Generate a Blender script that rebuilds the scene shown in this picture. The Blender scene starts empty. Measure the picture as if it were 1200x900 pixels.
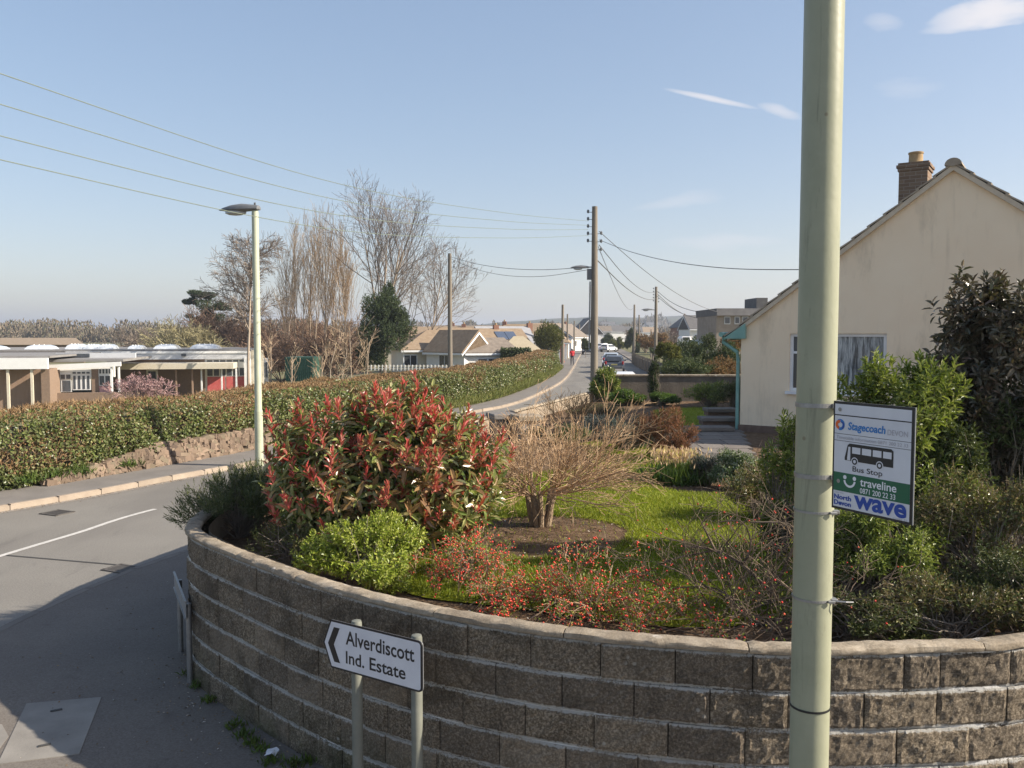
import bpy, bmesh, math, random
import numpy as np
from mathutils import Vector, Matrix, Quaternion, noise

random.seed(7)
RG = np.random.default_rng(7)
SC = bpy.context.scene
COL = SC.collection
R = math.radians

# ------------------------------------------------------------------ camera
CAMZ = 3.25
PITCH = math.atan(58 / 1000)
cam = bpy.data.objects.new('camera', bpy.data.cameras.new('camera'))
COL.objects.link(cam)
cam.location = (0, 0, CAMZ)
cam.rotation_euler = (math.pi / 2 - PITCH, 0, 0)
cam.data.lens = 30.0
cam.data.sensor_width = 36.0
cam.data.clip_start = 0.1
cam.data.clip_end = 12000
SC.camera = cam
SC.render.resolution_x, SC.render.resolution_y = 1024, 768

# ------------------------------------------------------------------ light
SUN_EL, SUN_AZ = R(31), R(-9)          # azimuth measured from +X towards +Y
world = bpy.data.worlds.new('World')
SC.world = world
world.use_nodes = True
wn, wl = world.node_tree.nodes, world.node_tree.links
wn.clear()
sky = wn.new('ShaderNodeTexSky'); sky.sky_type = 'NISHITA'; sky.sun_disc = False
sky.sun_elevation = SUN_EL
sky.sun_rotation = math.pi / 2 - SUN_AZ
sky.altitude = 50; sky.air_density = 1.0; sky.dust_density = 1.2; sky.ozone_density = 2.0
SKY_STRENGTH = 0.137
sun = bpy.data.objects.new('sun', bpy.data.lights.new('sun', 'SUN'))
COL.objects.link(sun)
sun.data.energy = 4.8
sun.data.angle = R(0.55)
sun.data.color = (1.0, 0.90, 0.76)
sd = Vector((math.cos(SUN_EL) * math.cos(SUN_AZ), math.cos(SUN_EL) * math.sin(SUN_AZ), math.sin(SUN_EL)))
sun.rotation_euler = sd.to_track_quat('Z', 'Y').to_euler()
SC.view_settings.view_transform = 'Standard'
SC.view_settings.look = 'None'
SC.view_settings.gamma = 1.0
SC.view_settings.exposure = 0.92
SC.cycles.use_denoising = True
SC.cycles.max_bounces = 8
SC.cycles.transparent_max_bounces = 16


def ray(u, v):
    """world direction through a point of the 1200x900 frame"""
    x, y = (u - 600) / 1000, (450 - v) / 1000
    return Vector((x, math.cos(PITCH) + y * math.sin(PITCH), -math.sin(PITCH) + y * math.cos(PITCH)))


def U(u, v, z=None, d=None):
    r = ray(u, v)
    t = (z - CAMZ) / r.z if z is not None else d / r.y
    return Vector((r.x * t, r.y * t, CAMZ + r.z * t))


def G2(u, v, z=0.0):
    p = U(u, v, z=z)
    return (p.x, p.y)


# sky: nishita with thin streaks of high cloud and two painted window reflections
def wmath(op, a, b=None, clamp=False):
    n = wn.new('ShaderNodeMath'); n.operation = op; n.use_clamp = clamp
    for i, q in enumerate((a, b)):
        if q is None: continue
        if isinstance(q, (int, float)): n.inputs[i].default_value = q
        else: wl.new(q, n.inputs[i])
    return n.outputs[0]


def wvec(op, a, b):
    n = wn.new('ShaderNodeVectorMath'); n.operation = op
    for i, q in enumerate((a, b)):
        if isinstance(q, (tuple, Vector)): n.inputs[i].default_value = tuple(q)
        else: wl.new(q, n.inputs[i])
    return n.outputs['Value'] if op == 'DOT_PRODUCT' else n.outputs[0]


tc = wn.new('ShaderNodeTexCoord').outputs['Generated']
nz = wn.new('ShaderNodeTexNoise'); nz.inputs['Scale'].default_value = 22; nz.inputs['Detail'].default_value = 6
wmap = wn.new('ShaderNodeMapping'); wmap.inputs['Scale'].default_value = (1, 1, 3.5)
wl.new(tc, wmap.inputs[0]); wl.new(wmap.outputs[0], nz.inputs['Vector'])
cloud = None
for (u0, v0, u1, v1, hw, amp, ns) in [(1075, 36, 1260, -2, 16, .9, 1.0), (775, 103, 892, 128, 3.5, .75, .25), (1010, 25, 1060, 28, 8, .3, 1.0),
                                      (735, 245, 850, 228, 8, .25, .9), (770, 285, 930, 280, 10, .25, .9), (1020, 105, 1110, 100, 12, .16, .9),
                                      (886, 122, 942, 138, 6, .5, .5)]:  # this streak and the narrow second one are painted glass reflections
    a, b = ray(u0, v0).normalized(), ray(u1, v1).normalized()
    c = (a + b).normalized(); ax = (b - a).normalized(); half = (b - a).length / 2
    nn = c.cross(ax).normalized()
    s = wvec('DOT_PRODUCT', tc, ax); s = wmath('DIVIDE', wmath('SUBTRACT', s, float(c.dot(ax))), half)
    t = wmath('DIVIDE', wvec('DOT_PRODUCT', tc, nn), hw / 1000)
    front = wmath('GREATER_THAN', wvec('DOT_PRODUCT', tc, c), 0.5)
    t = wmath('ADD', t, wmath('MULTIPLY', wmath('SUBTRACT', nz.outputs[0], .5), 2.5 * ns))
    q = wmath('ADD', wmath('MULTIPLY', s, s), wmath('MULTIPLY', t, t))
    m = wmath('MULTIPLY', wmath('MULTIPLY', wmath('SUBTRACT', 1.0, q, True), amp), front)
    cloud = m if cloud is None else wmath('MAXIMUM', cloud, m)
mixw = wn.new('ShaderNodeMix'); mixw.data_type = 'RGBA'
wl.new(cloud, mixw.inputs['Factor'])
# soften the range between zenith and horizon and its saturation, evenly over the whole dome
wg = wn.new('ShaderNodeGamma'); wg.inputs[1].default_value = .6; wl.new(sky.outputs[0], wg.inputs[0])
wh = wn.new('ShaderNodeHueSaturation'); wh.inputs['Saturation'].default_value = 1.25; wh.inputs['Value'].default_value = 1.19; wl.new(wg.outputs[0], wh.inputs['Color'])
wt = wn.new('ShaderNodeMix'); wt.data_type = 'RGBA'; wt.blend_type = 'MULTIPLY'; wt.inputs['Factor'].default_value = 1; wt.inputs[7].default_value = (1.05, .99, 1.0, 1)
wl.new(wh.outputs[0], wt.inputs[6])
wl.new(wt.outputs[2], mixw.inputs[6])
mixw.inputs[7].default_value = (3.5, 3.4, 3.5, 1)
bg = wn.new('ShaderNodeBackground'); bg.inputs['Strength'].default_value = SKY_STRENGTH
wl.new(mixw.outputs[2], bg.inputs['Color'])
wo = wn.new('ShaderNodeOutputWorld'); wl.new(bg.outputs[0], wo.inputs['Surface'])


# ------------------------------------------------------------------ materials
def srgb(h):
    """#rrggbb to linear"""
    h = h.lstrip('#')
    c = [int(h[i:i + 2], 16) / 255 for i in (0, 2, 4)]
    return tuple(((x + .055) / 1.055) ** 2.4 if x > .04045 else x / 12.92 for x in c)


class NT:
    def __init__(s, name):
        s.m = bpy.data.materials.new(name); s.m.use_nodes = True
        s.n, s.l = s.m.node_tree.nodes, s.m.node_tree.links
        s.p = s.n['Principled BSDF']; s.out = s.n['Material Output']
        s.tc = None

    def co(s, kind='Object'):
        if kind == 'World':
            return s.n.new('ShaderNodeNewGeometry').outputs['Position']
        if s.tc is None: s.tc = s.n.new('ShaderNodeTexCoord')
        return s.tc.outputs[kind]

    def put(s, sock, q):
        if q is None: return
        if isinstance(q, (int, float)): sock.default_value = q
        elif isinstance(q, (tuple, list)):
            sock.default_value = tuple(q) + ((1,) if len(q) == 3 and sock.type == 'RGBA' else ())
        else: s.l.new(q, sock)

    def noise(s, vec, scale, detail=4, rough=.55, dist=0, stretch=None):
        if stretch:
            mp = s.n.new('ShaderNodeMapping'); mp.inputs['Scale'].default_value = stretch
            s.l.new(vec, mp.inputs[0]); vec = mp.outputs[0]
        k = s.n.new('ShaderNodeTexNoise')
        s.l.new(vec, k.inputs['Vector']); k.inputs['Scale'].default_value = scale
        k.inputs['Detail'].default_value = detail; k.inputs['Roughness'].default_value = rough
        k.inputs['Distortion'].default_value = dist
        return k.outputs[0]

    def voro(s, vec, scale, feature='F1', out='Distance'):
        k = s.n.new('ShaderNodeTexVoronoi'); k.feature = feature
        s.l.new(vec, k.inputs['Vector']); k.inputs['Scale'].default_value = scale
        return k.outputs[out]

    def ramp(s, fac, stops):
        k = s.n.new('ShaderNodeValToRGB'); s.l.new(fac, k.inputs[0])
        e = k.color_ramp.elements
        while len(e) < len(stops): e.new(.5)
        for el, (p, c) in zip(e, stops):
            el.position = p; el.color = tuple(c) + (1,) if len(c) == 3 else c
        return k.outputs[0]

    def math(s, op, a, b=None, clamp=False):
        k = s.n.new('ShaderNodeMath'); k.operation = op; k.use_clamp = clamp
        s.put(k.inputs[0], a); s.put(k.inputs[1], b)
        return k.outputs[0]

    def step(s, v, a, b):
        k = s.n.new('ShaderNodeMapRange'); k.interpolation_type = 'SMOOTHSTEP'
        s.put(k.inputs[0], v); k.inputs[1].default_value = a; k.inputs[2].default_value = b
        return k.outputs[0]

    def mix(s, f, a, b, mode='MIX'):
        k = s.n.new('ShaderNodeMix'); k.data_type = 'RGBA'; k.blend_type = mode
        s.put(k.inputs['Factor'], f); s.put(k.inputs[6], a); s.put(k.inputs[7], b)
        return k.outputs[2]

    def sep(s, vec):
        k = s.n.new('ShaderNodeSeparateXYZ'); s.l.new(vec, k.inputs[0]); return k.outputs

    def bump(s, h, strength=.4, dist=.01):
        k = s.n.new('ShaderNodeBump'); k.inputs['Strength'].default_value = strength
        k.inputs['Distance'].default_value = dist; s.l.new(h, k.inputs['Height'])
        s.l.new(k.outputs[0], s.p.inputs['Normal'])

    def fin(s, col=None, rough=.8, spec=.3, metal=0):
        if col is not None: s.put(s.p.inputs['Base Color'], col)
        s.put(s.p.inputs['Roughness'], rough)
        s.p.inputs['Specular IOR Level'].default_value = spec
        s.p.inputs['Metallic'].default_value = metal
        return s.m


def mat(name, c1, c2=None, scale=6, rough=.8, bump=.0, bscale=30, bdist=.01, coord='Object', spec=.3, metal=0, stretch=None, vary=0):
    k = NT(name); c2 = c2 or tuple(x * .8 for x in c1)
    v = k.co(coord)
    col = k.ramp(k.noise(v, scale, 5, .6, stretch=stretch), [(.3, c1), (.7, c2)])
    if vary:
        oi = k.n.new('ShaderNodeObjectInfo')
        h = k.n.new('ShaderNodeHueSaturation'); k.l.new(col, h.inputs['Color'])
        k.l.new(k.math('ADD', k.math('MULTIPLY', oi.outputs['Random'], vary), 1 - vary / 2), h.inputs['Value'])
        col = h.outputs[0]
    if bump: k.bump(k.noise(v, bscale, 5, .6), bump, bdist)
    return k.fin(col, rough, spec, metal)


def fmat(name, cols, transl=.25, rough=.5, spec=.35, var=.0):
    """foliage or twig material: every leaf (mesh island) takes its own colour from the ramp"""
    k = NT(name)
    g = k.n.new('ShaderNodeNewGeometry')
    n = len(cols); cols = [tuple(min(.85, x * 1.2) for x in c) for c in cols]
    col = k.ramp(g.outputs['Random Per Island'], [((i + .5) / n, c) for i, c in enumerate(cols)])
    big = k.noise(k.co('World'), 1.3, 2)
    col = k.mix(k.step(big, .3, .7), col, k.mix(.45, col, (cols[0][0] * .5, cols[0][1] * .5, cols[0][2] * .5)))
    k.fin(col, rough, spec)
    if transl:
        t = k.n.new('ShaderNodeBsdfTranslucent'); k.put(t.inputs[0], k.mix(.35, col, (.25, .3, .02)))
        mx = k.n.new('ShaderNodeMixShader'); mx.inputs[0].default_value = transl
        k.l.new(k.p.outputs[0], mx.inputs[1]); k.l.new(t.outputs[0], mx.inputs[2])
        k.l.new(mx.outputs[0], k.out.inputs[0])
    return k.m


# ------------------------------------------------------------------ object helpers
def props(o, label=None, cat=None, group=None, kind=None):
    if label: o['label'] = label
    if cat: o['category'] = cat
    if group: o['group'] = group
    if kind: o['kind'] = kind
    return o


WL = {}


def thing(name, label, cat, loc=(0, 0, 0), rotz=0, group=None):
    o = bpy.data.objects.new(name, None); COL.objects.link(o)
    o.empty_display_size = .2
    o.location = loc; o.rotation_euler = (0, 0, rotz)
    WL[o] = Vector(loc)
    return props(o, label, cat, group)


def link(name, me, m=None, parent=None, loc=None, rot=None, **kw):
    o = bpy.data.objects.new(name, me); COL.objects.link(o)
    if m is not None and len(me.materials) == 0: me.materials.append(m)
    if parent is not None: o.parent = parent
    if loc is not None: o.location = loc
    if rot is not None: o.rotation_euler = rot
    if kw: props(o, **kw)
    return o


def off(parent):
    """total offset of an unrotated parent chain"""
    v = Vector((0, 0, 0))
    while parent is not None:
        v += parent.location; parent = parent.parent
    return v


class MB:
    def __init__(s): s.v, s.f, s.mi, s.cur = [], [], [], 0

    def add(s, vs, fs):
        b = len(s.v); s.v += [tuple(x) for x in vs]
        for f in fs: s.f.append(tuple(b + i for i in f)); s.mi.append(s.cur)
        return s

    def box(s, c, sz, rz=0, rx=0, ry=0):
        h = Vector(sz) / 2
        m = Matrix.Rotation(rz, 3, 'Z') @ Matrix.Rotation(ry, 3, 'Y') @ Matrix.Rotation(rx, 3, 'X')
        vs = [m @ Vector((x * h.x, y * h.y, z * h.z)) + Vector(c) for z in (-1, 1) for y in (-1, 1) for x in (-1, 1)]
        return s.add(vs, [(0, 2, 3, 1), (4, 5, 7, 6), (0, 1, 5, 4), (2, 6, 7, 3), (0, 4, 6, 2), (1, 3, 7, 5)])

    def prism(s, poly, axis_vec):
        """poly: 3d points, extruded by a vector"""
        a = Vector(axis_vec); n = len(poly); P = [Vector(p) for p in poly]
        fs = [tuple(range(n))[::-1], tuple(range(n, 2 * n))] + [(i, (i + 1) % n, n + (i + 1) % n, n + i) for i in range(n)]
        return s.add(P + [p + a for p in P], fs)

    def tube(s, pts, rs, n=8, caps=True):
        P = [Vector(p) for p in pts]
        if isinstance(rs, (int, float)): rs = [rs] * len(P)
        vs, fs = [], []
        up = Vector((0, 0, 1))
        for i, p in enumerate(P):
            t = (P[min(i + 1, len(P) - 1)] - P[max(i - 1, 0)]).normalized()
            a = t.orthogonal().normalized() if abs(t.z) > .95 else t.cross(up).normalized()
            if abs(t.z) > .95: a = (Vector((1, 0, 0)) - t * t.x).normalized()
            b = t.cross(a)
            for k in range(n):
                w = 2 * math.pi * k / n
                vs.append(p + (a * math.cos(w) + b * math.sin(w)) * rs[i])
        for i in range(len(P) - 1):
            for k in range(n):
                fs.append((i * n + k, i * n + (k + 1) % n, (i + 1) * n + (k + 1) % n, (i + 1) * n + k))
        if caps:
            fs.append(tuple(range(n))[::-1]); fs.append(tuple((len(P) - 1) * n + k for k in range(n)))
        return s.add(vs, fs)

    def lathe(s, c, prof, n=16):
        c = Vector(c)
        return s.tube([c + Vector((0, 0, z)) for r, z in prof], [r for r, z in prof], n)

    def ball(s, c, r, n=8, sz=(1, 1, 1)):
        m = n // 2
        vs, fs = [], []
        for i in range(m + 1):
            a = math.pi * i / m
            for k in range(n):
                b = 2 * math.pi * k / n
                vs.append((c[0] + r * sz[0] * math.sin(a) * math.cos(b), c[1] + r * sz[1] * math.sin(a) * math.sin(b), c[2] - r * sz[2] * math.cos(a)))
        for i in range(m):
            for k in range(n):
                fs.append((i * n + k, i * n + (k + 1) % n, (i + 1) * n + (k + 1) % n, (i + 1) * n + k))
        return s.add(vs, fs)

    def mesh(s, name, mats, sh=None, smooth=False):
        me = bpy.data.meshes.new(name)
        V = s.v
        if sh is not None: V = [(a - sh[0], b - sh[1], c - sh[2]) for a, b, c in V]
        me.from_pydata(V, [], s.f)
        for m in (mats if isinstance(mats, (list, tuple)) else [mats]): me.materials.append(m)
        if max(s.mi, default=0): me.polygons.foreach_set('material_index', s.mi)
        if smooth: me.shade_smooth()
        me.update()
        return me

    def build(s, name, mats, parent=None, world=True, smooth=False, bevel=0, **kw):
        """world: vertices are world coordinates, moved into the frame of an unrotated parent"""
        sh = off(parent) if (world and parent is not None) else None
        loc = None
        if parent is None and world:
            a = np.array(s.v); c = (a.max(0) + a.min(0)) / 2; c[2] = a[:, 2].min(); sh = c; loc = tuple(c)
        me = s.mesh(name, mats, sh)
        if bevel:
            bm = bmesh.new(); bm.from_mesh(me)
            es = [e for e in bm.edges if len(e.link_faces) == 2 and e.calc_face_angle(0) > .6]
            bmesh.ops.bevel(bm, geom=es, offset=bevel, segments=1, affect='EDGES')
            bm.to_mesh(me); bm.free()
        if smooth:
            me.shade_smooth()
            try: me.set_sharp_from_angle(angle=R(40))
            except Exception: pass
        return link(name, me, None, parent, loc, **kw)


def np_mesh(name, V, Q, m, smooth=False):
    me = bpy.data.meshes.new(name)
    V = np.ascontiguousarray(V, dtype=np.float32); Q = np.ascontiguousarray(Q, dtype=np.int32)
    me.vertices.add(len(V)); me.vertices.foreach_set('co', V.ravel())
    me.loops.add(Q.size); me.loops.foreach_set('vertex_index', Q.ravel())
    me.polygons.add(len(Q)); me.polygons.foreach_set('loop_start', np.arange(len(Q), dtype=np.int32) * Q.shape[1])
    me.materials.append(m)
    me.update(calc_edges=True)
    if smooth: me.shade_smooth()
    else: me.shade_flat()
    return me


def np_obj(name, V, Q, m, parent=None, smooth=False, **kw):
    V = np.asarray(V, dtype=np.float64)
    if parent is not None: V = V - np.array(off(parent))
    loc = None
    if parent is None:
        c = (V.max(0) + V.min(0)) / 2; c[2] = V[:, 2].min(); V = V - c; loc = tuple(c)
    return link(name, np_mesh(name, V, Q, m, smooth), None, parent, loc, **kw)


def nrm(a): return a / np.maximum(np.linalg.norm(a, axis=-1, keepdims=True), 1e-9)


LEAF1 = (np.array([(0, 0, 0), (.5, .45, .10), (0, 1, -.12), (-.5, .45, .10)]), np.array([(0, 1, 2, 3)]))
LEAF3 = (np.array([(0, 0, 0), (.42, .3, .09), (.36, .7, .03), (0, 1, -.14), (-.36, .7, .03), (-.42, .3, .09), (0, .5, -.03)]),
         np.array([(0, 1, 2, 6), (6, 2, 3, 4), (0, 6, 4, 5)]))


def frames(D, N):
    D = nrm(D); X = nrm(np.cross(D, N)); N2 = np.cross(X, D)
    return X, D, N2


def leaves(P, D, N, L, W, tpl=LEAF1):
    """quads for a cloud of leaves: base points P, directions D, normals N, lengths L, widths W"""
    X, Y, Z = frames(D, N)
    T, F = tpl; k = len(T)
    L = np.broadcast_to(np.asarray(L, float), (len(P),))[:, None, None]; W = np.broadcast_to(np.asarray(W, float), (len(P),))[:, None, None]
    V = P[:, None, :] + X[:, None, :] * T[None, :, 0:1] * W + Y[:, None, :] * T[None, :, 1:2] * L + Z[:, None, :] * T[None, :, 2:3] * L
    Q = (np.arange(len(P))[:, None, None] * k + F[None]).reshape(-1, 4)
    return V.reshape(-1, 3), Q


def tubes(segs, sides=3):
    """prisms for branch segments (x0,y0,z0,x1,y1,z1,r0,r1)"""
    S = np.asarray(segs, float); A, B = S[:, :3], S[:, 3:6]; r0, r1 = S[:, 6], S[:, 7]
    D = nrm(B - A); ref = np.where(np.abs(D[:, 2:3]) > .9, [[1., 0, 0]], [[0, 0, 1.]])
    X = nrm(np.cross(D, ref)); Y = np.cross(D, X)
    a = 2 * np.pi * np.arange(sides) / sides
    ring = X[:, None] * np.cos(a)[None, :, None] + Y[:, None] * np.sin(a)[None, :, None]
    V = np.concatenate([A[:, None] + ring * r0[:, None, None], B[:, None] + ring * r1[:, None, None]], 1)
    q = np.array([(i, (i + 1) % sides, sides + (i + 1) % sides, sides + i) for i in range(sides)])
    return V.reshape(-1, 3), (np.arange(len(S))[:, None, None] * 2 * sides + q[None]).reshape(-1, 4)


def grow(out, p, d, L, r, lvl, P, tips=None, rnd=random):
    """recursive branching; P[lvl] = (segments, children, spread angle, length ratio, upward pull, wander)"""
    nseg, nch, ang, ratio, up, wand = P[lvl]
    q = p; last = lvl == len(P) - 1
    taper = .35 if last else .55
    for i in range(nseg):
        d = (d + Vector((rnd.gauss(0, wand), rnd.gauss(0, wand), rnd.gauss(0, wand) + up))).normalized()
        q2 = q + d * (L / nseg)
        ra, rb = r * (1 - (1 - taper) * i / nseg), r * (1 - (1 - taper) * (i + 1) / nseg)
        out.append((*q, *q2, ra, rb, lvl))
        q = q2
        if not last and (i + 1) / nseg > .28:
            k = nch / (nseg * .72)
            k = int(k) + (rnd.random() < k % 1)
            for _ in range(k):
                a = ang * rnd.uniform(.6, 1.3); w = rnd.uniform(0, 2 * math.pi)
                o = d.orthogonal().normalized(); o2 = d.cross(o)
                dd = d * math.cos(a) + (o * math.cos(w) + o2 * math.sin(w)) * math.sin(a)
                grow(out, q, dd, L * ratio * rnd.uniform(.7, 1.15) * (1.15 - .5 * i / nseg), rb * .62, lvl + 1, P, tips, rnd)
    if tips is not None and last: tips.append((*q, *d))


def wood(segs, sides=3, minr=0.0):
    S = np.array(segs); S[:, 6:8] = np.maximum(S[:, 6:8], minr)
    return tubes(S[:, :8], sides)


def ellip(n, c, rad, shell=.35, zmin=-1.0):
    """points near the surface of an ellipsoid and the outward directions"""
    d = nrm(RG.normal(size=(int(n * 1.6) + 8, 3)))
    d = d[d[:, 2] > zmin][:n]
    s = 1 - shell * RG.random(len(d)) ** 1.5
    return np.array(c) + d * s[:, None] * np.array(rad), nrm(d / np.array(rad))


def lumpy(n, c, rad, nl=14, lr=.38, shell=.4, zmin=-.4, zfloor=None):
    """points on many overlapping lumps that together fill an ellipsoid"""
    lc, ld = ellip(nl, c, np.array(rad) * (1 - lr * .75), .55, zmin)
    w = RG.uniform(.6, 1.25, len(lc)); pk = RG.choice(len(lc), n, p=w / w.sum())
    P, D = ellip(n, (0, 0, 0), (1, 1, 1), shell, -1)
    while len(P) < n:
        P2, D2 = ellip(n, (0, 0, 0), (1, 1, 1), shell, -1); P = np.concatenate([P, P2]); D = np.concatenate([D, D2])
    P, D = P[:n], D[:n]
    Q = lc[pk] + P * (np.array(rad) * lr) * w[pk][:, None]
    D = nrm(D + .6 * ld[pk] + np.array([0, 0, .35]))
    if zfloor is not None:
        k = Q[:, 2] > zfloor; Q, D = Q[k], D[k]
    return Q, D


def shoot(P, D, K, L, W, length, a0=.5, a1=1.4, droop=0.0, jit=.25):
    """K leaves spiralling round each shoot tip; returns base, direction, normal, L, W"""
    S = len(P)
    k = np.arange(K)[None, :]; f = k / max(K - 1, 1)
    ph = k * 2.399 + RG.uniform(0, 6.28, (S, 1))
    X = nrm(np.cross(D, nrm(RG.normal(size=(S, 3))))); Y = np.cross(D, X)
    rad = X[:, None] * np.cos(ph)[..., None] + Y[:, None] * np.sin(ph)[..., None]
    a = a0 + (a1 - a0) * f + RG.normal(0, jit, (S, K))
    dr = D[:, None] * np.cos(a)[..., None] + rad * np.sin(a)[..., None]
    dr[..., 2] -= droop * f
    dr = nrm(dr)
    base = P[:, None] - D[:, None] * (f * length)[..., None]
    nn = D[:, None] - dr * np.sum(dr * D[:, None], -1, keepdims=True) + RG.normal(0, .15, (S, K, 3))
    sc = RG.uniform(.65, 1.15, (S, K)) * (.6 + .4 * np.minimum(1, f * 2 + .25))
    return base.reshape(-1, 3), dr.reshape(-1, 3), nn.reshape(-1, 3), (L * sc).ravel(), (W * sc).ravel()


def single_leaves(parent, m, B, D, N, L, W, count, name='leaf'):
    """the nearest leaves become objects of their own, the rest are returned"""
    d = np.linalg.norm(B - np.array([0, 0, CAMZ]), axis=1) - L * 6
    o = np.argsort(d)[:count]
    me = bpy.data.meshes.new(name)
    T, F = LEAF3
    me.from_pydata([tuple(t) for t in T], [], [tuple(int(i) for i in f) for f in F]); me.materials.append(m); me.update()
    X, Y, Z = frames(D[o], N[o])
    of = np.array(off(parent))
    for i, j in enumerate(o):
        ob = bpy.data.objects.new(name, me); COL.objects.link(ob); ob.parent = parent
        mt = Matrix(((X[i, 0] * W[j], Y[i, 0] * L[j], Z[i, 0] * L[j], B[j, 0] - of[0]),
                     (X[i, 1] * W[j], Y[i, 1] * L[j], Z[i, 1] * L[j], B[j, 1] - of[1]),
                     (X[i, 2] * W[j], Y[i, 2] * L[j], Z[i, 2] * L[j], B[j, 2] - of[2]), (0, 0, 0, 1)))
        ob.matrix_local = mt
    k = np.ones(len(B), bool); k[o] = False
    return B[k], D[k], N[k], L[k], W[k]


def text_part(name, body, m, parent, x0, z0, width, height, y, bold=0.0, shear=0.0, depth=.0008):
    """flat lettering fitted into a rectangle of the sign's face (x to the right, z up, facing -y)"""
    cu = bpy.data.curves.new(name, 'FONT'); cu.body = body; cu.size = 1; cu.offset = bold; cu.shear = shear
    cu.extrude = 0; cu.resolution_u = 6
    ob = bpy.data.objects.new(name, cu); COL.objects.link(ob)
    dg = bpy.context.evaluated_depsgraph_get()
    me = bpy.data.meshes.new_from_object(ob.evaluated_get(dg))
    bpy.data.objects.remove(ob); bpy.data.curves.remove(cu)
    n = len(me.vertices); a = np.zeros(n * 3, np.float32); me.vertices.foreach_get('co', a); a = a.reshape(-1, 3)
    lo, hi = a.min(0), a.max(0)
    b = np.zeros_like(a)
    b[:, 0] = x0 + (a[:, 0] - lo[0]) / (hi[0] - lo[0]) * width
    b[:, 2] = z0 + (a[:, 1] - lo[1]) / (hi[1] - lo[1]) * height
    b[:, 1] = y
    me.vertices.foreach_set('co', b.ravel()); me.update()
    me.materials.clear(); me.materials.append(m); me.name = name
    return link(name, me, None, parent)


def catmull(pts, n=24):
    P = [Vector(p) for p in pts]; out = []
    for i in range(len(P) - 1):
        a, b, c, d = P[max(i - 1, 0)], P[i], P[i + 1], P[min(i + 2, len(P) - 1)]
        for k in range(n):
            t = k / n
            out.append(.5 * ((2 * b) + (c - a) * t + (2 * a - 5 * b + 4 * c - d) * t * t + (3 * b - a - 3 * c + d) * t ** 3))
    out.append(P[-1]); return out


class Path:
    """arc-length parametrised plan curve"""
    def __init__(s, pts, n=24):
        s.p = np.array([(v.x, v.y) for v in catmull([(a, b, 0) for a, b in pts], n)])
        s.s = np.concatenate([[0], np.cumsum(np.linalg.norm(np.diff(s.p, axis=0), axis=1))]); s.len = s.s[-1]

    def at(s, t):
        x = np.interp(t, s.s, s.p[:, 0]); y = np.interp(t, s.s, s.p[:, 1])
        return x, y

    def tan(s, t):
        e = .05; a, b = s.at(np.maximum(np.asarray(t) - e, 0)), s.at(np.minimum(np.asarray(t) + e, s.len))
        dx, dy = b[0] - a[0], b[1] - a[1]; l = np.hypot(dx, dy)
        return dx / l, dy / l


def strip(pa, o0, o1, t0, t1, step, z0, z1=None, hfun=None):
    """ribbon along a path between two sideways offsets (left of travel is positive)"""
    z1 = z0 if z1 is None else z1
    t = np.arange(t0, t1 + step * .5, step); x, y = pa.at(t); dx, dy = pa.tan(t)
    nx, ny = -dy, dx
    a = np.stack([x + nx * o0, y + ny * o0, np.full_like(x, z0)], 1); b = np.stack([x + nx * o1, y + ny * o1, np.full_like(x, z1)], 1)
    V = np.concatenate([a, b]); n = len(t)
    Q = np.array([(i, i + 1, n + i + 1, n + i) for i in range(n - 1)])
    if hfun is not None: V[:, 2] += hfun(V[:, 0], V[:, 1])
    return V, Q


def sm(t):
    t = np.clip(t, 0, 1); return t * t * (3 - 2 * t)

# ================================================================== SETTING
HEDGE = [(-14.5, 9.0), (-12.3, 13.0), (-10.3, 17.1), (-8.97, 19.9), (-7.17, 23.9), (-4.3, 32.2), (-1.6, 39.6), (0.2, 47.8), (2.5, 62.5), (4.4, 80)]
hx = np.array([p[0] for p in HEDGE]); hy = np.array([p[1] for p in HEDGE])


def terrain(x, y):
    s = np.interp(y, hy, hx) - x
    left = -2.15 * sm((s - 2.5) / 22) * sm((-x - 9) / 12)
    return left


m_ground = NT('field_grass')
_p = m_ground.co('World')
_c = m_ground.ramp(m_ground.noise(_p, .08, 6, .65), [(.3, (.13, .14, .06)), (.55, (.18, .165, .09)), (.75, (.22, .18, .11))])
m_ground = (m_ground.bump(m_ground.noise(_p, 8, 4), .5, .05), m_ground.fin(_c, .95, .1))[1]

xs = np.concatenate([-np.geomspace(6000, 70, 18), np.arange(-60, 61, 3.0), np.geomspace(70, 6000, 18)])
ys = np.concatenate([np.arange(-60, 121, 3.0), np.geomspace(130, 9000, 22)])
gx, gy = np.meshgrid(xs, ys); gz = terrain(gx, gy) - .03
nX, nY = len(xs), len(ys)
idx = np.arange(nX * nY).reshape(nY, nX)
Q = np.stack([idx[:-1, :-1], idx[:-1, 1:], idx[1:, 1:], idx[1:, :-1]], -1).reshape(-1, 4)
np_obj('ground', np.stack([gx, gy, gz], -1).reshape(-1, 3), Q, m_ground, smooth=True, kind='structure')

# ---- far hills
m_hill = NT('wooded_hill'); _p = m_hill.co('World')
_c = m_hill.ramp(m_hill.noise(_p, .006, 8, .7), [(.35, (.035, .045, .025)), (.5, (.06, .065, .035)), (.62, (.09, .10, .045)), (.75, (.11, .10, .06))])
m_hill = m_hill.fin(_c, .95, .05)


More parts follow.
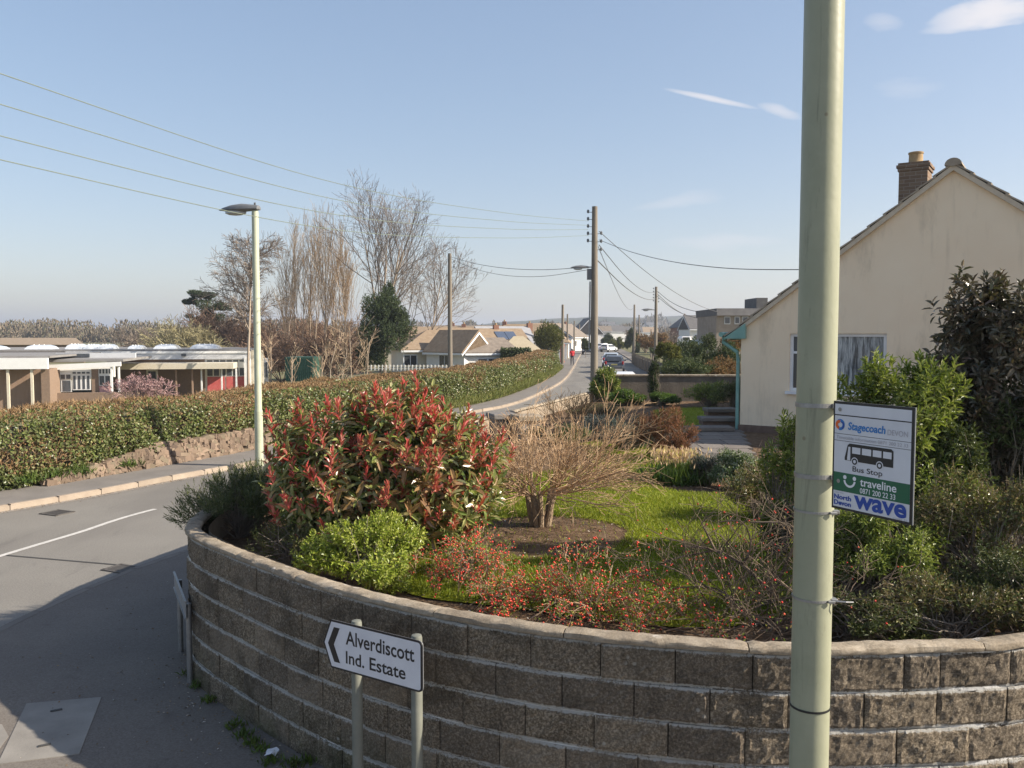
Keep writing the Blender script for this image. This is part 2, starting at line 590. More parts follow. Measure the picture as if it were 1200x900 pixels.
def hill(name, d, pts, depth):
    us = np.linspace(pts[0][0], pts[-1][0], 160)
    vs = np.interp(us, [p[0] for p in pts], [p[1] for p in pts])
    X = (us - 600) / 1000 * d
    zt = CAMZ + (392 - vs) / 1000 * d
    zt = zt + np.array([noise.noise((x * .02, d, 0)) * d * .0016 + noise.noise((x * .09, d, 3)) * d * .0008 for x in X])
    rows = []
    for f, k in ((0, 0), (.25, .45), (.5, .75), (.8, .95), (1, 1), (1.5, .7), (2.2, 0)):
        rows.append(np.stack([X * (1 + .0 * f), np.full_like(X, d - depth + depth * f), -3 + (zt + 3) * k], -1))
    V = np.stack(rows); n, m_ = V.shape[:2]
    ii = np.arange(n * m_).reshape(n, m_)
    Q = np.stack([ii[:-1, :-1], ii[:-1, 1:], ii[1:, 1:], ii[1:, :-1]], -1).reshape(-1, 4)
    return np_obj(name, V.reshape(-1, 3), Q, m_hill, smooth=True, kind='structure')


hill('hills', 1900, [(-900, 386), (0, 386), (200, 388), (520, 386), (600, 377), (680, 372), (760, 373), (860, 366), (1000, 362), (1300, 366), (2000, 380)], 900)
hill('hills', 3200, [(-1300, 383), (-200, 383), (0, 384), (150, 387), (400, 386), (700, 378), (1200, 374), (2300, 380)], 900)

# ---- road, kerbs, footpaths
m_road = NT('asphalt'); _p = m_road.co('World')
_n1 = m_road.noise(_p, .55, 5, .6); _n2 = m_road.noise(_p, 48, 4, .8); _n3 = m_road.noise(_p, 2.2, 6, .7, stretch=(1, .25, 1))
_c = m_road.ramp(_n1, [(.3, (.165, .15, .13)), (.7, (.215, .20, .172))])
_c = m_road.mix(.35, _c, m_road.ramp(_n2, [(.35, (.10, .095, .088)), (.65, (.36, .34, .31))]))
_c = m_road.mix(m_road.math('MULTIPLY', m_road.step(_n3, .55, .75), .35), _c, (.085, .08, .075))
_n4 = m_road.noise(_p, .35, 3, .5, stretch=(1.3, .22, 1))
_c = m_road.mix(m_road.math('MULTIPLY', m_road.step(_n4, .5, .62), .30), _c, (.12, .11, .10))
_c = m_road.mix(m_road.math('MULTIPLY', m_road.step(m_road.noise(_p, 14, 5, .8), .62, .7), .35), _c, (.34, .31, .27))
m_road.bump(_n2, .5, .006); m_road = m_road.fin(_c, .85, .25)

m_path = NT('footpath_asphalt'); _p = m_path.co('World')
_n1 = m_path.noise(_p, .9, 5, .6); _n2 = m_path.noise(_p, 60, 4, .8); _n3 = m_path.noise(_p, 3.0, 7, .75)
_c = m_path.ramp(_n1, [(.3, (.135, .115, .097)), (.7, (.18, .155, .128))])
_c = m_path.mix(.35, _c, m_path.ramp(_n2, [(.35, (.06, .055, .05)), (.66, (.27, .25, .23))]))
_c = m_path.mix(m_path.math('MULTIPLY', m_path.step(_n3, .56, .72), .4), _c, (.085, .072, .06))
m_path.bump(_n2, .5, .005); m_path = m_path.fin(_c, .9, .2)
m_path_far = mat('pale_footpath_asphalt', (.17, .155, .14), (.22, .20, .18), 1.4, .9, .4, 60, .005, 'World', .2)
m_kerb = mat('kerb_stone', (.29, .235, .185), (.37, .31, .245), 3, .85, .4, 40, .006, 'World', .2, vary=.25)
m_white = mat('worn_white_paint', (.62, .60, .56), (.42, .40, .37), 14, .8, 0, coord='World')

LK = [G2(*q) for q in ((-230, 640), (-120, 621), (0, 600), (100, 583), (200, 563.5), (300, 545), (420, 520), (543, 487), (593, 477), (627, 465), (660, 447), (673, 430), (680, 417))] + [(25.5, 290), (36, 420)]
LK = [(-15.2, 4.0), (-12.9, 9.0)] + LK[1:]
RK = [(-5.9, 3.0), (-5.75, 6.5), (-5.58, 9.42), (-5.26, 11.25), (-4.83, 12.6), (-1.9, 20.0), (.9, 27.2), (2.9, 32.0), (5.0, 38), (6.8, 44), (8.8, 52), (10.7, 64), (12.8, 86), (17, 130), (31, 290), (42, 420)]
LP, RP = Path(LK), Path(RK)


def two_edge(pa, pb, n, z):
    ta = np.linspace(0, pa.len, n); tb = np.linspace(0, pb.len, n)
    a = np.stack([*pa.at(ta), np.full(n, z)], -1); b = np.stack([*pb.at(tb), np.full(n, z)], -1)
    return np.concatenate([a, b]), np.array([(i, i + 1, n + i + 1, n + i) for i in range(n - 1)])


# road: resample both kerbs by depth so that the strips match
def by_y(path, ysamp):
    t = np.linspace(0, path.len, 4000); x, y = path.at(t); return np.interp(ysamp, y, x)


yy = np.concatenate([np.arange(4, 60, .5), np.geomspace(60, 420, 60)])
xl, xr = by_y(LP, yy), by_y(RP, yy)
xl[0:2] = xl[2]
n = len(yy)
V = np.concatenate([np.stack([xl, yy, np.zeros(n)], -1), np.stack([xr + .02, yy, np.zeros(n)], -1)])
Q = np.array([(i, i + 1, n + i + 1, n + i) for i in range(n - 1)])
np_obj('road', V, Q, m_road, kind='structure')
# side road under the bus
mb = MB(); mb.add([(-16, -20, 0), (14, -20, 0), (14, 1.2, 0), (6, 1.0, 0), (-3, 1.3, 0), (-5.2, 2.6, 0), (-5.75, 4.0, 0), (-15, 4.0, 0)], [tuple(range(8))])
mb.build('side_road', mat('dark_side_road', (.13, .12, .105), (.17, .155, .135), 2, .9, coord='World'), kind='structure')

KH = .11
# left footpath behind the kerb, reaching under the hedge
x2 = np.interp(yy, hy, hx) - .5
V = np.concatenate([np.stack([xl - .12, yy, np.full(n, KH - .004)], -1), np.stack([np.minimum(x2, xl - .3), yy, np.full(n, KH - .004)], -1)])
np_obj('footpath', V, Q, m_path_far, kind='structure')
# right footpath round the corner: between the kerb and the wall, flush dropped kerb near the corner
WALL = [(7.4, 9.2), (6.6, 7.8), (5.6, 6.5), (4.4, 5.52)] + [G2(u, v, 1.388) for u, v in ((1200, 758.7), (1080, 765), (974, 768), (880, 766), (800, 760.5), (720, 754), (640, 745), (575, 735), (512, 724), (445, 709), (384, 693), (335, 677), (285, 658), (239, 639), (218, 623))] + [(-3.22, 8.7), (-3.27, 9.6), (-3.15, 11.0), (-1.75, 15.6), (.44, 21.8), (2.45, 27.3)]
WP = Path(WALL)
wpts = [(float(a), float(b)) for a, b in zip(*WP.at(np.linspace(0, WP.len, 90)))]
rk = [(x, y) for x, y in zip(xr, yy) if 4 <= y < 27.5][::-1]
poly = [(x, y, .055) for x, y in wpts] + [(x, y, .055) for x, y in rk] + [(-5.2, 2.75, .055), (-3, 1.45, .055), (6, 1.15, .055), (14, 1.35, .055), (14, 9.2, .055)]
mb = MB(); mb.add(poly, [tuple(range(len(poly)))]); o = mb.build('footpath', m_path, kind='structure')
V, Q2 = strip(RP, 0.0, -1.9, 33.0, RP.len, 2.0, .1)
np_obj('footpath', V, Q2, m_path_far, kind='structure')

# kerb stones: one object per stone while they can be told apart
mb = MB().box((0, 0, 0), (.9, .13, .22)); kme = mb.mesh('kerb_stone', m_kerb); m_kerb2 = mat('worn_dark_kerb', (.15, .135, .12), (.21, .19, .165), 3, .9, .4, 40, .006, 'World', .2, vary=.2)
bm = bmesh.new(); bm.from_mesh(kme); bmesh.ops.bevel(bm, geom=[e for e in bm.edges if abs(e.verts[0].co.z - .11) < .01 and abs(e.verts[1].co.z - .11) < .01], offset=.02, segments=2, affect='EDGES'); bm.to_mesh(kme); bm.free()
kl = thing('kerb', 'long pale stone kerb curving along the far footpath below the hedge', 'kerb', (LP.at(0)[0], LP.at(0)[1], 0))
kr = thing('kerb', 'low kerb edging the dark footpath beside the curved block wall', 'kerb', (RP.at(0)[0], RP.at(0)[1], 0))


def kerb(path, root, t0, t1, z, side, L=.915, me=None):
    t = t0
    while t + L <= t1:
        a, b = path.at(t), path.at(t + L)
        o = link('kerb_stone', me or kme, None, root)
        o.location = Vector(((a[0] + b[0]) / 2, (a[1] + b[1]) / 2, z - .11)) - off(root)
        an = math.atan2(b[1] - a[1], b[0] - a[0])
        o.location += Vector((-math.sin(an), math.cos(an), 0)) * .065 * side
        o.rotation_euler = (0, 0, an)
        t += L
    return t


tl = kerb(LP, kl, 3.0, 70, KH, 1)
V, Q2 = strip(LP, 0, .13, tl, LP.len, 1.0, KH)
V1, Q1 = strip(LP, 0, 0.001, tl, LP.len, 1.0, 0, KH)
np_obj('kerb_run', np.concatenate([V, V1]), np.concatenate([Q2, Q1 + len(V)]), m_kerb, kl, kind='stuff')
kme2 = kme.copy(); kme2.materials.clear(); kme2.materials.append(m_kerb2)
tr = kerb(RP, kr, 0.3, 28, .058, -1, me=kme2)
V, Q2 = strip(RP, 0, -.13, tr, RP.len, 1.0, .11)
V1, Q1 = strip(RP, 0, -0.001, tr, RP.len, 1.0, 0, .11)
np_obj('kerb_run', np.concatenate([V, V1]), np.concatenate([Q2, Q1 + len(V)]), m_kerb, kr, kind='stuff')
# channel line beside the left kerb and painted dashes
m_channel = mat('dusty_channel', (.24, .21, .18), (.30, .27, .23), 5, .9, .3, 50, .004, 'World')
V, Q2 = strip(LP, -.16, -.01, 3, 90, .5, .004)
np_obj('road_channel', V, Q2, m_channel, kind='structure')
CL = Path([(-9.0, 5.5), (-8.3, 9.0)] + [G2(0, 652), G2(90, 625), G2(185, 596), (-4.5, 20.5), (-1.6, 27.5), (.7, 34), (3.9, 45), (6.8, 60), (9.3, 86), (13.5, 130), (28, 290)])
tt = np.linspace(0, CL.len, 3000); cx, cy = CL.at(tt)
t1 = float(tt[np.argmin(np.abs(cy - G2(185, 596)[1]))])
k = 0
t = t1
spans = [(t1 - 4.3, t1)] + [(t1 + 3 + i * 6, t1 + 7 + i * 6) for i in range(12)]
for a, b in spans:
    V, Q2 = strip(CL, -.05, .05, a, b, .25, .006)
    np_obj('road_marking', V, Q2, m_white, kind='structure')
# thin cast shadow across the near lane, painted on as a dark strip
m_shadow_slot = mat('shadow_line_and_slot', (.05, .048, .045), (.07, .066, .06), 5, .7, coord='World')
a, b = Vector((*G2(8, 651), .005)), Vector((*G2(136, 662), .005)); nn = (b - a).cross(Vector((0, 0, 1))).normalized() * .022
mb = MB(); mb.add([a - nn, b - nn, b + nn, a + nn], [(0, 1, 2, 3)]); mb.build('road_shadow_line', m_shadow_slot, kind='structure')

# ---- raised garden: soil, lawn, path
m_soil = NT('garden_soil'); _p = m_soil.co('World')
_c = m_soil.ramp(m_soil.noise(_p, 9, 7, .75), [(.3, (.08, .05, .03)), (.5, (.16, .105, .065)), (.68, (.25, .175, .115))])
m_soil.bump(m_soil.noise(_p, 28, 6, .7), .9, .05); m_soil = m_soil.fin(_c, .95, .1)
GZ = 1.1
inner = [WP.at(t) for t in np.linspace(0, WP.len, 90)]; tn = [WP.tan(t) for t in np.linspace(0, WP.len, 90)]
inn = [(float(x + dy * .2), float(y - dx * .2)) for (x, y), (dx, dy) in zip(inner, tn)]
poly = [(x, y, GZ + .02) for x, y in inn] + [(2.6, 27.6, GZ + .02), (16, 27.6, GZ + .02), (20, 9.2, GZ + .02)]
poly_soil = list(poly)
mb = MB(); mb.add(poly, [tuple(range(len(poly)))]); mb.build('garden_soil', m_soil, kind='structure')

m_lawn = NT('lawn'); _p = m_lawn.co('World')
_c = m_lawn.ramp(m_lawn.noise(_p, 3.5, 6, .7), [(.3, (.17, .21, .012)), (.52, (.25, .28, .018)), (.7, (.33, .31, .035))])
m_lawn.bump(m_lawn.noise(_p, 60, 5, .8), .8, .03); m_lawn = m_lawn.fin(_c, .9, .15)
m_blade = fmat('grass_blade', [(.15, .20, .012), (.21, .26, .018), (.27, .30, .02), (.34, .33, .05), (.17, .23, .02)], .35, .6)
LZ = GZ + .035
LAWN = [G2(u, v, LZ) for u, v in ((540, 590), (600, 562), (690, 548), (745, 566), (800, 577), (870, 580), (930, 588), (1010, 596), (1020, 640), (960, 700), (900, 725), (800, 735), (600, 712), (470, 690), (500, 640))]
LAWN2 = [G2(u, v, LZ) for u, v in ((680, 520), (760, 515), (770, 552), (700, 545))]
LAWN3 = [G2(u, v, LZ) for u, v in ((765, 481), (800, 478), (856, 480), (833, 504), (775, 507))]


def smooth_poly(P, n=6):
    c = catmull([(x, y, 0) for x, y in P + P[:1]], n)[:-1]
    return [(v.x, v.y) for v in c]


def in_poly(x, y, P):
    x, y = np.asarray(x), np.asarray(y); r = np.zeros(x.shape, bool); j = len(P) - 1
    for i in range(len(P)):
        xi, yi = P[i]; xj, yj = P[j]
        c = ((yi > y) != (yj > y)) & (x < (xj - xi) * (y - yi) / (yj - yi + 1e-12) + xi)
        r ^= c; j = i
    return r


BED = [(G2(640, 628, LZ)[0] + a * math.cos(w) * (1 + .08 * math.sin(3 * w)), G2(640, 628, LZ)[1] + b * math.sin(w)) for a, b in ((.92, 1.0),) for w in np.linspace(0, 6.28, 28)[:-1]]
lawns = []
for P in (LAWN, LAWN2, LAWN3):
    P = smooth_poly(P); lawns.append(P)
    mb = MB(); mb.add([(x, y, LZ) for x, y in P], [tuple(range(len(P)))]); mb.build('lawn', m_lawn, kind='structure')
mb = MB(); mb.add([(x, y, LZ + .004) for x, y in BED], [tuple(range(len(BED)))]); mb.build('soil_bed', m_soil, kind='structure')
B = []
for P, den in ((lawns[0], 3200), (lawns[1], 1200), (lawns[2], 500)):
    a = np.array(P); lo, hi = a.min(0), a.max(0); k = int((hi[0] - lo[0]) * (hi[1] - lo[1]) * den)
    q = RG.uniform(lo, hi, (k, 2)); q = q[in_poly(q[:, 0], q[:, 1], P)]
    B.append(q)
B = np.concatenate(B)
inb = in_poly(B[:, 0], B[:, 1], [(G2(640, 628, LZ)[0] + (x - G2(640, 628, LZ)[0]) * .93, G2(640, 628, LZ)[1] + (y - G2(640, 628, LZ)[1]) * .93) for x, y in BED])
edge = RG.random(len(B)) < .04
B = B[~inb | edge]
clump = np.array([noise.noise((x * 2.1, y * 2.1, 0)) + .5 * noise.noise((x * 7, y * 7, 2)) for x, y in B])
P3 = np.stack([B[:, 0], B[:, 1], np.full(len(B), LZ)], -1)
D = nrm(np.stack([RG.normal(0, .55, len(B)), RG.normal(0, .55, len(B)), np.ones(len(B))], -1))
V, Q2 = leaves(P3, D, RG.normal(size=(len(B), 3)), .035 + .03 * np.clip(clump + .4, 0, 1) + RG.uniform(0, .02, len(B)), .008)
np_obj('grass', V, Q2, m_blade, kind='stuff')

# ================================================================== THE CURVED BLOCK WALL
m_block = NT('weathered_split_block')
_p = m_block.co('World'); _o = m_block.co('Object')
oi = m_block.n.new('ShaderNodeObjectInfo').outputs['Random']
_n1 = m_block.noise(_p, 5, 6, .7); _n2 = m_block.noise(_p, 62, 6, .85); _n3 = m_block.noise(_p, 1.3, 4, .6)
_c = m_block.ramp(_n1, [(.28, (.17, .135, .09)), (.5, (.28, .225, .155)), (.72, (.42, .345, .24))])
_c = m_block.mix(.68, _c, m_block.ramp(_n2, [(.40, (.03, .024, .018)), (.5, (.20, .16, .115)), (.60, (.62, .52, .39))]))
_c = m_block.mix(m_block.math('MULTIPLY', oi, .45), _c, (.12, .10, .085))
_c = m_block.mix(m_block.math('MULTIPLY', m_block.step(m_block.math('FRACT', m_block.math('MULTIPLY', oi, 7.3)), .7, 1.0), .3), _c, (.42, .34, .25))
z = m_block.sep(_p)[2]
alg = m_block.math('MULTIPLY', m_block.step(z, .55, .0), m_block.step(_n3, .35, .6))
_c = m_block.mix(m_block.math('MULTIPLY', alg, .6), _c, (.065, .085, .03))
_c = m_block.mix(m_block.math('MULTIPLY', m_block.step(m_block.noise(_p, 2.1, 5, .7, dist=1.2), .45, .68), .55), _c, (.055, .045, .033))
# pale lime bloom creeping from the bed joints, and lichen spots
oz = m_block.math('ABSOLUTE', m_block.sep(_o)[2])
ln = m_block.math('ADD', m_block.noise(_p, 38, 6, .9), m_block.math('MULTIPLY', m_block.noise(_p, 2.6, 3), .35))
edge_ = m_block.step(oz, .082, .104)
bl = m_block.step(m_block.math('ADD', ln, m_block.math('MULTIPLY', edge_, .27)), .85, .93)
_c = m_block.mix(m_block.math('MULTIPLY', bl, .8), _c, (.58, .57, .53))
vo = m_block.voro(_p, 13); sp = m_block.math('MULTIPLY', m_block.step(vo, .22, .12), m_block.step(m_block.noise(_p, 3.1, 2), .55, .68))
_c = m_block.mix(m_block.math('MULTIPLY', sp, .65), _c, (.52, .50, .44))
m_block.bump(m_block.math('ADD', m_block.noise(_p, 55, 8, .85), m_block.math('MULTIPLY', _n1, .7)), 1.0, .022); m_block = m_block.fin(_c, .92, .15)

m_mortar = NT('mortar'); _p = m_mortar.co('World')
_n = m_mortar.math('ADD', m_mortar.noise(_p, 34, 6, .9), m_mortar.math('MULTIPLY', m_mortar.noise(_p, 2.4, 3), .75))
_f = m_mortar.math('FRACT', m_mortar.math('DIVIDE', m_mortar.math('ADD', m_mortar.sep(_p)[2], -.03 + .2255 * 4.5), .2255))
_bed = m_mortar.step(m_mortar.math('ABSOLUTE', m_mortar.math('SUBTRACT', _f, .5)), .07, .03)
_n = m_mortar.math('ADD', _n, m_mortar.math('MULTIPLY', _bed, .10))
_c = m_mortar.ramp(_n, [(.62, (.05, .042, .032)), (.88, (.11, .095, .075)), (.97, (.66, .64, .60))])
_c = m_mortar.mix(_bed, (.045, .038, .03), _c)
m_mortar.bump(m_mortar.noise(_p, 60, 4), .6, .01); m_mortar = m_mortar.fin(_c, .95, .1)

m_cope = NT('weathered_coping'); _p = m_cope.co('World')
_n1 = m_cope.noise(_p, 6, 7, .7); _n2 = m_cope.noise(_p, 80, 4, .7)
oi = m_cope.n.new('ShaderNodeObjectInfo').outputs['Random']
_c = m_cope.ramp(_n1, [(.3, (.16, .125, .09)), (.48, (.34, .275, .20)), (.68, (.52, .44, .34))])
_c = m_cope.mix(m_cope.math('MULTIPLY', m_cope.step(m_cope.noise(_p, 17, 6, .8), .52, .62), .6), _c, (.13, .11, .08))
_c = m_cope.mix(.3, _c, m_cope.ramp(_n2, [(.35, (.12, .1, .07)), (.65, (.5, .44, .34))]))
_c = m_cope.mix(m_cope.math('MULTIPLY', oi, .28), _c, (.16, .13, .10))
vo = m_cope.voro(_p, 7.5); sp = m_cope.math('MULTIPLY', m_cope.step(vo, .30, .2), m_cope.step(m_cope.noise(_p, 30, 4), .42, .55))
sp = m_cope.math('MULTIPLY', sp, m_cope.step(m_cope.noise(_p, 1.9, 2), .5, .62))
_c = m_cope.mix(m_cope.math('MULTIPLY', sp, .8), _c, (.62, .58, .52))
m_cope.bump(m_cope.noise(_p, 50, 7, .75), .8, .01); m_cope = m_cope.fin(_c, .9, .15)

wroot = thing('garden_wall', 'curved grey garden wall of weathered concrete blocks with rounded coping', 'wall', (0, 5.2, 0))
CW, CH = .447, .2255


def block_mesh(w, seed):
    rr = random.Random(seed); nx, nz_ = 18, 9
    vs, fs = [], []
    h = .2175
    for j in range(nz_ + 1):
        for i in range(nx + 1):
            u, v = i / nx, j / nz_
            e = min(u, 1 - u, 1) * w; f = min(v, 1 - v) * h
            edge = min(1, min(e, f) / .022)
            y = .011 * (1 - edge) - (0 if edge < .05 else (rr.uniform(-.0035, .0035) + .010 * noise.noise((u * 4 * w / .447 + seed * 7, v * 2.2, seed)) + .007 * noise.noise((u * 11 * w / .447 + seed * 3, v * 5.5, seed + 9))) * edge)
            jx = 0 if i in (0, nx) else rr.uniform(-.005, .005); jz = rr.uniform(-.0012, .0012) if j in (0, nz_) else rr.uniform(-.005, .005)
            vs.append(((u - .5) * w + jx, y, (v - .5) * h + jz))
    for j in range(nz_):
        for i in range(nx):
            a = j * (nx + 1) + i; fs.append((a, a + 1, a + nx + 2, a + nx + 1))
    rim = [i for i in range(nx + 1)] + [j * (nx + 1) + nx for j in range(1, nz_ + 1)] + [nz_ * (nx + 1) + i for i in range(nx - 1, -1, -1)] + [j * (nx + 1) for j in range(nz_ - 1, 0, -1)]
    b = len(vs)
    for r in rim: vs.append((vs[r][0], .10, vs[r][2]))
    for k in range(len(rim)):
        k2 = (k + 1) % len(rim); fs.append((rim[k], b + k, b + k2, rim[k2]))
    me = bpy.data.meshes.new('block'); me.from_pydata(vs, [], fs); me.materials.append(m_block); me.update()
    return me


bvars = [block_mesh(CW - .008, i) for i in range(12)]
half = [block_mesh(CW / 2 - .008, 50 + i) for i in range(4)]
roff = off(wroot)
nb = 0
far_v, far_q, fb = [], [], 0
for c in range(6):
    z = .03 + CH * (c + .5)
    t = 1.0 + (CW / 2 if c % 2 else 0) + random.uniform(-.03, .03)
    while t + CW < WP.len - .05:
        isH = random.random() < .08
        w = CW / 2 if isH else CW
        a, b = WP.at(t), WP.at(t + w); mx, my = (a[0] + b[0]) / 2, (a[1] + b[1]) / 2
        an = math.atan2(b[1] - a[1], b[0] - a[0]) + math.pi
        me = random.choice(half if isH else bvars)
        nxn, nyn = math.sin(an), -math.cos(an)
        jit = random.uniform(-.003, .006) + .004
        # along this travel direction the outer side is on the left
        if my < 10.5 and nb < 300:
            o = bpy.data.objects.new('block', me); COL.objects.link(o); o.parent = wroot
            o.location = (mx + nxn * jit - roff.x, my + nyn * jit - roff.y, z - roff.z)
            o.rotation_euler = (random.uniform(-.012, .012), random.uniform(-.006, .006), an + random.uniform(-.012, .012))
            nb += 1
        else:
            M = Matrix.Translation((mx, my, z)) @ Matrix.Rotation(an, 4, 'Z')
            for q in ((-.5, 0, -.5), (.5, 0, -.5), (.5, 0, .5), (-.5, 0, .5), (-.5, .1, -.5), (.5, .1, -.5), (.5, .1, .5), (-.5, .1, .5)):
                far_v.append(tuple(M @ Vector((q[0] * (w - .009), q[1], q[2] * .2175))))
            for q in ((0, 1, 2, 3), (0, 4, 5, 1), (1, 5, 6, 2), (2, 6, 7, 3), (3, 7, 4, 0)): far_q.append(tuple(fb + i for i in q))
            fb += 8
        t += w
print('blocks', nb)
np_obj('blocks_beyond', far_v, far_q, m_block, wroot, kind='stuff')
# mortar behind the faces
V1, Q1 = strip(WP, -.016, -.017, .6, WP.len, .08, 0, 1.39)
V2, Q2 = strip(WP, -.2, -.201, .6, WP.len, .15, 0, 1.39)
np_obj('mortar', V1, Q1, m_mortar, wroot)
np_obj('inner_face', V2, Q2, mat('inner_wall_render', (.24, .19, .14), (.34, .28, .21), 4, .95, .5, 25, .02, 'World'), wroot)
# coping: long curved slabs with a rounded outer arris
prof = [(-.135, 1.388), (-.135, 1.41), (-.125, 1.422), (-.09, 1.432), (-.045, 1.436), (-.012, 1.432), (.006, 1.424), (.011, 1.412), (.011, 1.398), (.006, 1.388)]
t = .8; rr = random.Random(5)
while t < WP.len - .2:
    L = rr.choice((.92, .92, 1.1, 1.4)); L = min(L, WP.len - t)
    ts = np.linspace(t + .004, t + L - .004, max(3, int(L / .035)))
    vs = []
    for s_ in ts:
        x, y = WP.at(s_); dx, dy = WP.tan(s_)
        for i, (o_, z_) in enumerate(prof):
            w = .007 * noise.noise((s_ * 9, i * .5, 1)) + .006 * noise.noise((s_ * 26, i * .9, 5)) + rr.uniform(-.0012, .0012)
            if s_ in (ts[0], ts[-1]): w -= .006
            vs.append((x - dy * (o_ + (w if i > 4 else 0)), y + dx * (o_ + (w if i > 4 else 0)), z_ + (w if 1 < i < 8 else 0)))
    k = len(prof); fs = []
    for i in range(len(ts) - 1):
        for j in range(k): fs.append((i * k + j, i * k + (j + 1) % k, (i + 1) * k + (j + 1) % k, (i + 1) * k + j))
    fs += [tuple(range(k)), tuple((len(ts) - 1) * k + j for j in range(k))]
    mb = MB(); mb.add(vs, fs); mb.build('coping_stone', m_cope, wroot, smooth=True)
    t += L

# rubble pillar stub and low piers in the roadside run of the wall (at the gate)
pm = mat('dark_slab', (.16, .15, .14), (.22, .20, .18), 8, .9, .6, 40, .01, 'World')
for (u, v), lab in (((588, 484), 'grey square gate pier beside the near end of the gateway in the roadside wall'), ((617, 486), 'brown brick gate pier half hidden behind the bare pruned shrub')):
    p = U(u, v, z=1.62)
    t = thing('gate_pier', lab, 'gate pier', (p.x, p.y, 0), 0.35)
    MB().box((0, 0, .75), (.42, .42, 1.5)).build('pier', pm, t, world=False, bevel=.01)
    MB().box((0, 0, 1.56), (.54, .54, .12)).build('cap', m_cope if u > 600 else pm, t, world=False, bevel=.02)

# fallen leaf scraps and grit along the wall foot and gutters
m_lit = fmat('leaf_scrap', [(.20, .13, .07), (.12, .08, .05), (.30, .22, .13), (.45, .42, .38), (.08, .06, .045)], 0, .9, .1)
n = 900; t = RG.uniform(2, 14, n); x, y = WP.at(t); dx, dy = WP.tan(t); o_ = np.abs(RG.normal(0, .22, n)) + .02
Bq = np.stack([x - dy * o_, y + dx * o_, np.full(n, .06)], -1)
n2 = 260; Bq2 = np.stack([RG.uniform(-5, -2, n2), RG.uniform(6, 11, n2), np.full(n2, .06)], -1); Bq2 = Bq2[Bq2[:, 0] < -2.2 - .45 * (Bq2[:, 1] - 6)]
Bq = np.concatenate([Bq, Bq2]); D = nrm(np.stack([RG.normal(0, 1, len(Bq)), RG.normal(0, 1, len(Bq)), RG.uniform(0, .3, len(Bq))], -1))
V, Q2 = leaves(Bq, D, np.tile([0, 0, 1.], (len(Bq), 1)) + RG.normal(0, .2, (len(Bq), 3)), RG.uniform(.008, .035, len(Bq)), .014)
np_obj('leaf_scraps', V, Q2, m_lit, kind='stuff')
t = RG.uniform(4, 30, 2600); x, y = LP.at(t); dx, dy = LP.tan(t); o_ = -np.abs(RG.normal(0, .10, len(t))) - .01
V, Q2 = leaves(np.stack([x - dy * o_, y + dx * o_, np.full(len(t), .008)], -1), nrm(RG.normal(size=(len(t), 3)) * [1, 1, .1]), np.tile([0, 0, 1.], (len(t), 1)), RG.uniform(.01, .04, len(t)), .02)
np_obj('gutter_grit', V, Q2, m_lit, kind='stuff')
n = 5000; q = RG.uniform((-3, 5.4), (5, 16), (n, 2)); pin = [(a, b) for a, b in inn]
q = q[in_poly(q[:, 0], q[:, 1], [(x_, y_) for x_, y_, _z in poly_soil])]
V, Q2 = leaves(np.stack([q[:, 0], q[:, 1], np.full(len(q), GZ + .045)], -1), nrm(RG.normal(size=(len(q), 3)) * [1, 1, .3]), np.tile([0, 0, 1.], (len(q), 1)) + RG.normal(0, .3, (len(q), 3)), RG.uniform(.015, .05, len(q)), .02)
np_obj('leaf_litter', V, Q2, m_lit, kind='stuff')

# ================================================================== PAINTED METAL AND SIGNS
m_pole = NT('grey_green_pole_paint'); _p = m_pole.co('World')
_c = m_pole.ramp(m_pole.noise(_p, 3, 5, .65), [(.3, (.275, .285, .195)), (.7, (.335, .34, .24))])
_c = m_pole.mix(m_pole.math('MULTIPLY', m_pole.step(m_pole.noise(_p, 16, 6, .8, stretch=(1, 1, .25)), .55, .72), .5), _c, (.17, .17, .12))
_c = m_pole.mix(m_pole.math('MULTIPLY', m_pole.step(m_pole.noise(_p, 95, 3, .8), .68, .74), .5), _c, (.10, .09, .07))
_c = m_pole.mix(m_pole.math('MULTIPLY', m_pole.step(m_pole.noise(_p, 7, 6, .75, dist=.8, stretch=(1, 1, .12)), .57, .68), .45), _c, (.13, .125, .085))
_c = m_pole.mix(m_pole.math('MULTIPLY', m_pole.step(m_pole.voro(_p, 9), .10, .06), .55), _c, (.16, .11, .06))
m_pole.bump(m_pole.noise(_p, 24, 4), .12, .01); m_pole = m_pole.fin(_c, .42, .4)
m_gpost = mat('grey_post_paint', (.15, .155, .13), (.20, .205, .17), 9, .5, .1, 60, .003, 'World', .4)
m_galv = mat('galvanised_steel', (.25, .25, .245), (.36, .36, .355), 24, .45, .1, 80, .002, 'World', .5, .7)
m_rubber = mat('black_tie', (.02, .02, .02), (.03, .03, .03), 5, .5)
m_signw = mat('sign_white', (.66, .67, .70), (.58, .59, .63), 7, .38, 0, spec=.5)
m_signk = mat('sign_black', (.012, .012, .014), (.02, .02, .022), 6, .4, 0, spec=.5)
m_signback = mat('sign_back', (.24, .245, .25), (.31, .315, .32), 9, .5, 0, metal=.3)
m_sgreen = mat('sign_green', (.01, .105, .05), (.014, .12, .06), 8, .4, 0, spec=.5)
m_sblue = mat('sign_blue', (.012, .055, .30), (.016, .065, .34), 8, .4, 0, spec=.5)
m_sblue2 = mat('sign_light_blue', (.03, .18, .48), (.04, .2, .5), 8, .4, 0)
m_sred = mat('sign_orange', (.70, .13, .03), (.75, .15, .04), 8, .4, 0)
m_sgrey = mat('sign_grey', (.36, .36, .40), (.42, .40, .42), 8, .4, 0)
m_sface = mat('sign_print_white', (.78, .79, .80), (.72, .73, .75), 8, .4, 0)

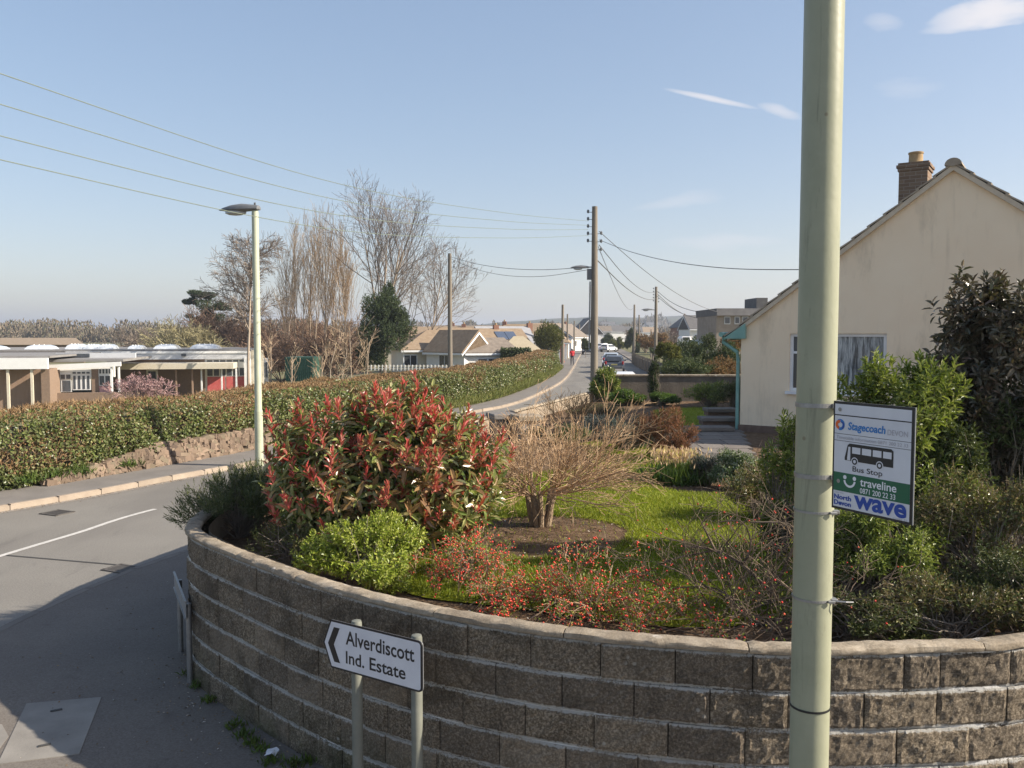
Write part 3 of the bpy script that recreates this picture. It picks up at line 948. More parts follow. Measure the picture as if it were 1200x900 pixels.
# ---- bus stop pole
PX, PY = U(956.5, 470, d=3.72).x, 3.72
pole = thing('bus_stop_pole', 'thick grey green painted pole with steel bands carrying the bus stop sign', 'pole', (PX, PY, .05))
MB().lathe((0, 0, 0), [(.0838, 0), (.0838, 2.0), (.083, 3.4), (.082, 6.5)], 40).build('post', m_pole, pole, world=False, smooth=True)


def bandz(v): return U(956, v, d=PY).z - .05


def band(v, h, mt, clip=True, name='band'):
    z = bandz(v); mb = MB()
    n = 40; vs, fs = [], []
    for zz, r in ((-h / 2, .0842), (-h / 2, .0872), (h / 2, .0872), (h / 2, .0842)):
        for k in range(n): a = 2 * math.pi * k / n; vs.append((r * math.cos(a), r * math.sin(a), z + zz))
    for j in range(3):
        for k in range(n): fs.append((j * n + k, j * n + (k + 1) % n, (j + 1) * n + (k + 1) % n, (j + 1) * n + k))
    mb.add(vs, fs); o = mb.build(name, mt, pole, world=False)
    if clip:
        c = MB(); c.box((.075, -.05, z), (.03, .028, h * 1.5)).box((.055, -.082, z), (.03, .012, h * 1.1)); c.build('band_clip', m_galv, pole, world=False, bevel=.002)
    return o


band(474, .019, m_galv); band(556, .019, m_galv); band(597, .010, m_galv); band(699, .010, m_galv); band(826, .009, m_rubber, False)
MB().tube([(.06, -.06, bandz(699)), (.12, -.075, bandz(699) - .002), (.155, -.07, bandz(700))], [.004, .004, .003], 6).build('band_tail', m_galv, pole, world=False)
for v in (474, 556):
    z = bandz(v)
    MB().box((.075, -.075, z), (.014, .08, .045)).tube([(.085, -.118, z), (.06, -.06, z)], .008, 6).build('sign_bracket', m_galv, pole, world=False, bevel=.002)

# ---- bus stop flag sign
A = U(977, 469.5, d=3.60); Bp = U(1073, 478, d=3.25)
ang = math.atan2(Bp.y - A.y, Bp.x - A.x); Wd = (Bp.xy - A.xy).length
ztop = A.z; Hh = ztop - U(976, 594.5, d=3.60).z
flag = thing('bus_stop_sign', 'white bus stop sign with bus symbol, green band and blue lettering fixed to thick pole', 'sign', (A.x, A.y, ztop - Hh), ang)
# local: x 0..Wd, z 0..Hh, face at y=0 towards -y
MB().box((Wd / 2, .004, Hh / 2), (Wd, .005, Hh)).build('panel', m_signback, flag, world=False, bevel=.001)


def rect(name, m, x0, x1, z0, z1, y, parent=flag, W=None, H=None):
    W = W or Wd; H = H or Hh
    mb = MB(); mb.add([(x0 * W, y, z0 * H), (x1 * W, y, z0 * H), (x1 * W, y, z1 * H), (x0 * W, y, z1 * H)], [(0, 1, 2, 3)])
    return mb.build(name, m, parent, world=False)


rect('border', m_signk, .0, .992, .0, 1, .0009)
rect('face', m_signw, .022, .962, .022, .975, .0002)
rect('rule', m_signk, .022, .962, .868, .878, -.0003)
rect('rule', m_signk, .022, .962, .700, .704, -.0003)
rect('rule', m_signk, .022, .962, .636, .640, -.0003)
rect('green_band', m_sgreen, .022, .962, .172, .345, -.0003)
T = lambda n, b, m, x0, z0, w, h, y=-.0011, bo=0, sh=0: text_part(n, b, m, flag, x0 * Wd, z0 * Hh, w * Wd, h * Hh, y, bo, sh)
T('lettering', 'Stagecoach', m_sblue2, .20, .725, .465, .092, bo=.025, sh=.12)
T('lettering', 'DEVON', m_sgrey, .69, .742, .235, .048)
T('small_print', 'Timetable information 0871 200 22 33', m_sgrey, .05, .655, .88, .030)
T('lettering', 'Bus Stop', m_signk, .27, .357, .37, .064, bo=.005)
T('lettering', 'traveline', m_sface, .37, .252, .44, .074, bo=.015)
T('lettering', '0871 200 22 33', m_sface, .37, .187, .43, .048, bo=.01)
T('lettering', 'North', m_sblue, .035, .093, .225, .045, bo=.035)
T('lettering', 'Devon', m_sblue, .035, .040, .225, .045, bo=.035)
T('lettering', 'wave', m_sblue, .295, .042, .635, .118, bo=.03)
T('small_print', 'route 21', m_sgrey, .78, .025, .16, .014)
T('small_print', 'ride the', m_sgrey, .04, .150, .12, .012)


def disc(name, m, cx, cz, r, y, n=24, a0=0, a1=2 * math.pi, r_in=0, parent=flag):
    vs, fs = [], []
    for k in range(n + 1):
        a = a0 + (a1 - a0) * k / n
        vs.append((cx + r * math.cos(a), y, cz + r * math.sin(a))); vs.append((cx + r_in * math.cos(a), y, cz + r_in * math.sin(a)))
    for k in range(n): fs.append((2 * k, 2 * k + 2, 2 * k + 3, 2 * k + 1))
    mb = MB(); mb.add(vs, fs); return mb.build(name, m, parent, world=False)


cx, cz = .095 * Wd, .785 * Hh
disc('logo', m_sblue2, cx, cz, .060 * Wd, -.0009, a0=-1.9, a1=2.2, r_in=.030 * Wd)
disc('logo', m_sred, cx - .004, cz, .050 * Wd, -.0012, a0=1.3, a1=4.6, r_in=.018 * Wd)
disc('logo', m_sblue, cx + .006, cz - .002, .040 * Wd, -.0014, a0=-1.4, a1=1.6, r_in=.024 * Wd)
# smiley of the green band
cx, cz = .235 * Wd, .285 * Hh
disc('smile', m_sface, cx, cz, .078 * Wd, -.0011, a0=math.pi + .1, a1=2 * math.pi - .1, r_in=.055 * Wd)
for sx in (-1, 1): disc('smile', m_sface, cx + sx * .062 * Wd, cz + .022 * Hh, .022 * Wd, -.0011)
# bus pictogram
def poly(name, m, pts, y):
    mb = MB(); mb.add([(x * Wd, y, z * Hh) for x, z in pts], [tuple(range(len(pts)))]); return mb.build(name, m, flag, world=False)


poly('bus_symbol', m_signk, [(.165, .465), (.165, .49), (.20, .605), (.225, .622), (.74, .622), (.765, .605), (.765, .462)], -.0009)
for x0, x1 in ((.26, .365), (.385, .50), (.52, .625), (.645, .745)): rect('symbol_window', m_signw, x0, x1, .535, .593, -.0014)
poly('symbol_door', m_signw, [(.198, .468), (.198, .49), (.212, .592), (.238, .592), (.238, .468)], -.0014)
for x in (.295, .605):
    disc('symbol_wheel', m_signw, x * Wd, .464 * Hh, .044 * Wd, -.0013); disc('symbol_wheel', m_signk, x * Wd, .464 * Hh, .034 * Wd, -.0016); disc('symbol_wheel', m_signw, x * Wd, .464 * Hh, .018 * Wd, -.0019)
for x, z in ((.09, .925), (.09, .262)):
    disc('bolt', m_galv, x * Wd, z * Hh, .022 * Wd, -.0022, 12)

# ---- direction sign on two posts
L0 = U(379, 724.5, d=5.62); R0 = U(495, 750.5, d=5.17)
ang = math.atan2(R0.y - L0.y, R0.x - L0.x); W2 = (R0.xy - L0.xy).length
zt = (L0.z + R0.z) / 2; H2 = R0.z - U(492, 811, d=5.17).z
ds = thing('direction_sign', 'white arrow shaped direction sign with black border on two grey posts before the curved wall', 'sign', (L0.x, L0.y, .05), ang)
z0 = zt - H2 - .05
tip = .07
def outline(i, r=.02):
    """sign outline inset by i: pointed left end, rounded right corners"""
    pts = [(0 + i * 1.1 + .0, H2 / 2), (tip + i * .55, i)]
    for k in range(5):
        a = -math.pi / 2 + math.pi / 2 * k / 4; rr_ = max(r + .012 - i, .004); pts.append((W2 - i - rr_ + rr_ * math.cos(a), i + rr_ + rr_ * math.sin(a)))
    for k in range(5):
        a = math.pi / 2 * k / 4; rr_ = max(r + .012 - i, .004); pts.append((W2 - i - rr_ + rr_ * math.cos(a), H2 - i - rr_ + rr_ * math.sin(a)))
    pts.append((tip + i * .55, H2 - i))
    return pts


mb = MB(); mb.prism([(x, -.004, z0 + z) for x, z in outline(0)], (0, .006, 0)); mb.build('panel', m_signk, ds, world=False)
mb = MB(); mb.add([(x, -.005, z0 + z) for x, z in outline(.0125)], [tuple(range(len(outline(0))))]); mb.build('face', m_signw, ds, world=False)
mb = MB(); mb.prism([(x + .004, .0022, z0 + z) for x, z in outline(.001)], (0, .004, 0)); mb.build('back_plate', m_signback, ds, world=False)
cx = .045
mb = MB(); mb.add([(cx, -.0058, z0 + H2 * .5), (cx + .055, -.0058, z0 + H2 * .14), (cx + .108, -.0058, z0 + H2 * .14), (cx + .053, -.0058, z0 + H2 * .5), (cx + .108, -.0058, z0 + H2 * .86), (cx + .055, -.0058, z0 + H2 * .86)], [(0, 1, 2, 3), (0, 3, 4, 5)])
mb.build('arrow', m_signk, ds, world=False)
text_part('lettering', 'Alverdiscott', m_signk, ds, .205, z0 + H2 * .56, W2 * .685, H2 * .29, -.0058, .016)
text_part('lettering', 'Ind.', m_signk, ds, .205, z0 + H2 * .17, W2 * .19, H2 * .26, -.0058, .016)
text_part('lettering', 'Estate', m_signk, ds, .205 + W2 * .245, z0 + H2 * .17, W2 * .355, H2 * .26, -.0058, .016)
for f in (.30, .90):
    p = MB().lathe((W2 * f, .047, 0), [(.036, 0), (.036, z0 + H2 - .006), (.031, z0 + H2 + .010), (.012, z0 + H2 + .016)], 20).build('post', m_gpost, ds, world=False, smooth=True)
    for zz in (.25, .75):
        MB().box((W2 * f, .02, z0 + H2 * zz), (.10, .03, .025)).build('clip', m_galv, ds, world=False)

# ---- street name plate seen from behind
a, b = Vector((-3.42, 8.60, 0)), Vector((-2.93, 7.62, 0))
an = math.atan2(b.y - a.y, b.x - a.x); Ln = (b - a).length
np_ = thing('street_name_plate', 'low grey street name plate on two pale posts at left foot of the wall', 'sign', (a.x, a.y, .05), an)
MB().box((Ln / 2, -.03, .70), (Ln, .006, .15)).build('plate', m_signback, np_, world=False)
MB().box((Ln / 2, -.034, .78), (Ln, .02, .012)).box((Ln / 2, -.034, .622), (Ln, .02, .012)).build('frame', m_galv, np_, world=False)
for f in (.16, .93):
    MB().lathe((Ln * f, 0, 0), [(.026, 0), (.026, .74), (.0, .745)], 12).build('post', m_galv, np_, world=False, smooth=True)

# ---- covers, gullies, litter
m_conc = mat('concrete_cover', (.20, .185, .165), (.28, .26, .23), 2.5, .9, .35, 45, .006, 'World')
pts = [G2(*q, .062) for q in ((31, 824), (119, 816.5), (93, 883), (-3, 895))]
mb = MB(); mb.prism([(x, y, .045) for x, y in pts], (0, 0, .016)); cov = mb.build('access_cover', m_conc, label='square pale concrete access cover set in the dark footpath', cat='cover')
pts2 = [G2(*q, .062) for q in ((-30, 850), (2, 848), (10, 862), (-3, 880), (-40, 884))]
mb = MB(); mb.prism([(x, y, .045) for x, y in pts2], (0, 0, .014)); mb.build('access_cover', m_conc, label='second concrete cover cut off at the left edge of the photo', cat='cover')
for (u, v) in ((66, 832), (52, 873)):
    p = U(u, v, z=.066); MB().box((0, 0, 0), (.09, .03, .004), rz=.5).build('lifting_slot', m_shadow_slot, cov, world=False).location = p - off(cov)
m_iron = mat('cast_iron', (.10, .09, .08), (.15, .135, .12), 30, .7, .3, 60, .004, 'World', .4, .4)
for (u, v), w, lab in (((76, 602.5), .36, 'iron drain grating in the road by the far kerb'), ((156, 669), .30, 'iron drain grating in the road by the near kerb')):
    p = U(u, v, z=.0)
    g = thing('drain_grating', lab, 'drain', (p.x, p.y, .004), 1.15)
    MB().box((0, 0, .004), (w, .05, .016)).box((0, .4, .004), (w, .05, .016)).box((-w / 2, .2, .004), (.04, .45, .016)).box((w / 2, .2, .004), (.04, .45, .016)).build('frame', m_iron, g, world=False)
    for k in range(8): MB().box((-w / 2 + .045 + k * (w - .06) / 8, .2, .004), (.022, .36, .012)).build('bar', m_iron, g, world=False)
m_paper = mat('white_litter', (.7, .7, .72), (.6, .6, .63), 20, .7)
p = U(316, 886, z=.07); mb = MB(); rr = random.Random(3)
vs = [(p.x + x * .03 + rr.uniform(-.01, .01), p.y + y * .03 + rr.uniform(-.01, .01), .07 + rr.uniform(0, .045)) for x in range(-1, 3) for y in range(-1, 3)]
mb.add(vs, [(i * 4 + j, i * 4 + j + 1, i * 4 + j + 5, i * 4 + j + 4) for i in range(3) for j in range(3)])
mb.build('litter', m_paper, label='crumpled white paper litter on the footpath by the wall', cat='litter')

# weeds and moss at the foot of the wall and on the bank
m_weed = fmat('weed_green', [(.05, .09, .015), (.08, .13, .02), (.11, .16, .03), (.06, .07, .02)], .3, .6)
def tuft_patch(name, label, cat, pts, r, n, L, W, m, z):
    B = []
    for (x, y) in pts: B.append(np.stack([x + RG.normal(0, r, n), y + RG.normal(0, r, n), np.full(n, z)], -1))
    B = np.concatenate(B); D = nrm(np.stack([RG.normal(0, .5, len(B)), RG.normal(0, .5, len(B)), np.ones(len(B)) * .9], -1))
    V, Q = leaves(B, D, RG.normal(size=(len(B), 3)), L * RG.uniform(.5, 1.1, len(B)), W)
    return np_obj(name, V, Q, m, label=label, cat=cat, kind='stuff')


def footpts(px): return [G2(u, v, .06) for u, v in px]


tuft_patch('weeds', 'weeds growing in the joint between wall and footpath', 'weeds', footpts([(222, 790), (232, 805), (245, 822), (284, 862), (296, 872), (305, 880), (318, 893), (345, 897), (362, 893), (272, 852)]), .035, 55, .08, .014, m_weed, .055)

# ================================================================== VEGETATION
m_ivy = fmat('hedge_leaf', [(.07, .095, .025), (.11, .14, .035), (.16, .19, .05), (.05, .065, .022), (.26, .28, .11), (.09, .10, .03), (.20, .18, .08)], .2, .38, .45)
m_dead = fmat('hedge_dead_twig', [(.24, .15, .075), (.33, .22, .12), (.17, .105, .055), (.40, .29, .17), (.21, .12, .06)], .1, .8, .1)
m_bark = mat('grey_brown_bark', (.15, .125, .10), (.24, .20, .16), 14, .95, .5, 50, .01, 'World')
m_barkl = mat('pale_bark', (.30, .24, .18), (.42, .34, .26), 14, .9, .4, 50, .01, 'World')
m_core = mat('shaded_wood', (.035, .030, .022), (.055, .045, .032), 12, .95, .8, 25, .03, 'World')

HP = Path(HEDGE)


def hedge(name, label, t0, t1, hf, thick, nleaf, ntwig, gfrac=1.0):
    x0, y0 = HP.at((t0 + t1) / 2)
    h = thing(name, label, 'hedge', (float(x0), float(y0), KH))
    # core solid
    ts = np.arange(t0, t1 + .01, 1.0)
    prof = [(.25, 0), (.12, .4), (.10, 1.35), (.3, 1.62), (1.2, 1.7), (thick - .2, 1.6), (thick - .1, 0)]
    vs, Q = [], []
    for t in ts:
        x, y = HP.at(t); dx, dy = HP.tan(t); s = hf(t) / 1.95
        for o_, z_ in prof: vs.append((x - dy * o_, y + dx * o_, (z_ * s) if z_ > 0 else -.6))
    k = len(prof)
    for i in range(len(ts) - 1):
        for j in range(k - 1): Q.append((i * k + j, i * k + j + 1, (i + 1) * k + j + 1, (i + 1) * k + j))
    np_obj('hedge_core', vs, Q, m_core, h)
    # surface parameter p in 0..1: front 0...6, top .6...1
    def surf(n, lo, hi):
        t = RG.uniform(t0, t1, n); q = RG.uniform(lo, hi, n)
        x, y = HP.at(t); dx, dy = HP.tan(t)
        hh = np.array([hf(v) for v in t])
        lump = np.array([noise.noise((a * .55, b * 2.2, 0)) * .22 + noise.noise((a * 2.3, b * 5, 4)) * .09 for a, b in zip(t, q)])
        f = np.clip(q / .6, 0, 1); g = np.clip((q - .6) / .4, 0, 1)
        o_ = .02 + .16 * f ** 3 + g * (thick - .1) - lump * (1 - g)
        z = f * hh * .93 + .08 * np.sin(g * 3.0) + lump * g * .9 + g * .12
        nout = np.stack([dy * (1 - g) * 1.0, -dx * (1 - g) * 1.0, .25 + g], -1)
        P = np.stack([x - dy * o_, y + dx * o_, z + KH], -1)
        return t, q, P, nrm(nout)
    t, q, P, N = surf(nleaf, 0.0, .80)
    brn = np.array([noise.noise((a * .35, b * 3, 9)) for a, b in zip(t, q)])
    keep = (q + brn * .22 + RG.normal(0, .07, nleaf) < .66) & ~((brn > .30) & (RG.random(nleaf) < .5)) & (RG.random(nleaf) < gfrac)
    hole = np.array([noise.noise((a[0] * 1.9, a[1] * 1.9, a[2] * 3.2)) for a in P]); keep &= (hole < .20) | (RG.random(nleaf) < .4)
    P, N, t = P[keep], N[keep], t[keep]
    P = P + N * RG.normal(0, .06, (len(P), 1)) 
    D = nrm(N * .5 + RG.normal(0, .6, P.shape) + np.array([0, 0, -.25]))
    sc = 1 + .012 * (P[:, 1] - 18)
    V, Q = leaves(P, D, N + RG.normal(0, .45, P.shape), .074 * sc * RG.uniform(.5, 1.3, len(P)), .058 * sc)
    np_obj('foliage', V, Q, m_ivy, h, kind='stuff')
    t, q, P, N = surf(ntwig, .10, 1.0)
    brn = np.array([noise.noise((a * .35, b * 3, 9)) for a, b in zip(t, q)])
    keep = (q + brn * .22 + RG.normal(0, .07, ntwig) > .60) | ((brn > .2) & (RG.random(ntwig) < .5)) | (RG.random(ntwig) < .12 + .5 * (1 - gfrac))
    P, N = P[keep], N[keep]
    D = nrm(N * .35 + RG.normal(0, .55, P.shape) + np.array([0, 0, .5]))
    far = 1 + .02 * np.maximum(P[:, 1] - 18, 0)
    V, Q = leaves(P - D * .08, D, RG.normal(size=P.shape), RG.uniform(.08, .24, len(P)), .017 * far)
    # some leaf-like curled brown leaves too
    k = RG.random(len(P)) < .6
    V2, Q2 = leaves(P[k], nrm(RG.normal(size=P[k].shape)), RG.normal(size=P[k].shape), .06 * far[k], .045 * far[k])
    np_obj('twigs', np.concatenate([V, V2]), np.concatenate([Q, Q2 + len(V)]), m_dead, h, kind='stuff')
    return h


tsplit = 42.0
hedge('hedge', 'long leafy green hedge with brown clipped top above the rubble bank', 2.0, tsplit, lambda t: 1.36 + .04 * math.sin(t * .7) + .003 * t, 1.9, 135000, 66000, .88)
hedge('hedge', 'farther hazier stretch of hedge curving beside the road towards the postbox', tsplit, HP.len - 1, lambda t: 1.48 + .004 * (t - 42), 1.9, 42000, 34000, .62)

# rubble bank under the near hedge: individual stones, joined
m_rub = fmat('rubble_stone', [(.15, .11, .08), (.20, .15, .11), (.12, .09, .07), (.26, .19, .14), (.17, .14, .10)], 0, .95, .1)
m_bankearth = mat('bank_earth', (.10, .075, .05), (.16, .12, .085), 6, .95, .8, 12, .05, 'World')
bk = thing('rubble_bank', 'low bank of rough pinkish rubble stones at the foot of the hedge', 'bank', (-8.6, 20.6, KH))
vs, qs, b = [], [], 0
tb0 = 9.9
for i in range(1500):
    t = tb0 + 14.5 * RG.random(); f = RG.random()
    hmax = .50 * min(1, (t - tb0) / 3.5 + .12) * (1 - .3 * max(0, (t - tb0 - 10) / 4.5)); zz = f * hmax
    x, y = HP.at(t); dx, dy = HP.tan(t); o_ = -.30 + .30 * (zz / .66) + RG.normal(0, .02)
    c = Vector((x - dy * o_, y + dx * o_, zz + KH))
    w = RG.uniform(.07, .17); hgt = RG.uniform(.035, .075); an = math.atan2(dy, dx) + RG.normal(0, .25)
    mm = Matrix.Rotation(an, 3, 'Z') @ Matrix.Rotation(RG.normal(0, .25), 3, 'Y')
    for X_, Y_, Z_ in ((-1, -1, -1), (1, -1, -1), (1, 1, -1), (-1, 1, -1), (-.8, -.75, 1), (.75, -.85, 1), (.8, 1, 1), (-.85, 1, 1)):
        j = mm @ Vector((X_ * w * RG.uniform(.8, 1.1), Y_ * .09, Z_ * hgt * RG.uniform(.75, 1.1))); vs.append(tuple(c + j))
    for q in ((0, 1, 5, 4), (1, 2, 6, 5), (2, 3, 7, 6), (3, 0, 4, 7), (4, 5, 6, 7), (0, 3, 2, 1)): qs.append(tuple(b + k for k in q))
    b += 8
np_obj('rubble_stones', vs, qs, m_rub, bk, kind='stuff')
V, Q = strip(HP, .26, .10, tb0 + 2.5, tb0 + 14.5, .5, .0, .5)
V[:, 2] += KH - .02
np_obj('bank_earth', V, Q, m_bankearth, bk)
tuft_patch('weeds', 'bright green weed clumps on the rubble bank beside the far footpath', 'weeds', [G2(u, v, KH) for u, v in ((88, 562), (97, 560), (240, 533), (248, 531), (60, 566), (30, 571), (150, 552), (200, 540))], .13, 160, .26, .03, m_weed, KH + .1)
# grass verge at the foot of the farther hedge
m_verge = fmat('verge_grass', [(.14, .17, .04), (.19, .20, .06), (.25, .22, .09), (.11, .13, .03)], .2, .8)
n = 26000; t = RG.uniform(24, HP.len - 2, n); x, y = HP.at(t); dx, dy = HP.tan(t); o_ = RG.uniform(-.35, .12, n); zz = np.maximum(0, (o_ + .35)) * .9
B = np.stack([x - dy * o_, y + dx * o_, KH - .02 + zz * RG.random(n)], -1)
V, Q = leaves(B, nrm(np.stack([RG.normal(0, .5, n), RG.normal(0, .5, n), np.ones(n)], -1)), RG.normal(size=(n, 3)), .16 + .004 * y, .03)
np_obj('grass_verge', V, Q, m_verge, kind='stuff')


def bush(name, label, cat, c, rad, mats, n_shoots, K, L, W, nl=16, lr=.36, a=(.45, 1.3), length=.12, up=.3, stems=10, single=0, tpl=LEAF1, m_stem=None, zmin=-.5, droop=.2, tipm=None, tipfrac=.3, stuffname='foliage', jitter=.3):
    global RG
    import zlib
    RG = np.random.default_rng(zlib.crc32(label.encode())); random.seed(zlib.crc32(label.encode()))
    c = Vector(c); base = Vector((c.x, c.y, GZ))
    t = thing(name, label, cat, base)
    P, D = lumpy(n_shoots, tuple(c), rad, nl, lr, .45, zmin, GZ + .03)
    D = nrm(D + np.array([0, 0, up]) + RG.normal(0, jitter, D.shape))
    B, DD, N, Ls, Ws = shoot(P, D, K, L, W, length, a[0], a[1], droop)
    if tipm is not None:
        isT = np.repeat(RG.random(len(P)) < tipfrac, K) & (np.tile(np.arange(K), len(P)) < max(2, K // 2))
        V, Q = leaves(B[isT], DD[isT], N[isT], Ls[isT], Ws[isT], tpl); np_obj('young_leaves', V, Q, tipm, t, kind='stuff')
        B, DD, N, Ls, Ws = B[~isT], DD[~isT], N[~isT], Ls[~isT], Ws[~isT]
    if single: B, DD, N, Ls, Ws = single_leaves(t, mats, B, DD, N, Ls, Ws, single)
    V, Q = leaves(B, DD, N, Ls, Ws, tpl); np_obj(stuffname, V, Q, mats, t, kind='stuff')
    segs = []
    pick = RG.choice(len(P), min(len(P), stems * 14), replace=False)
    for i in range(stems):
        q = base + Vector((random.gauss(0, rad[0] * .10), random.gauss(0, rad[1] * .10), 0))
        for j in pick[i::stems]:
            e = Vector(P[j]); g = lambda k: Vector((random.gauss(0, k), random.gauss(0, k), random.gauss(0, k * .5)))
            m1 = q.lerp(e, .3) + Vector((0, 0, .08)) + g(.05); m2 = m1.lerp(e, .5) + g(.06); r = .0065
            segs += [(*q, *m1, r, r * .8, 0), (*m1, *m2, r * .8, r * .5, 0), (*m2, *e, r * .5, .002, 0)]
    V, Q = wood(segs, 4); np_obj('stems', V, Q, m_stem or m_bark, t, kind='stuff')
    return t, P, D


# photinia with red young shoots
m_phg = fmat('photinia_leaf', [(.12, .17, .04), (.22, .27, .07), (.25, .26, .08), (.40, .39, .16), (.32, .17, .09), (.09, .13, .035), (.52, .48, .28), (.24, .26, .08)], .3, .24, .6)
m_phr = fmat('photinia_young_leaf', [(.58, .08, .08), (.68, .17, .15), (.45, .05, .045), (.70, .32, .26), (.60, .12, .11)], .35, .3, .5)
cp = U(452, 545, d=8.3)
RG = np.random.default_rng(12)
ph = thing('photinia_bush', 'large round photinia bush with bright red young shoots behind the curved wall', 'bush', (cp.x, cp.y, GZ))
P, D = lumpy(620, (cp.x, cp.y, 1.94), (1.30, 1.0, .90), 64, .20, .5, -.75, GZ + .08)
P2, D2 = ellip(640, (cp.x, cp.y, 1.86), (1.20, .95, .84), .55, -.85); k = P2[:, 2] > GZ + .08; P = np.concatenate([P, P2[k]]); D = np.concatenate([D, D2[k]])
D = nrm(D + np.array([0, 0, .55]) + RG.normal(0, .25, D.shape))
B, DD, N, Ls, Ws = shoot(P, D, 11, .150, .052, .22, .5, 1.7, .35, .3)
B, DD, N, Ls, Ws = single_leaves(ph, m_phg, B, DD, N, Ls, Ws, 240)
V, Q = leaves(B, DD, N, Ls, Ws, LEAF3); np_obj('foliage', V, Q, m_phg, ph, kind='stuff')
# red shoots: upright narrow leaves at tips of the outer crown
o = np.argsort(-(.55 * (P[:, 2] - 1.87) / .8 + .5 * np.linalg.norm((P[:, :2] - np.array([cp.x, cp.y])) / 1.1, axis=1) - .45 * (P[:, 1] - cp.y) + RG.normal(0, .40, len(P))))[:310]
PR = P[o] + D[o] * .06; DR = nrm(D[o] * .6 + np.array([0, 0, 1.1]))
B, DD, N, Ls, Ws = shoot(PR, DR, 11, .105, .032, .15, .12, .85, 0, .18)
B, DD, N, Ls, Ws = single_leaves(ph, m_phr, B, DD, N, Ls, Ws, 60, 'young_leaf')
V, Q = leaves(B, DD, N, Ls, Ws, LEAF3); np_obj('young_leaves', V, Q, m_phr, ph, kind='stuff')
segs = []
for j in RG.choice(len(P), 160, replace=False):
    q = Vector((cp.x + random.gauss(0, .1), cp.y + random.gauss(0, .1), GZ)); e = Vector(P[j]); m1 = q.lerp(e, .45) + Vector((0, 0, .1))
    segs += [(*q, *m1, .014, .009, 0), (*m1, *e, .009, .003, 0)]
V, Q = wood(segs, 4); np_obj('stems', V, Q, m_bark, ph, kind='stuff')

# yellow-green euonymus in front of it
m_euo = fmat('euonymus_leaf', [(.18, .25, .025), (.28, .34, .04), (.40, .44, .08), (.12, .17, .02), (.33, .38, .05), (.48, .48, .14)], .3, .35, .45)
c = U(430, 645, d=7.1)
bush('euonymus_bush', 'low bright yellow green leafy bush in front of the red photinia', 'bush', (c.x, c.y, 1.38), (.60, .55, .46), m_euo, 1500, 9, .042, .020, 16, .34, single=0, length=.09, up=.6)
c = U(545, 640, d=7.4)
bush('euonymus_bush', 'small green leafy bush at lower right foot of the red photinia', 'bush', (c.x, c.y, 1.25), (.33, .35, .24), m_euo, 350, 8, .04, .018, 8, .4, length=.08, up=.5)

# dark spreading evergreen at the left end
m_dk = fmat('dark_evergreen_leaf', [(.05, .07, .022), (.08, .105, .03), (.13, .145, .05), (.04, .055, .02), (.20, .19, .08)], .12, .5, .3)
c = U(292, 607, d=8.9)
t_, P, D = bush('spreading_evergreen', 'dark spreading evergreen with spiky shoots overhanging left end of the wall', 'bush', (c.x, c.y + .1, 1.50), (.82, .95, .38), m_dk, 1900, 16, .060, .009, 18, .34, a=(.2, .95), length=.17, up=.75, zmin=-.3, droop=0)
c = U(345, 650, d=7.7)
bush('spreading_evergreen', 'sparse olive twiggy bush low between dark evergreen and yellow green bush', 'bush', (c.x, c.y, 1.32), (.45, .5, .28), fmat('olive_leaf', [(.07, .09, .025), (.12, .14, .04), (.18, .17, .06), (.10, .08, .04)], .2, .5), 520, 9, .035, .012, 10, .4, length=.09, up=.6)
c = U(262, 628, d=8.3)

# pruned bare shrub on the lawn
m_straw = fmat('straw_twig', [(.38, .25, .145), (.48, .34, .20), (.30, .195, .11), (.54, .40, .26), (.34, .21, .125)], 0, .85, .15)
m_stool = mat('gnarled_pale_bark', (.24, .17, .11), (.36, .27, .18), 22, .95, .9, 40, .02, 'World')
b0 = U(633, 617, z=GZ + .03)
bs = thing('pruned_shrub', 'bare pruned shrub with a dome of pale arching twigs on the lawn', 'shrub', (b0.x, b0.y, GZ))
trunks, twigs, rr = [], [], random.Random(11)
P_tw = [(7, 5, .50, .60, .01, .09), (5, 4, .6, .6, .02, .12), (4, 0, .5, .6, .02, .12)]
for i in range(9):
    a = i * 2.4; q = b0 + Vector((math.cos(a) * .075, math.sin(a) * .06, -.05)); d = Vector((math.cos(a) * .22, math.sin(a) * .2, 1)).normalized()
    hh = rr.uniform(.34, .5); q2 = q + d * hh * .5; q3 = q2 + (d + Vector((rr.gauss(0, .12), rr.gauss(0, .12), 0))).normalized() * hh * .5
    mb = MB(); mb.tube([q, q2, q3, q3 + Vector((0, 0, .03))], [.036, .026, .032, .016], 7); mb.build('trunk', m_stool, bs, smooth=True)
    for k in range(8):
        w = a + rr.gauss(0, .75); e = rr.uniform(.02, 1.45) * (1 if rr.random() < .35 else .62)
        dd = Vector((math.cos(w) * math.cos(e), math.sin(w) * math.cos(e), math.sin(e) * .9))
        grow(twigs, q3, dd, rr.uniform(.50, .70) * (1.5 if dd.x > 0 and dd.z < .6 else .9), .0080, 0, P_tw, None, rr)
V, Q = wood(twigs, 4, .0022); np_obj('twigs', V, Q, m_straw, bs, kind='stuff')
print('pruned', len(twigs))

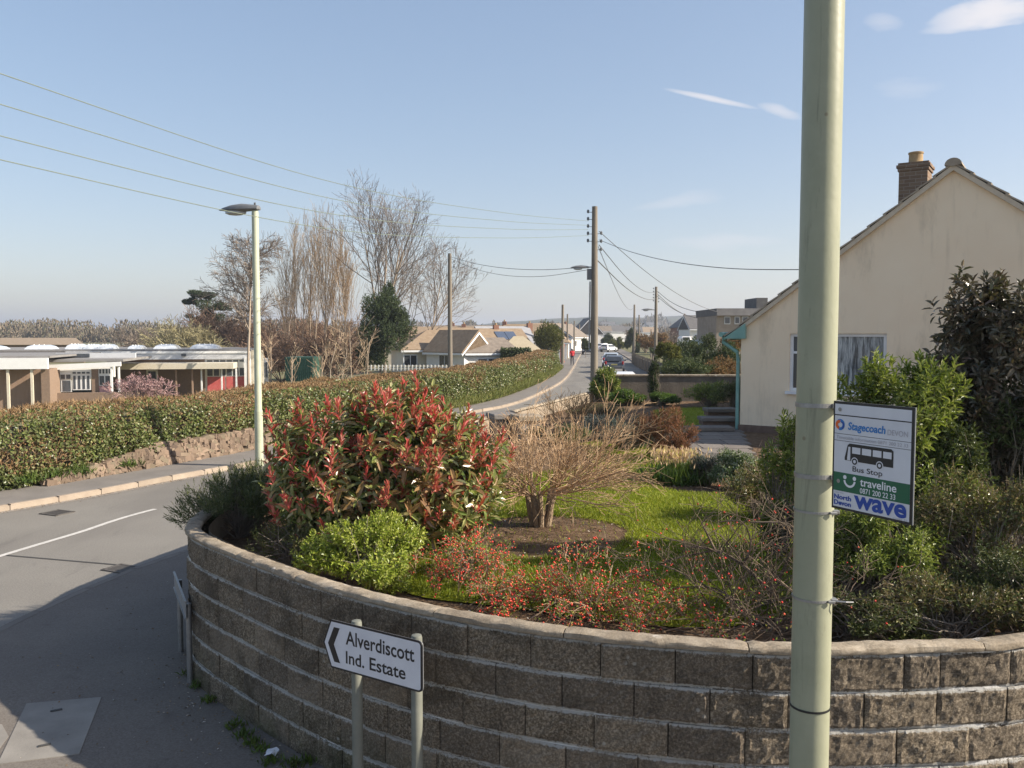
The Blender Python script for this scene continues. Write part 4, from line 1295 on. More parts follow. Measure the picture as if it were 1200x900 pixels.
# second paler twiggy mound behind it and dry stems by the roadside wall
for (u, v, d, rx, lab) in ((600, 520, 13.5, .7, 'brown tangle of bare stems behind the pruned shrub by the wall'), (665, 492, 19, .9, 'dry straw coloured stems along the roadside wall')):
    q = U(u, v, d=d); tw = []
    t = thing('bare_shrub', lab, 'shrub', (q.x, q.y, GZ))
    for i in range(26):
        s = Vector((q.x + rr.gauss(0, rx * .35), q.y + rr.gauss(0, .3), GZ)); grow(tw, s, Vector((rr.gauss(0, .5), rr.gauss(0, .4), 1)).normalized(), .62, .008, 0, [(4, 5, .6, .6, .0, .12), (4, 3, .6, .6, .0, .14), (3, 0, .5, .6, 0, .1)], None, rr)
    V, Q = wood(tw, 3, .004); np_obj('twigs', V, Q, m_straw if d < 15 else m_dead, t, kind='stuff')

# red-berried low shrub running along the inside of the wall
m_red = fmat('red_berry', [(.60, .04, .03), (.70, .08, .05), (.48, .025, .02), (.70, .16, .08)], 0, .3, .5)
m_rtw = fmat('reddish_twig', [(.22, .14, .09), (.32, .22, .14), (.42, .31, .21), (.15, .10, .07)], 0, .8, .15)
m_bleaf = fmat('small_green_leaf', [(.12, .19, .025), (.19, .26, .04), (.27, .31, .06), (.25, .13, .05)], .3, .5)


def berry_shrub(label, pxs, n_main, red, seed, mtw=None, leafn=1500, hgt=.36, L0=.62, spread=1.2):
    rr = random.Random(seed)
    cs = [U(u, v, z=GZ + .02) for u, v in pxs]; c0 = sum(cs, Vector()) / len(cs)
    t = thing('berry_shrub', label, 'shrub', (c0.x, c0.y, GZ))
    segs, tips = [], []
    for i in range(n_main):
        q = rr.choice(cs) + Vector((rr.gauss(0, .12), rr.gauss(0, .12), 0)); w = rr.uniform(0, 6.28); e = rr.uniform(.3, 1.2)
        d = Vector((math.cos(w) * math.cos(e) * spread, math.sin(w) * math.cos(e), math.sin(e))).normalized()
        grow(segs, q, d, L0 * rr.uniform(.6, 1.1), .006, 0, [(6, 6, .7, .55, -.03, .10), (5, 4, .7, .6, 0, .14), (3, 0, .6, .6, 0, .15)], tips, rr)
    V, Q = wood(segs, 3, .0016); np_obj('twigs', V, Q, mtw or m_rtw, t, kind='stuff')
    A_ = np.array([s[3:6] for s in segs if s[8] >= 1])
    if red:
        pk = A_[RG.choice(len(A_), red)] + RG.normal(0, .012, (red, 3))
        oc = np.array([(1, 0, 0), (0, 1, 0), (-1, 0, 0), (0, -1, 0), (0, 0, 1), (0, 0, -1)]) * .0085
        V = (pk[:, None] + oc[None] * RG.uniform(.7, 1.25, (red, 1, 1))).reshape(-1, 3)
        tri = np.array([(0, 1, 4, 4), (1, 2, 4, 4)])
        f = np.array([(0, 1, 4), (1, 2, 4), (2, 3, 4), (3, 0, 4), (1, 0, 5), (2, 1, 5), (3, 2, 5), (0, 3, 5)])
        Q = (np.arange(red)[:, None, None] * 6 + f[None]).reshape(-1, 3)
        np_obj('berries', V, Q, m_red, t, smooth=True, kind='stuff')
    if leafn:
        pk = A_[RG.choice(len(A_), leafn)] + RG.normal(0, .015, (leafn, 3))
        V, Q = leaves(pk, nrm(RG.normal(size=(leafn, 3)) + [0, 0, .5]), RG.normal(size=(leafn, 3)), .028, .012)
        np_obj('foliage', V, Q, m_bleaf, t, kind='stuff')
    return t


berry_shrub('tangled low shrub thick with red berries behind the wall below photinia', [(520, 690), (550, 700), (580, 705), (500, 680), (610, 700), (560, 680), (620, 716), (480, 672), (590, 690)], 34, 1600, 1, leafn=2400, L0=.42)
berry_shrub('tangled red berried shrub behind the middle of the curved wall', [(650, 715), (690, 720), (730, 728), (760, 728), (700, 700), (790, 730)], 34, 1200, 2, leafn=2600, L0=.45)
berry_shrub('mostly bare dark twiggy shrub with few berries left of the thick pole', [(820, 738), (860, 738), (900, 735), (850, 715), (920, 730)], 36, 260, 3, fmat('dark_twig', [(.10, .075, .055), (.16, .12, .09), (.22, .17, .12), (.07, .055, .04)], 0, .85, .1), 500, L0=.8)
# arching bare boughs in front of the lawn
bb = thing('bare_shrub', 'dark angular bare boughs arching over the lawn left of the thick pole', 'shrub', (*U(915, 735, z=GZ).xy, GZ))
sg = []
m_dt = bpy.data.materials['dark_twig']
for pts, r in (([(945, 735, 6.2), (905, 695, 6.2), (870, 662, 6.25), (838, 645, 6.3), (800, 640, 6.3)], .014), ([(838, 645, 6.3), (826, 620, 6.35), (822, 612, 6.4)], .008),
               ([(905, 695, 6.2), (930, 640, 6.1), (925, 615, 6.1), (880, 612, 6.2)], .010), ([(870, 662, 6.25), (880, 640, 6.2), (870, 612, 6.2), (840, 612, 6.3)], .007),
               ([(960, 745, 6.0), (935, 700, 6.0), (900, 672, 6.0)], .012), ([(838, 645, 6.3), (790, 655, 6.4), (750, 672, 6.5)], .006), ([(900, 735, 6.1), (850, 700, 6.2), (800, 672, 6.4), (770, 660, 6.5)], .007),
               ([(930, 640, 6.1), (960, 618, 6.1)], .006), ([(930, 740, 6.0), (880, 725, 6.1), (840, 690, 6.2), (780, 690, 6.4)], .007)):
    W_ = [U(u, v, d=d) for u, v, d in pts]; c = catmull(W_, 4)
    for i in range(len(c) - 1):
        r *= 1.0; r0 = 1.35 * r * (1 - .6 * i / len(c)); r1 = 1.35 * r * (1 - .6 * (i + 1) / len(c)); sg.append((*c[i], *c[i + 1], r0, r1, 0))
        if i % 2 and i > 2: grow(sg, c[i], Vector((rr.gauss(0, .8), rr.gauss(0, .3), .5)).normalized(), .35, r1 * .5, 0, [(4, 3, .6, .6, .02, .12), (3, 0, .5, .6, 0, .1)], None, rr)
V, Q = wood(sg, 5, .0018); np_obj('boughs', V, Q, m_dt, bb, kind='stuff')

# ---- right-hand thicket
m_lau = fmat('laurel_leaf', [(.09, .14, .02), (.16, .22, .035), (.25, .31, .05), (.33, .37, .09), (.06, .09, .02), (.42, .43, .15)], .3, .28, .5)
m_cam = fmat('camellia_leaf', [(.05, .05, .03), (.09, .08, .05), (.15, .12, .08), (.04, .04, .025), (.22, .17, .11), (.13, .08, .05)], .08, .3, .5)
m_brn = fmat('bronze_leaf', [(.12, .085, .04), (.19, .15, .06), (.26, .18, .09), (.08, .09, .035), (.16, .20, .05), (.36, .28, .15), (.12, .17, .04)], .15, .35, .45)
m_wee = fmat('weeping_leaf', [(.15, .20, .035), (.22, .27, .05), (.31, .34, .09), (.10, .14, .025)], .35, .35, .45)
c = U(1172, 392, d=7.6)
m_dt2 = None
bush('camellia_tree', 'tall dark broad leaved evergreen against the cream gable at the right edge', 'tree', (c.x + .15, c.y, 2.62), (1.0, .62, 1.30), m_cam, 2000, 11, .10, .042, 60, .24, a=(.4, 1.5), length=.14, up=.25, droop=.5, zmin=-.9, single=120, tpl=LEAF3, stems=12, m_stem=m_dt)
c = U(1165, 500, d=7.3)
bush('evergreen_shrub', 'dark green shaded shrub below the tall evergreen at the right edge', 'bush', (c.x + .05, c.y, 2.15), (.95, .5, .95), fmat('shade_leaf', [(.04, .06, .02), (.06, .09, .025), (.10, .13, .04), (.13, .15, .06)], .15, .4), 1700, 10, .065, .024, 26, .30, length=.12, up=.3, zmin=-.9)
c = U(1050, 470, d=7.3)
bush('laurel_bush', 'tall open yellow green laurel bush in front of the lace curtained window', 'bush', (c.x, c.y, 2.15), (.74, .5, 1.12), m_lau, 1350, 10, .085, .026, 24, .27, a=(.4, 1.25), length=.14, up=.55, droop=.2, zmin=-.9, tpl=LEAF3, single=150)
c = U(915, 490, d=8.0)
bush('laurel_bush', 'slender yellow green laurel stems left of the thick pole below the window', 'bush', (c.x, c.y, 1.85), (.34, .34, .74), m_lau, 330, 10, .085, .024, 12, .30, a=(.4, 1.3), length=.14, up=.6, zmin=-.9, tpl=LEAF3)
c = U(900, 548, d=9.6)
bush('mixed_shrub', 'brown and green leafy shrub below the window left of pole', 'bush', (c.x, c.y, 1.5), (.6, .5, .45), m_brn, 620, 9, .05, .018, 12, .34, length=.1, up=.4, zmin=-.7)
c = U(1035, 655, d=6.3)
bush('weeping_shrub', 'yellow green drooping leafy shrub just below the bus stop sign', 'bush', (c.x, c.y, 1.64), (.52, .36, .40), m_wee, 950, 10, .062, .016, 16, .32, a=(.5, 1.3), length=.15, up=.0, droop=.9, zmin=-.8, tpl=LEAF3)
c = U(1075, 560, d=6.9)
bush('mixed_shrub', 'olive leafy shrub right of the bus stop sign', 'bush', (c.x + .1, c.y, 1.72), (.66, .4, .74), m_lau, 1200, 9, .05, .018, 18, .3, length=.1, up=.4, zmin=-.9)
c = U(1155, 640, d=6.5)
bush('bronze_shrub', 'bronze brown twiggy leafed shrub filling lower right behind the wall', 'bush', (c.x, c.y, 1.60), (.95, .45, .72), m_brn, 2800, 9, .040, .018, 40, .24, length=.1, up=.3, zmin=-.9, stems=16)
c = U(1010, 690, d=7.2)
dk = thing('bare_shrub', 'dark bare stems crowding behind the wall beneath the bus stop sign', 'shrub', (c.x, c.y, GZ))
sg = []
for i in range(70):
    s = Vector((c.x + rr.uniform(-.5, 1.6), c.y + rr.uniform(-.5, .4), GZ)); grow(sg, s, Vector((rr.gauss(0, .5), rr.gauss(0, .3), 1)).normalized(), rr.uniform(.5, .95), .010, 0, [(5, 3, .5, .6, .0, .12), (4, 3, .6, .6, .0, .12), (3, 0, .5, .6, 0, .1)], None, rr)
for a_, b_ in (((1050, 745), (1062, 690)), ((1062, 690), (1043, 655))):
    sg.append((*U(*a_, d=6.6 if a_[1] > 600 else 7.4), *U(*b_, d=6.6 if a_[1] > 600 else 7.4), .02, .014, 0))
V, Q = wood(sg, 4, .002); np_obj('stems', V, Q, m_dt, dk, kind='stuff')

for (u, v, d, rx, rz_, mm, n_, lab) in ((1120, 718, 5.75, .8, .26, m_brn, 1300, 'low brown leafy growth against the wall at lower right'),
                                   (1010, 722, 5.8, .55, .20, m_dk, 800, 'low dark green growth right behind the wall beside the thick pole'),
                                   (1190, 705, 5.9, .5, .34, m_dk, 800, 'dark green low shrub by the wall at the right edge')):
    c = U(u, v, d=d); bush('low_shrub', lab, 'shrub', (c.x, c.y, GZ + rz_), (rx, .35, rz_ + .06), mm, n_, 8, .04, .016, 20, .3, length=.1, up=.5, zmin=-.6)

# ---- middle of the garden
m_copper = fmat('copper_ball_leaf', [(.17, .07, .04), (.24, .10, .055), (.12, .05, .03), (.28, .14, .08), (.10, .06, .035)], .15, .7, .15)
c = U(780, 512, d=14.4)
bush('clipped_shrub', 'rounded coppery brown clipped shrub in the middle of the garden', 'shrub', (c.x, c.y, 1.58), (.60, .54, .50), m_copper, 4200, 6, .038, .011, 90, .20, a=(.1, .7), length=.07, up=.8, zmin=-.9)
m_blu = fmat('blue_grey_leaf', [(.06, .075, .07), (.10, .12, .11), (.04, .055, .05), (.14, .16, .14)], .05, .6)
c = U(703, 492, d=17); bush('heather_mound', 'low blue grey mound shrub left of the coppery ball', 'shrub', (c.x, c.y, 1.35), (.55, .5, .30), m_blu, 900, 7, .05, .014, 12, .38, a=(.2, .9), length=.06, up=.6)
c = U(735, 500, d=15.6); bush('juniper', 'dark grey green spreading juniper beside the coppery ball', 'shrub', (c.x, c.y, 1.38), (.62, .6, .42), fmat('juniper_leaf', [(.04, .06, .045), (.07, .095, .07), (.025, .035, .03), (.10, .12, .09)], .05, .6), 1500, 8, .05, .012, 16, .36, a=(.2, .9), length=.07, up=.4)
m_pamp = fmat('strap_leaf', [(.06, .12, .02), (.09, .16, .03), (.13, .21, .04), (.05, .09, .02)], .3, .4, .4)
c = U(795, 560, d=12.2); q = thing('flowering_clump', 'clump of green strap leaves topped by pale pink and yellow flowers', 'plant', (c.x, c.y, GZ))
n = 1500; B = np.stack([c.x + RG.normal(0, .22, n), c.y + RG.normal(0, .15, n), np.full(n, GZ)], -1); D = nrm(np.stack([RG.normal(0, .45, n), RG.normal(0, .4, n), np.ones(n)], -1))
V, Q = leaves(B, D, RG.normal(size=(n, 3)), RG.uniform(.2, .42, n), .017); np_obj('foliage', V, Q, m_pamp, q, kind='stuff')
n = 500; B = np.stack([c.x - .05 + RG.normal(0, .22, n), c.y + RG.normal(0, .15, n), GZ + RG.uniform(.28, .48, n)], -1)
V, Q = leaves(B, nrm(np.stack([RG.normal(0, .3, n), RG.normal(0, .3, n), np.ones(n)], -1)), RG.normal(size=(n, 3)), .07, .022)
np_obj('flowers', V, Q, fmat('pale_flower', [(.62, .45, .30), (.70, .52, .28), (.60, .38, .34), (.75, .62, .20)], .3, .6), q, kind='stuff')
m_var = fmat('variegated_leaf', [(.05, .10, .025), (.07, .13, .035), (.55, .58, .42), (.09, .15, .04), (.05, .08, .02), (.60, .62, .48)], .2, .35)
c = U(872, 555, d=11.6); bush('variegated_shrub', 'dark green shrub with cream edged leaves left of the thick pole', 'bush', (c.x - .05, c.y, 1.44), (.50, .42, .40), m_var, 1300, 8, .05, .020, 14, .36, length=.08, up=.5)
c = U(832, 552, d=12.0); bush('dark_shrub', 'small very dark green shrub beside the pale flowering clump', 'bush', (c.x, c.y, 1.36), (.30, .3, .32), bpy.data.materials['juniper_leaf'], 700, 8, .035, .010, 10, .4, length=.06, up=.5)
# back border along the boundary wall
for (u, v, d, rx, rz_, mm, lab, L_) in (
        (830, 476, 25.0, .85, .45, m_lau, 'bright green and yellow topped shrub against the shaded boundary wall', .07),
        (860, 480, 24.0, .7, .45, m_dk, 'dark shrub at the house end of the boundary wall', .06),
        (735, 482, 25.5, .7, .26, m_pamp, 'low broad leaved plants at the foot of the boundary wall', .09),
        (775, 483, 25.5, .6, .22, m_pamp, 'low green clump right of slim conifer at the boundary wall', .08),
        (650, 497, 16.5, .7, .24, m_dk, 'low green mound near the gateway piers in the roadside border', .05),
        (700, 486, 21.5, .9, .22, m_brn, 'brown low planting along the roadside wall near the utility pole', .05)):
    c = U(u, v, d=d); bush('border_shrub', lab, 'shrub', (c.x, c.y, GZ + rz_), (rx, .5, rz_), mm, 700, 7, L_, L_ * .4, 10, .4, length=.08, up=.4)
c = U(708, 458, d=27.0); bush('griselinia_bush', 'yellow green bush at the base of the tall utility pole', 'bush', (c.x, c.y, 1.62), (.62, .5, .62), m_lau, 1200, 8, .09, .04, 16, .36, length=.12, up=.3)
# slim conifer
m_con = fmat('conifer_leaf', [(.03, .055, .015), (.05, .08, .02), (.08, .11, .03), (.025, .04, .012)], .1, .6)
c = U(767, 452, d=26.0); bush('slim_conifer', 'slim dark columnar conifer in front of the boundary wall', 'tree', (c.x, c.y, 1.78), (.23, .23, .80), m_con, 1500, 7, .07, .016, 20, .4, a=(.1, .6), length=.08, up=1.0, zmin=-1, stuffname='crown')

# ================================================================== GABLE HOUSE
m_render = NT('cream_render'); _p = m_render.co('World')
_c = m_render.ramp(m_render.noise(_p, .8, 5, .6), [(.3, (.84, .68, .49)), (.7, (.88, .74, .55))])
_c = m_render.mix(m_render.math('MULTIPLY', m_render.step(m_render.noise(_p, 5, 4, .6, stretch=(1, 1, .10)), .55, .75), .35), _c, (.58, .47, .33))
_c = m_render.mix(m_render.math('MULTIPLY', m_render.step(m_render.noise(_p, 1.6, 6, .7, stretch=(1, 1, .3)), .52, .7), .5), _c, (.55, .45, .32))
m_render.bump(m_render.noise(_p, 45, 5, .7), .25, .01); m_render = m_render.fin(_c, .92, .15)
m_tile = mat('grey_brown_roof_tile', (.28, .235, .18), (.40, .34, .26), 5, .9, .5, 30, .01, 'World')
m_verge_c = mat('verge_mortar', (.50, .43, .33), (.60, .52, .40), 9, .9, .5, 40, .01, 'World')
m_teal = mat('teal_paint', (.17, .34, .30), (.22, .40, .35), 6, .45, 0, coord='World', spec=.4)
m_upvc = mat('white_window_frame', (.78, .79, .80), (.70, .71, .72), 6, .4, 0, coord='World')
m_brickc = NT('chimney_brick'); _p = m_brickc.co('Object')
bt = m_brickc.n.new('ShaderNodeTexBrick'); _s = m_brickc.sep(_p); _cb = m_brickc.n.new('ShaderNodeCombineXYZ')
m_brickc.l.new(m_brickc.math('ADD', _s[0], _s[1]), _cb.inputs[0]); m_brickc.l.new(_s[2], _cb.inputs[1]); m_brickc.l.new(_cb.outputs[0], bt.inputs[0]); bt.inputs['Scale'].default_value = 4.4
bt.inputs['Color1'].default_value = (.17, .11, .075, 1); bt.inputs['Color2'].default_value = (.24, .165, .11, 1); bt.inputs['Mortar'].default_value = (.30, .26, .21, 1)
bt.inputs['Mortar Size'].default_value = .02; bt.inputs['Brick Width'].default_value = 1.0; bt.inputs['Row Height'].default_value = .33
m_brickc = m_brickc.fin(bt.outputs[0], .9, .15)
m_pot = mat('buff_chimney_pot', (.30, .20, .10), (.38, .27, .14), 12, .8)


def glassmat(name, col=(.05, .06, .07), rough=.08, noise_=None):
    k = NT(name); c = col
    if noise_: c = k.ramp(k.noise(k.co('World'), noise_[0], 5, .7, stretch=noise_[1]), noise_[2])
    return k.fin(c, rough, .6)


m_lace = glassmat('lace_curtained_glass', noise_=(16, (1, 1, .10), [(.40, (.07, .08, .085)), (.5, (.26, .28, .29)), (.60, (.50, .53, .53))]))
m_glass = glassmat('dark_glass')

HZ = 1.0
C0 = Vector((5.03, 18.75, HZ)); e = Vector((3.4, -2.25, 0)).normalized(); nback = Vector((-e.y, e.x, 0))   # away from the camera
half, eaveh, rise = 4.08, 2.42, 3.05
hang = math.atan2(e.y, e.x)
house = thing('bungalow', 'cream rendered gable end of a bungalow with brown chimney and lace curtained window', 'house', C0, hang)
Lg, Dp = half * 2, 9.0
ws0, ws1, wz0, wz1 = 1.05, 2.97, 1.05, 2.27


def roofz(s): return eaveh + rise * (1 - abs(s - half) / half)


mb = MB()
P_ = lambda s, z, y=0: (s, y, z)
cols = [0, ws0, ws1, half, Lg]
mb.add([P_(0, -.2), P_(ws0, -.2), P_(ws0, roofz(ws0)), P_(0, roofz(0))], [(0, 1, 2, 3)])
mb.add([P_(ws0, -.2), P_(ws1, -.2), P_(ws1, wz0), P_(ws0, wz0)], [(0, 1, 2, 3)])
mb.add([P_(ws0, wz1), P_(ws1, wz1), P_(ws1, roofz(ws1)), P_(ws0, roofz(ws0))], [(0, 1, 2, 3)])
mb.add([P_(ws1, -.2), P_(half, -.2), P_(half, roofz(half)), P_(ws1, roofz(ws1))], [(0, 1, 2, 3)])
mb.add([P_(half, -.2), P_(Lg, -.2), P_(Lg, roofz(Lg)), P_(half, roofz(half))], [(0, 1, 2, 3)])
for a_, b_ in (((ws0, wz0), (ws1, wz0)), ((ws1, wz0), (ws1, wz1)), ((ws1, wz1), (ws0, wz1)), ((ws0, wz1), (ws0, wz0))):
    mb.add([P_(*a_), P_(*b_), P_(*b_, .14), P_(*a_, .14)], [(0, 1, 2, 3)])
mb.add([P_(0, -.2), P_(0, eaveh), (0, Dp, eaveh), (0, Dp, -.2)], [(0, 1, 2, 3)])
mb.add([P_(Lg, -.2), P_(Lg, eaveh), (Lg, Dp, eaveh), (Lg, Dp, -.2)], [(0, 1, 2, 3)])
mb.add([(0, Dp, -.2), (Lg, Dp, -.2), (Lg, Dp, eaveh), (half, Dp, eaveh + rise), (0, Dp, eaveh)], [(0, 1, 2, 3, 4)])
mb.build('wall', m_render, house, world=False)
m_plinth = mat('brown_plinth', (.13, .085, .065), (.19, .13, .10), 9, .9, .4, 30, .01, 'World')
MB().box((half, -.02, .02), (Lg + .04, .06, .5)).build('plinth', m_plinth, house, world=False)
# roof: a slab for each side with stepped tile courses
pitch = math.atan2(rise, half); sl = math.hypot(rise, half) + .38
for sgn in (-1, 1):
    nC = 15; step_ = sl / nC
    for i in range(nC):
        s0 = i * step_; ds_ = Vector((sgn * math.cos(pitch), 0, -math.sin(pitch))); up_ = Vector((sgn * math.sin(pitch), 0, math.cos(pitch)))
        ap = Vector((half, 0, eaveh + rise + .03))
        a0_, b0_ = ap + ds_ * s0 + up_ * .012, ap + ds_ * (s0 + step_ + .05) + up_ * .045
        y0, y1 = -.10, Dp + .1
        mb = MB(); mb.prism([(a0_.x, y0, a0_.z), (b0_.x, y0, b0_.z), (b0_.x - up_.x * .03, y0, b0_.z - up_.z * .03), (a0_.x - up_.x * .03, y0, a0_.z - up_.z * .03)], (0, y1 - y0, 0))
        mb.build('tile_course', m_tile, house, world=False)
    # mortar verge just under the tile ends
    a_, b_ = Vector((half, 0, eaveh + rise + .012)), Vector((half, 0, eaveh + rise + .012)) + Vector((sgn * math.cos(pitch), 0, -math.sin(pitch))) * (sl - .02)
    mb = MB(); mb.prism([(a_.x, -.085, a_.z), (b_.x, -.085, b_.z), (b_.x, -.085, b_.z - .10), (a_.x, -.085, a_.z - .11)], (0, .12, 0)); mb.build('verge', m_verge_c, house, world=False)
# ridge tiles
for k in range(16):
    mb = MB(); vs = []; n = 8
    for y in (-.12 + k * .58, -.12 + (k + 1) * .58 - .015):
        for i in range(n + 1):
            a = math.pi * i / n; vs.append((half + .15 * math.cos(a), y, eaveh + rise + .0 + .13 * math.sin(a)))
        vs.append((half, y, eaveh + rise - .03))
    m_ = n + 2; fs = [(i, i + 1, m_ + i + 1, m_ + i) for i in range(n + 1)] + [tuple(range(m_)), tuple(range(m_, 2 * m_))]
    mb.add(vs, fs); mb.build('ridge_tile', m_tile, house, world=False)
# teal eaves box, gutter and downpipe at the left corner
ez = eaveh - .24
MB().prism([(-.40, -.10, ez + .06), (-.02, -.10, ez + .06), (.12, -.10, ez + .20), (.12, -.10, ez + .36), (-.0, -.10, ez + .27), (-.40, -.10, ez - .02 + .0)][:1] + [(.10, -.10, ez + .06), (.10, -.10, ez + .31), (-.40, -.10, ez + .0 - .0)], (0, .16, 0)) if False else None
mb = MB(); mb.prism([(-.34, -.12, ez - .02), (.12, -.12, ez - .02), (.12, -.12, ez + .31), (-.34, -.12, ez - .02 + .02)], (0, .10, 0)); mb.build('bargeboard_end', m_teal, house, world=False)
MB().box((-.20, Dp / 2, ez - .0), (.42, Dp, .03)).build('soffit', m_teal, house, world=False)
MB().box((-.36, Dp / 2 - .05, ez + .03), (.03, Dp, .16)).build('fascia', m_teal, house, world=False)
mb = MB(); mb.tube([(-.42, -.12, ez + .07), (-.42, Dp, ez + .07)], .055, 10); mb.build('gutter', m_teal, house, world=False)
mb = MB(); mb.tube([(-.42, .05, ez + .03), (-.42, .05, ez - .10), (-.10, .05, ez - .32), (-.08, .05, ez - .5), (-.08, .05, .05)], .042, 10); mb.build('downpipe', m_teal, house, world=False, smooth=True)
# window
win = MB(); fw = .065
for (x0, x1, z0, z1) in ((ws0, ws1, wz0, wz0 + fw), (ws0, ws1, wz1 - fw, wz1), (ws0, ws0 + fw, wz0 + fw, wz1 - fw), (ws1 - fw, ws1, wz0 + fw, wz1 - fw), (ws0 + .30, ws0 + .30 + fw, wz0 + fw, wz1 - fw)):
    win.box(((x0 + x1) / 2, .085, (z0 + z1) / 2), (x1 - x0, .06, z1 - z0))
win.box((ws0 + fw + .12, .085, wz1 - .40), (.24, .05, .05))
wn_ = win.build('window', m_upvc, house, world=False)
MB().box((ws0 + .18, .1, (wz0 + wz1) / 2), (.26, .012, wz1 - wz0 - .1)).build('pane', m_glass, wn_, world=False)
MB().box(((ws0 + .36 + ws1) / 2, .1, (wz0 + wz1) / 2), (ws1 - ws0 - .42, .012, wz1 - wz0 - .1)).build('pane', m_lace, wn_, world=False)
MB().box(((ws0 + ws1) / 2, .02, wz0 - .035), (ws1 - ws0 + .12, .2, .06)).build('sill', m_upvc, house, world=False)
# chimney on the ridge a little way back
cs = Vector((half - .95, 1.9, 0)); ch = MB().box((cs.x, cs.y, eaveh + rise - .32), (.56, .62, 1.3)).build('chimney', m_brickc, house, world=False)
MB().box((cs.x, cs.y, eaveh + rise + .295), (.61, .66, .065)).box((cs.x, cs.y, eaveh + rise + .36), (.66, .70, .062)).box((cs.x, cs.y, eaveh + rise + .415), (.60, .64, .045)).build('corbel', m_brickc, ch, world=False)
MB().lathe((cs.x, cs.y, eaveh + rise + .435), [(.19, 0), (.16, .03), (.145, .05), (.14, .21), (.155, .22), (.155, .25), (.12, .26)], 14).build('chimney_pot', m_pot, ch, world=False, smooth=True)

# ---- boundary wall across the back of the garden
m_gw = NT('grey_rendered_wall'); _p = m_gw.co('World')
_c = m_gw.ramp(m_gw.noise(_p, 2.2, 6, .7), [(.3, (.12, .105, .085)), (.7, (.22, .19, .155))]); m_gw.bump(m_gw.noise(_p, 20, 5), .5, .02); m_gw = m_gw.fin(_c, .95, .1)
a_, b_ = Vector((2.65, 27.3, GZ)), Vector((8.6, 27.0, GZ)); an = math.atan2(b_.y - a_.y, b_.x - a_.x); Lw = (b_ - a_).length
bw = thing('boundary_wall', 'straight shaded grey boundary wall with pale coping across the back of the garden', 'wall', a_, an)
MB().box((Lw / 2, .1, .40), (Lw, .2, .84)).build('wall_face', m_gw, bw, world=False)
k = 0; x = 0
while x < Lw - .01:
    w = min(.9, Lw - x); MB().box((x + w / 2, .1, .845), (w - .008, .27, .06)).build('coping_stone', m_cope, bw, world=False, bevel=.008); x += w

# ---- steps, garden path and edging by the house corner
m_slab = mat('paving_slab', (.14, .12, .105), (.20, .175, .15), 4, .9, .4, 30, .01, 'World', vary=.2)
stp = thing('garden_steps', 'small grey stone garden steps beside the teal downpipe', 'steps', (*U(838, 505, z=GZ).xy, GZ))
p0 = U(836, 507, z=GZ)
for i, (dx, dy, z_, w) in enumerate(((0, 0, .10, .8), (.25, .7, .24, .8), (.5, 1.4, .38, .75))):
    MB().box((p0.x + dx, p0.y + dy, GZ + z_), (w, .55, .08)).build('step', m_slab, stp, bevel=.01)
    MB().box((p0.x + dx, p0.y + dy + .05, GZ + z_ - .09), (w - .08, .45, .10)).build('riser', m_plinth, stp)
gp = thing('garden_path', 'grey slab garden path running past the coppery shrub to the steps', 'path', (*U(830, 520, z=GZ).xy, GZ)); gp['kind'] = 'structure'
pa_, pb_ = U(838, 545, z=GZ), U(830, 503, z=GZ)
for i in range(9):
    c = pa_.lerp(pb_, i / 8)
    for k in (-1, 0, 1): MB().box((c.x + k * .47 + random.uniform(-.01, .01), c.y, GZ + .035), (.45, .62, .04), rz=random.uniform(-.02, .02)).build('paving_slab', m_slab, gp)
# ================================================================== STREET FURNITURE
m_tele = mat('creosoted_wood', (.15, .13, .105), (.25, .215, .17), 7, .9, .5, 40, .01, 'World', stretch=(1, 1, .08))
m_lampg = mat('grey_lantern', (.13, .135, .14), (.17, .175, .18), 9, .5, 0, coord='World')
m_lens = mat('lantern_lens', (.35, .36, .36), (.45, .46, .46), 9, .25, 0, coord='World', spec=.5)
m_lcol = mat('pale_green_column_paint', (.40, .42, .30), (.48, .50, .37), 4, .5, .1, 30, .003, 'World', .35)


def lantern(parent, L, h, ang, z, x0=0.0):
    """elongated street light head pointing along ang (local), tail at the column"""
    n = 12; vs, fs = [], []
    prof = [(-.12, .02, .03), (-.10, .10, .07), (.1, .13, .095), (.35, .15, .12), (.62, .13, .10), (.85, .08, .05), (.97, .02, .01)]
    ca, sa = math.cos(ang), math.sin(ang)
    for f, w, hh in prof:
        for k in range(n):
            a = 2 * math.pi * k / n; y = w * math.cos(a) * L; zz = (hh * 1.2 if math.sin(a) > 0 else hh * .45) * math.sin(a) * L + .02
            x = x0 + f * L; vs.append((x * ca - y * sa, x * sa + y * ca, z + zz))
    m_ = len(prof)
    for i in range(m_ - 1):
        for k in range(n): fs.append((i * n + k, i * n + (k + 1) % n, (i + 1) * n + (k + 1) % n, (i + 1) * n + k))
    fs += [tuple(range(n)), tuple((m_ - 1) * n + k for k in range(n))]
    mb = MB(); mb.add(vs, fs); o = mb.build('lantern', m_lampg, parent, world=False, smooth=True)
    mb = MB(); mb.ball(((x0 + .52 * L) * ca, (x0 + .52 * L) * sa, z - .045 * L), L * .27, 10, (1, .48, .28)); mb.build('lens', m_lens, o, world=False, smooth=True)
    return o


q = U(304, 546, z=KH)
lp = thing('street_lamp', 'tall pale street lamp column beside the road left of the photinia', 'street lamp', (q.x, q.y, KH))
ht = U(300.5, 247, d=q.y).z - KH
MB().lathe((0, 0, 0), [(.098, 0), (.098, 1.3), (.096, 1.32), (.082, 1.36), (.078, ht - .05), (.07, ht)], 16).build('column', m_lcol, lp, world=False, smooth=True)
lantern(lp, .98, .2, math.pi - .25, ht + .02)
MB().box((.0, -.0, ht + .28 * .98 * .6), (.04, .04, .05)).build('sensor', m_lampg, lp, world=False)


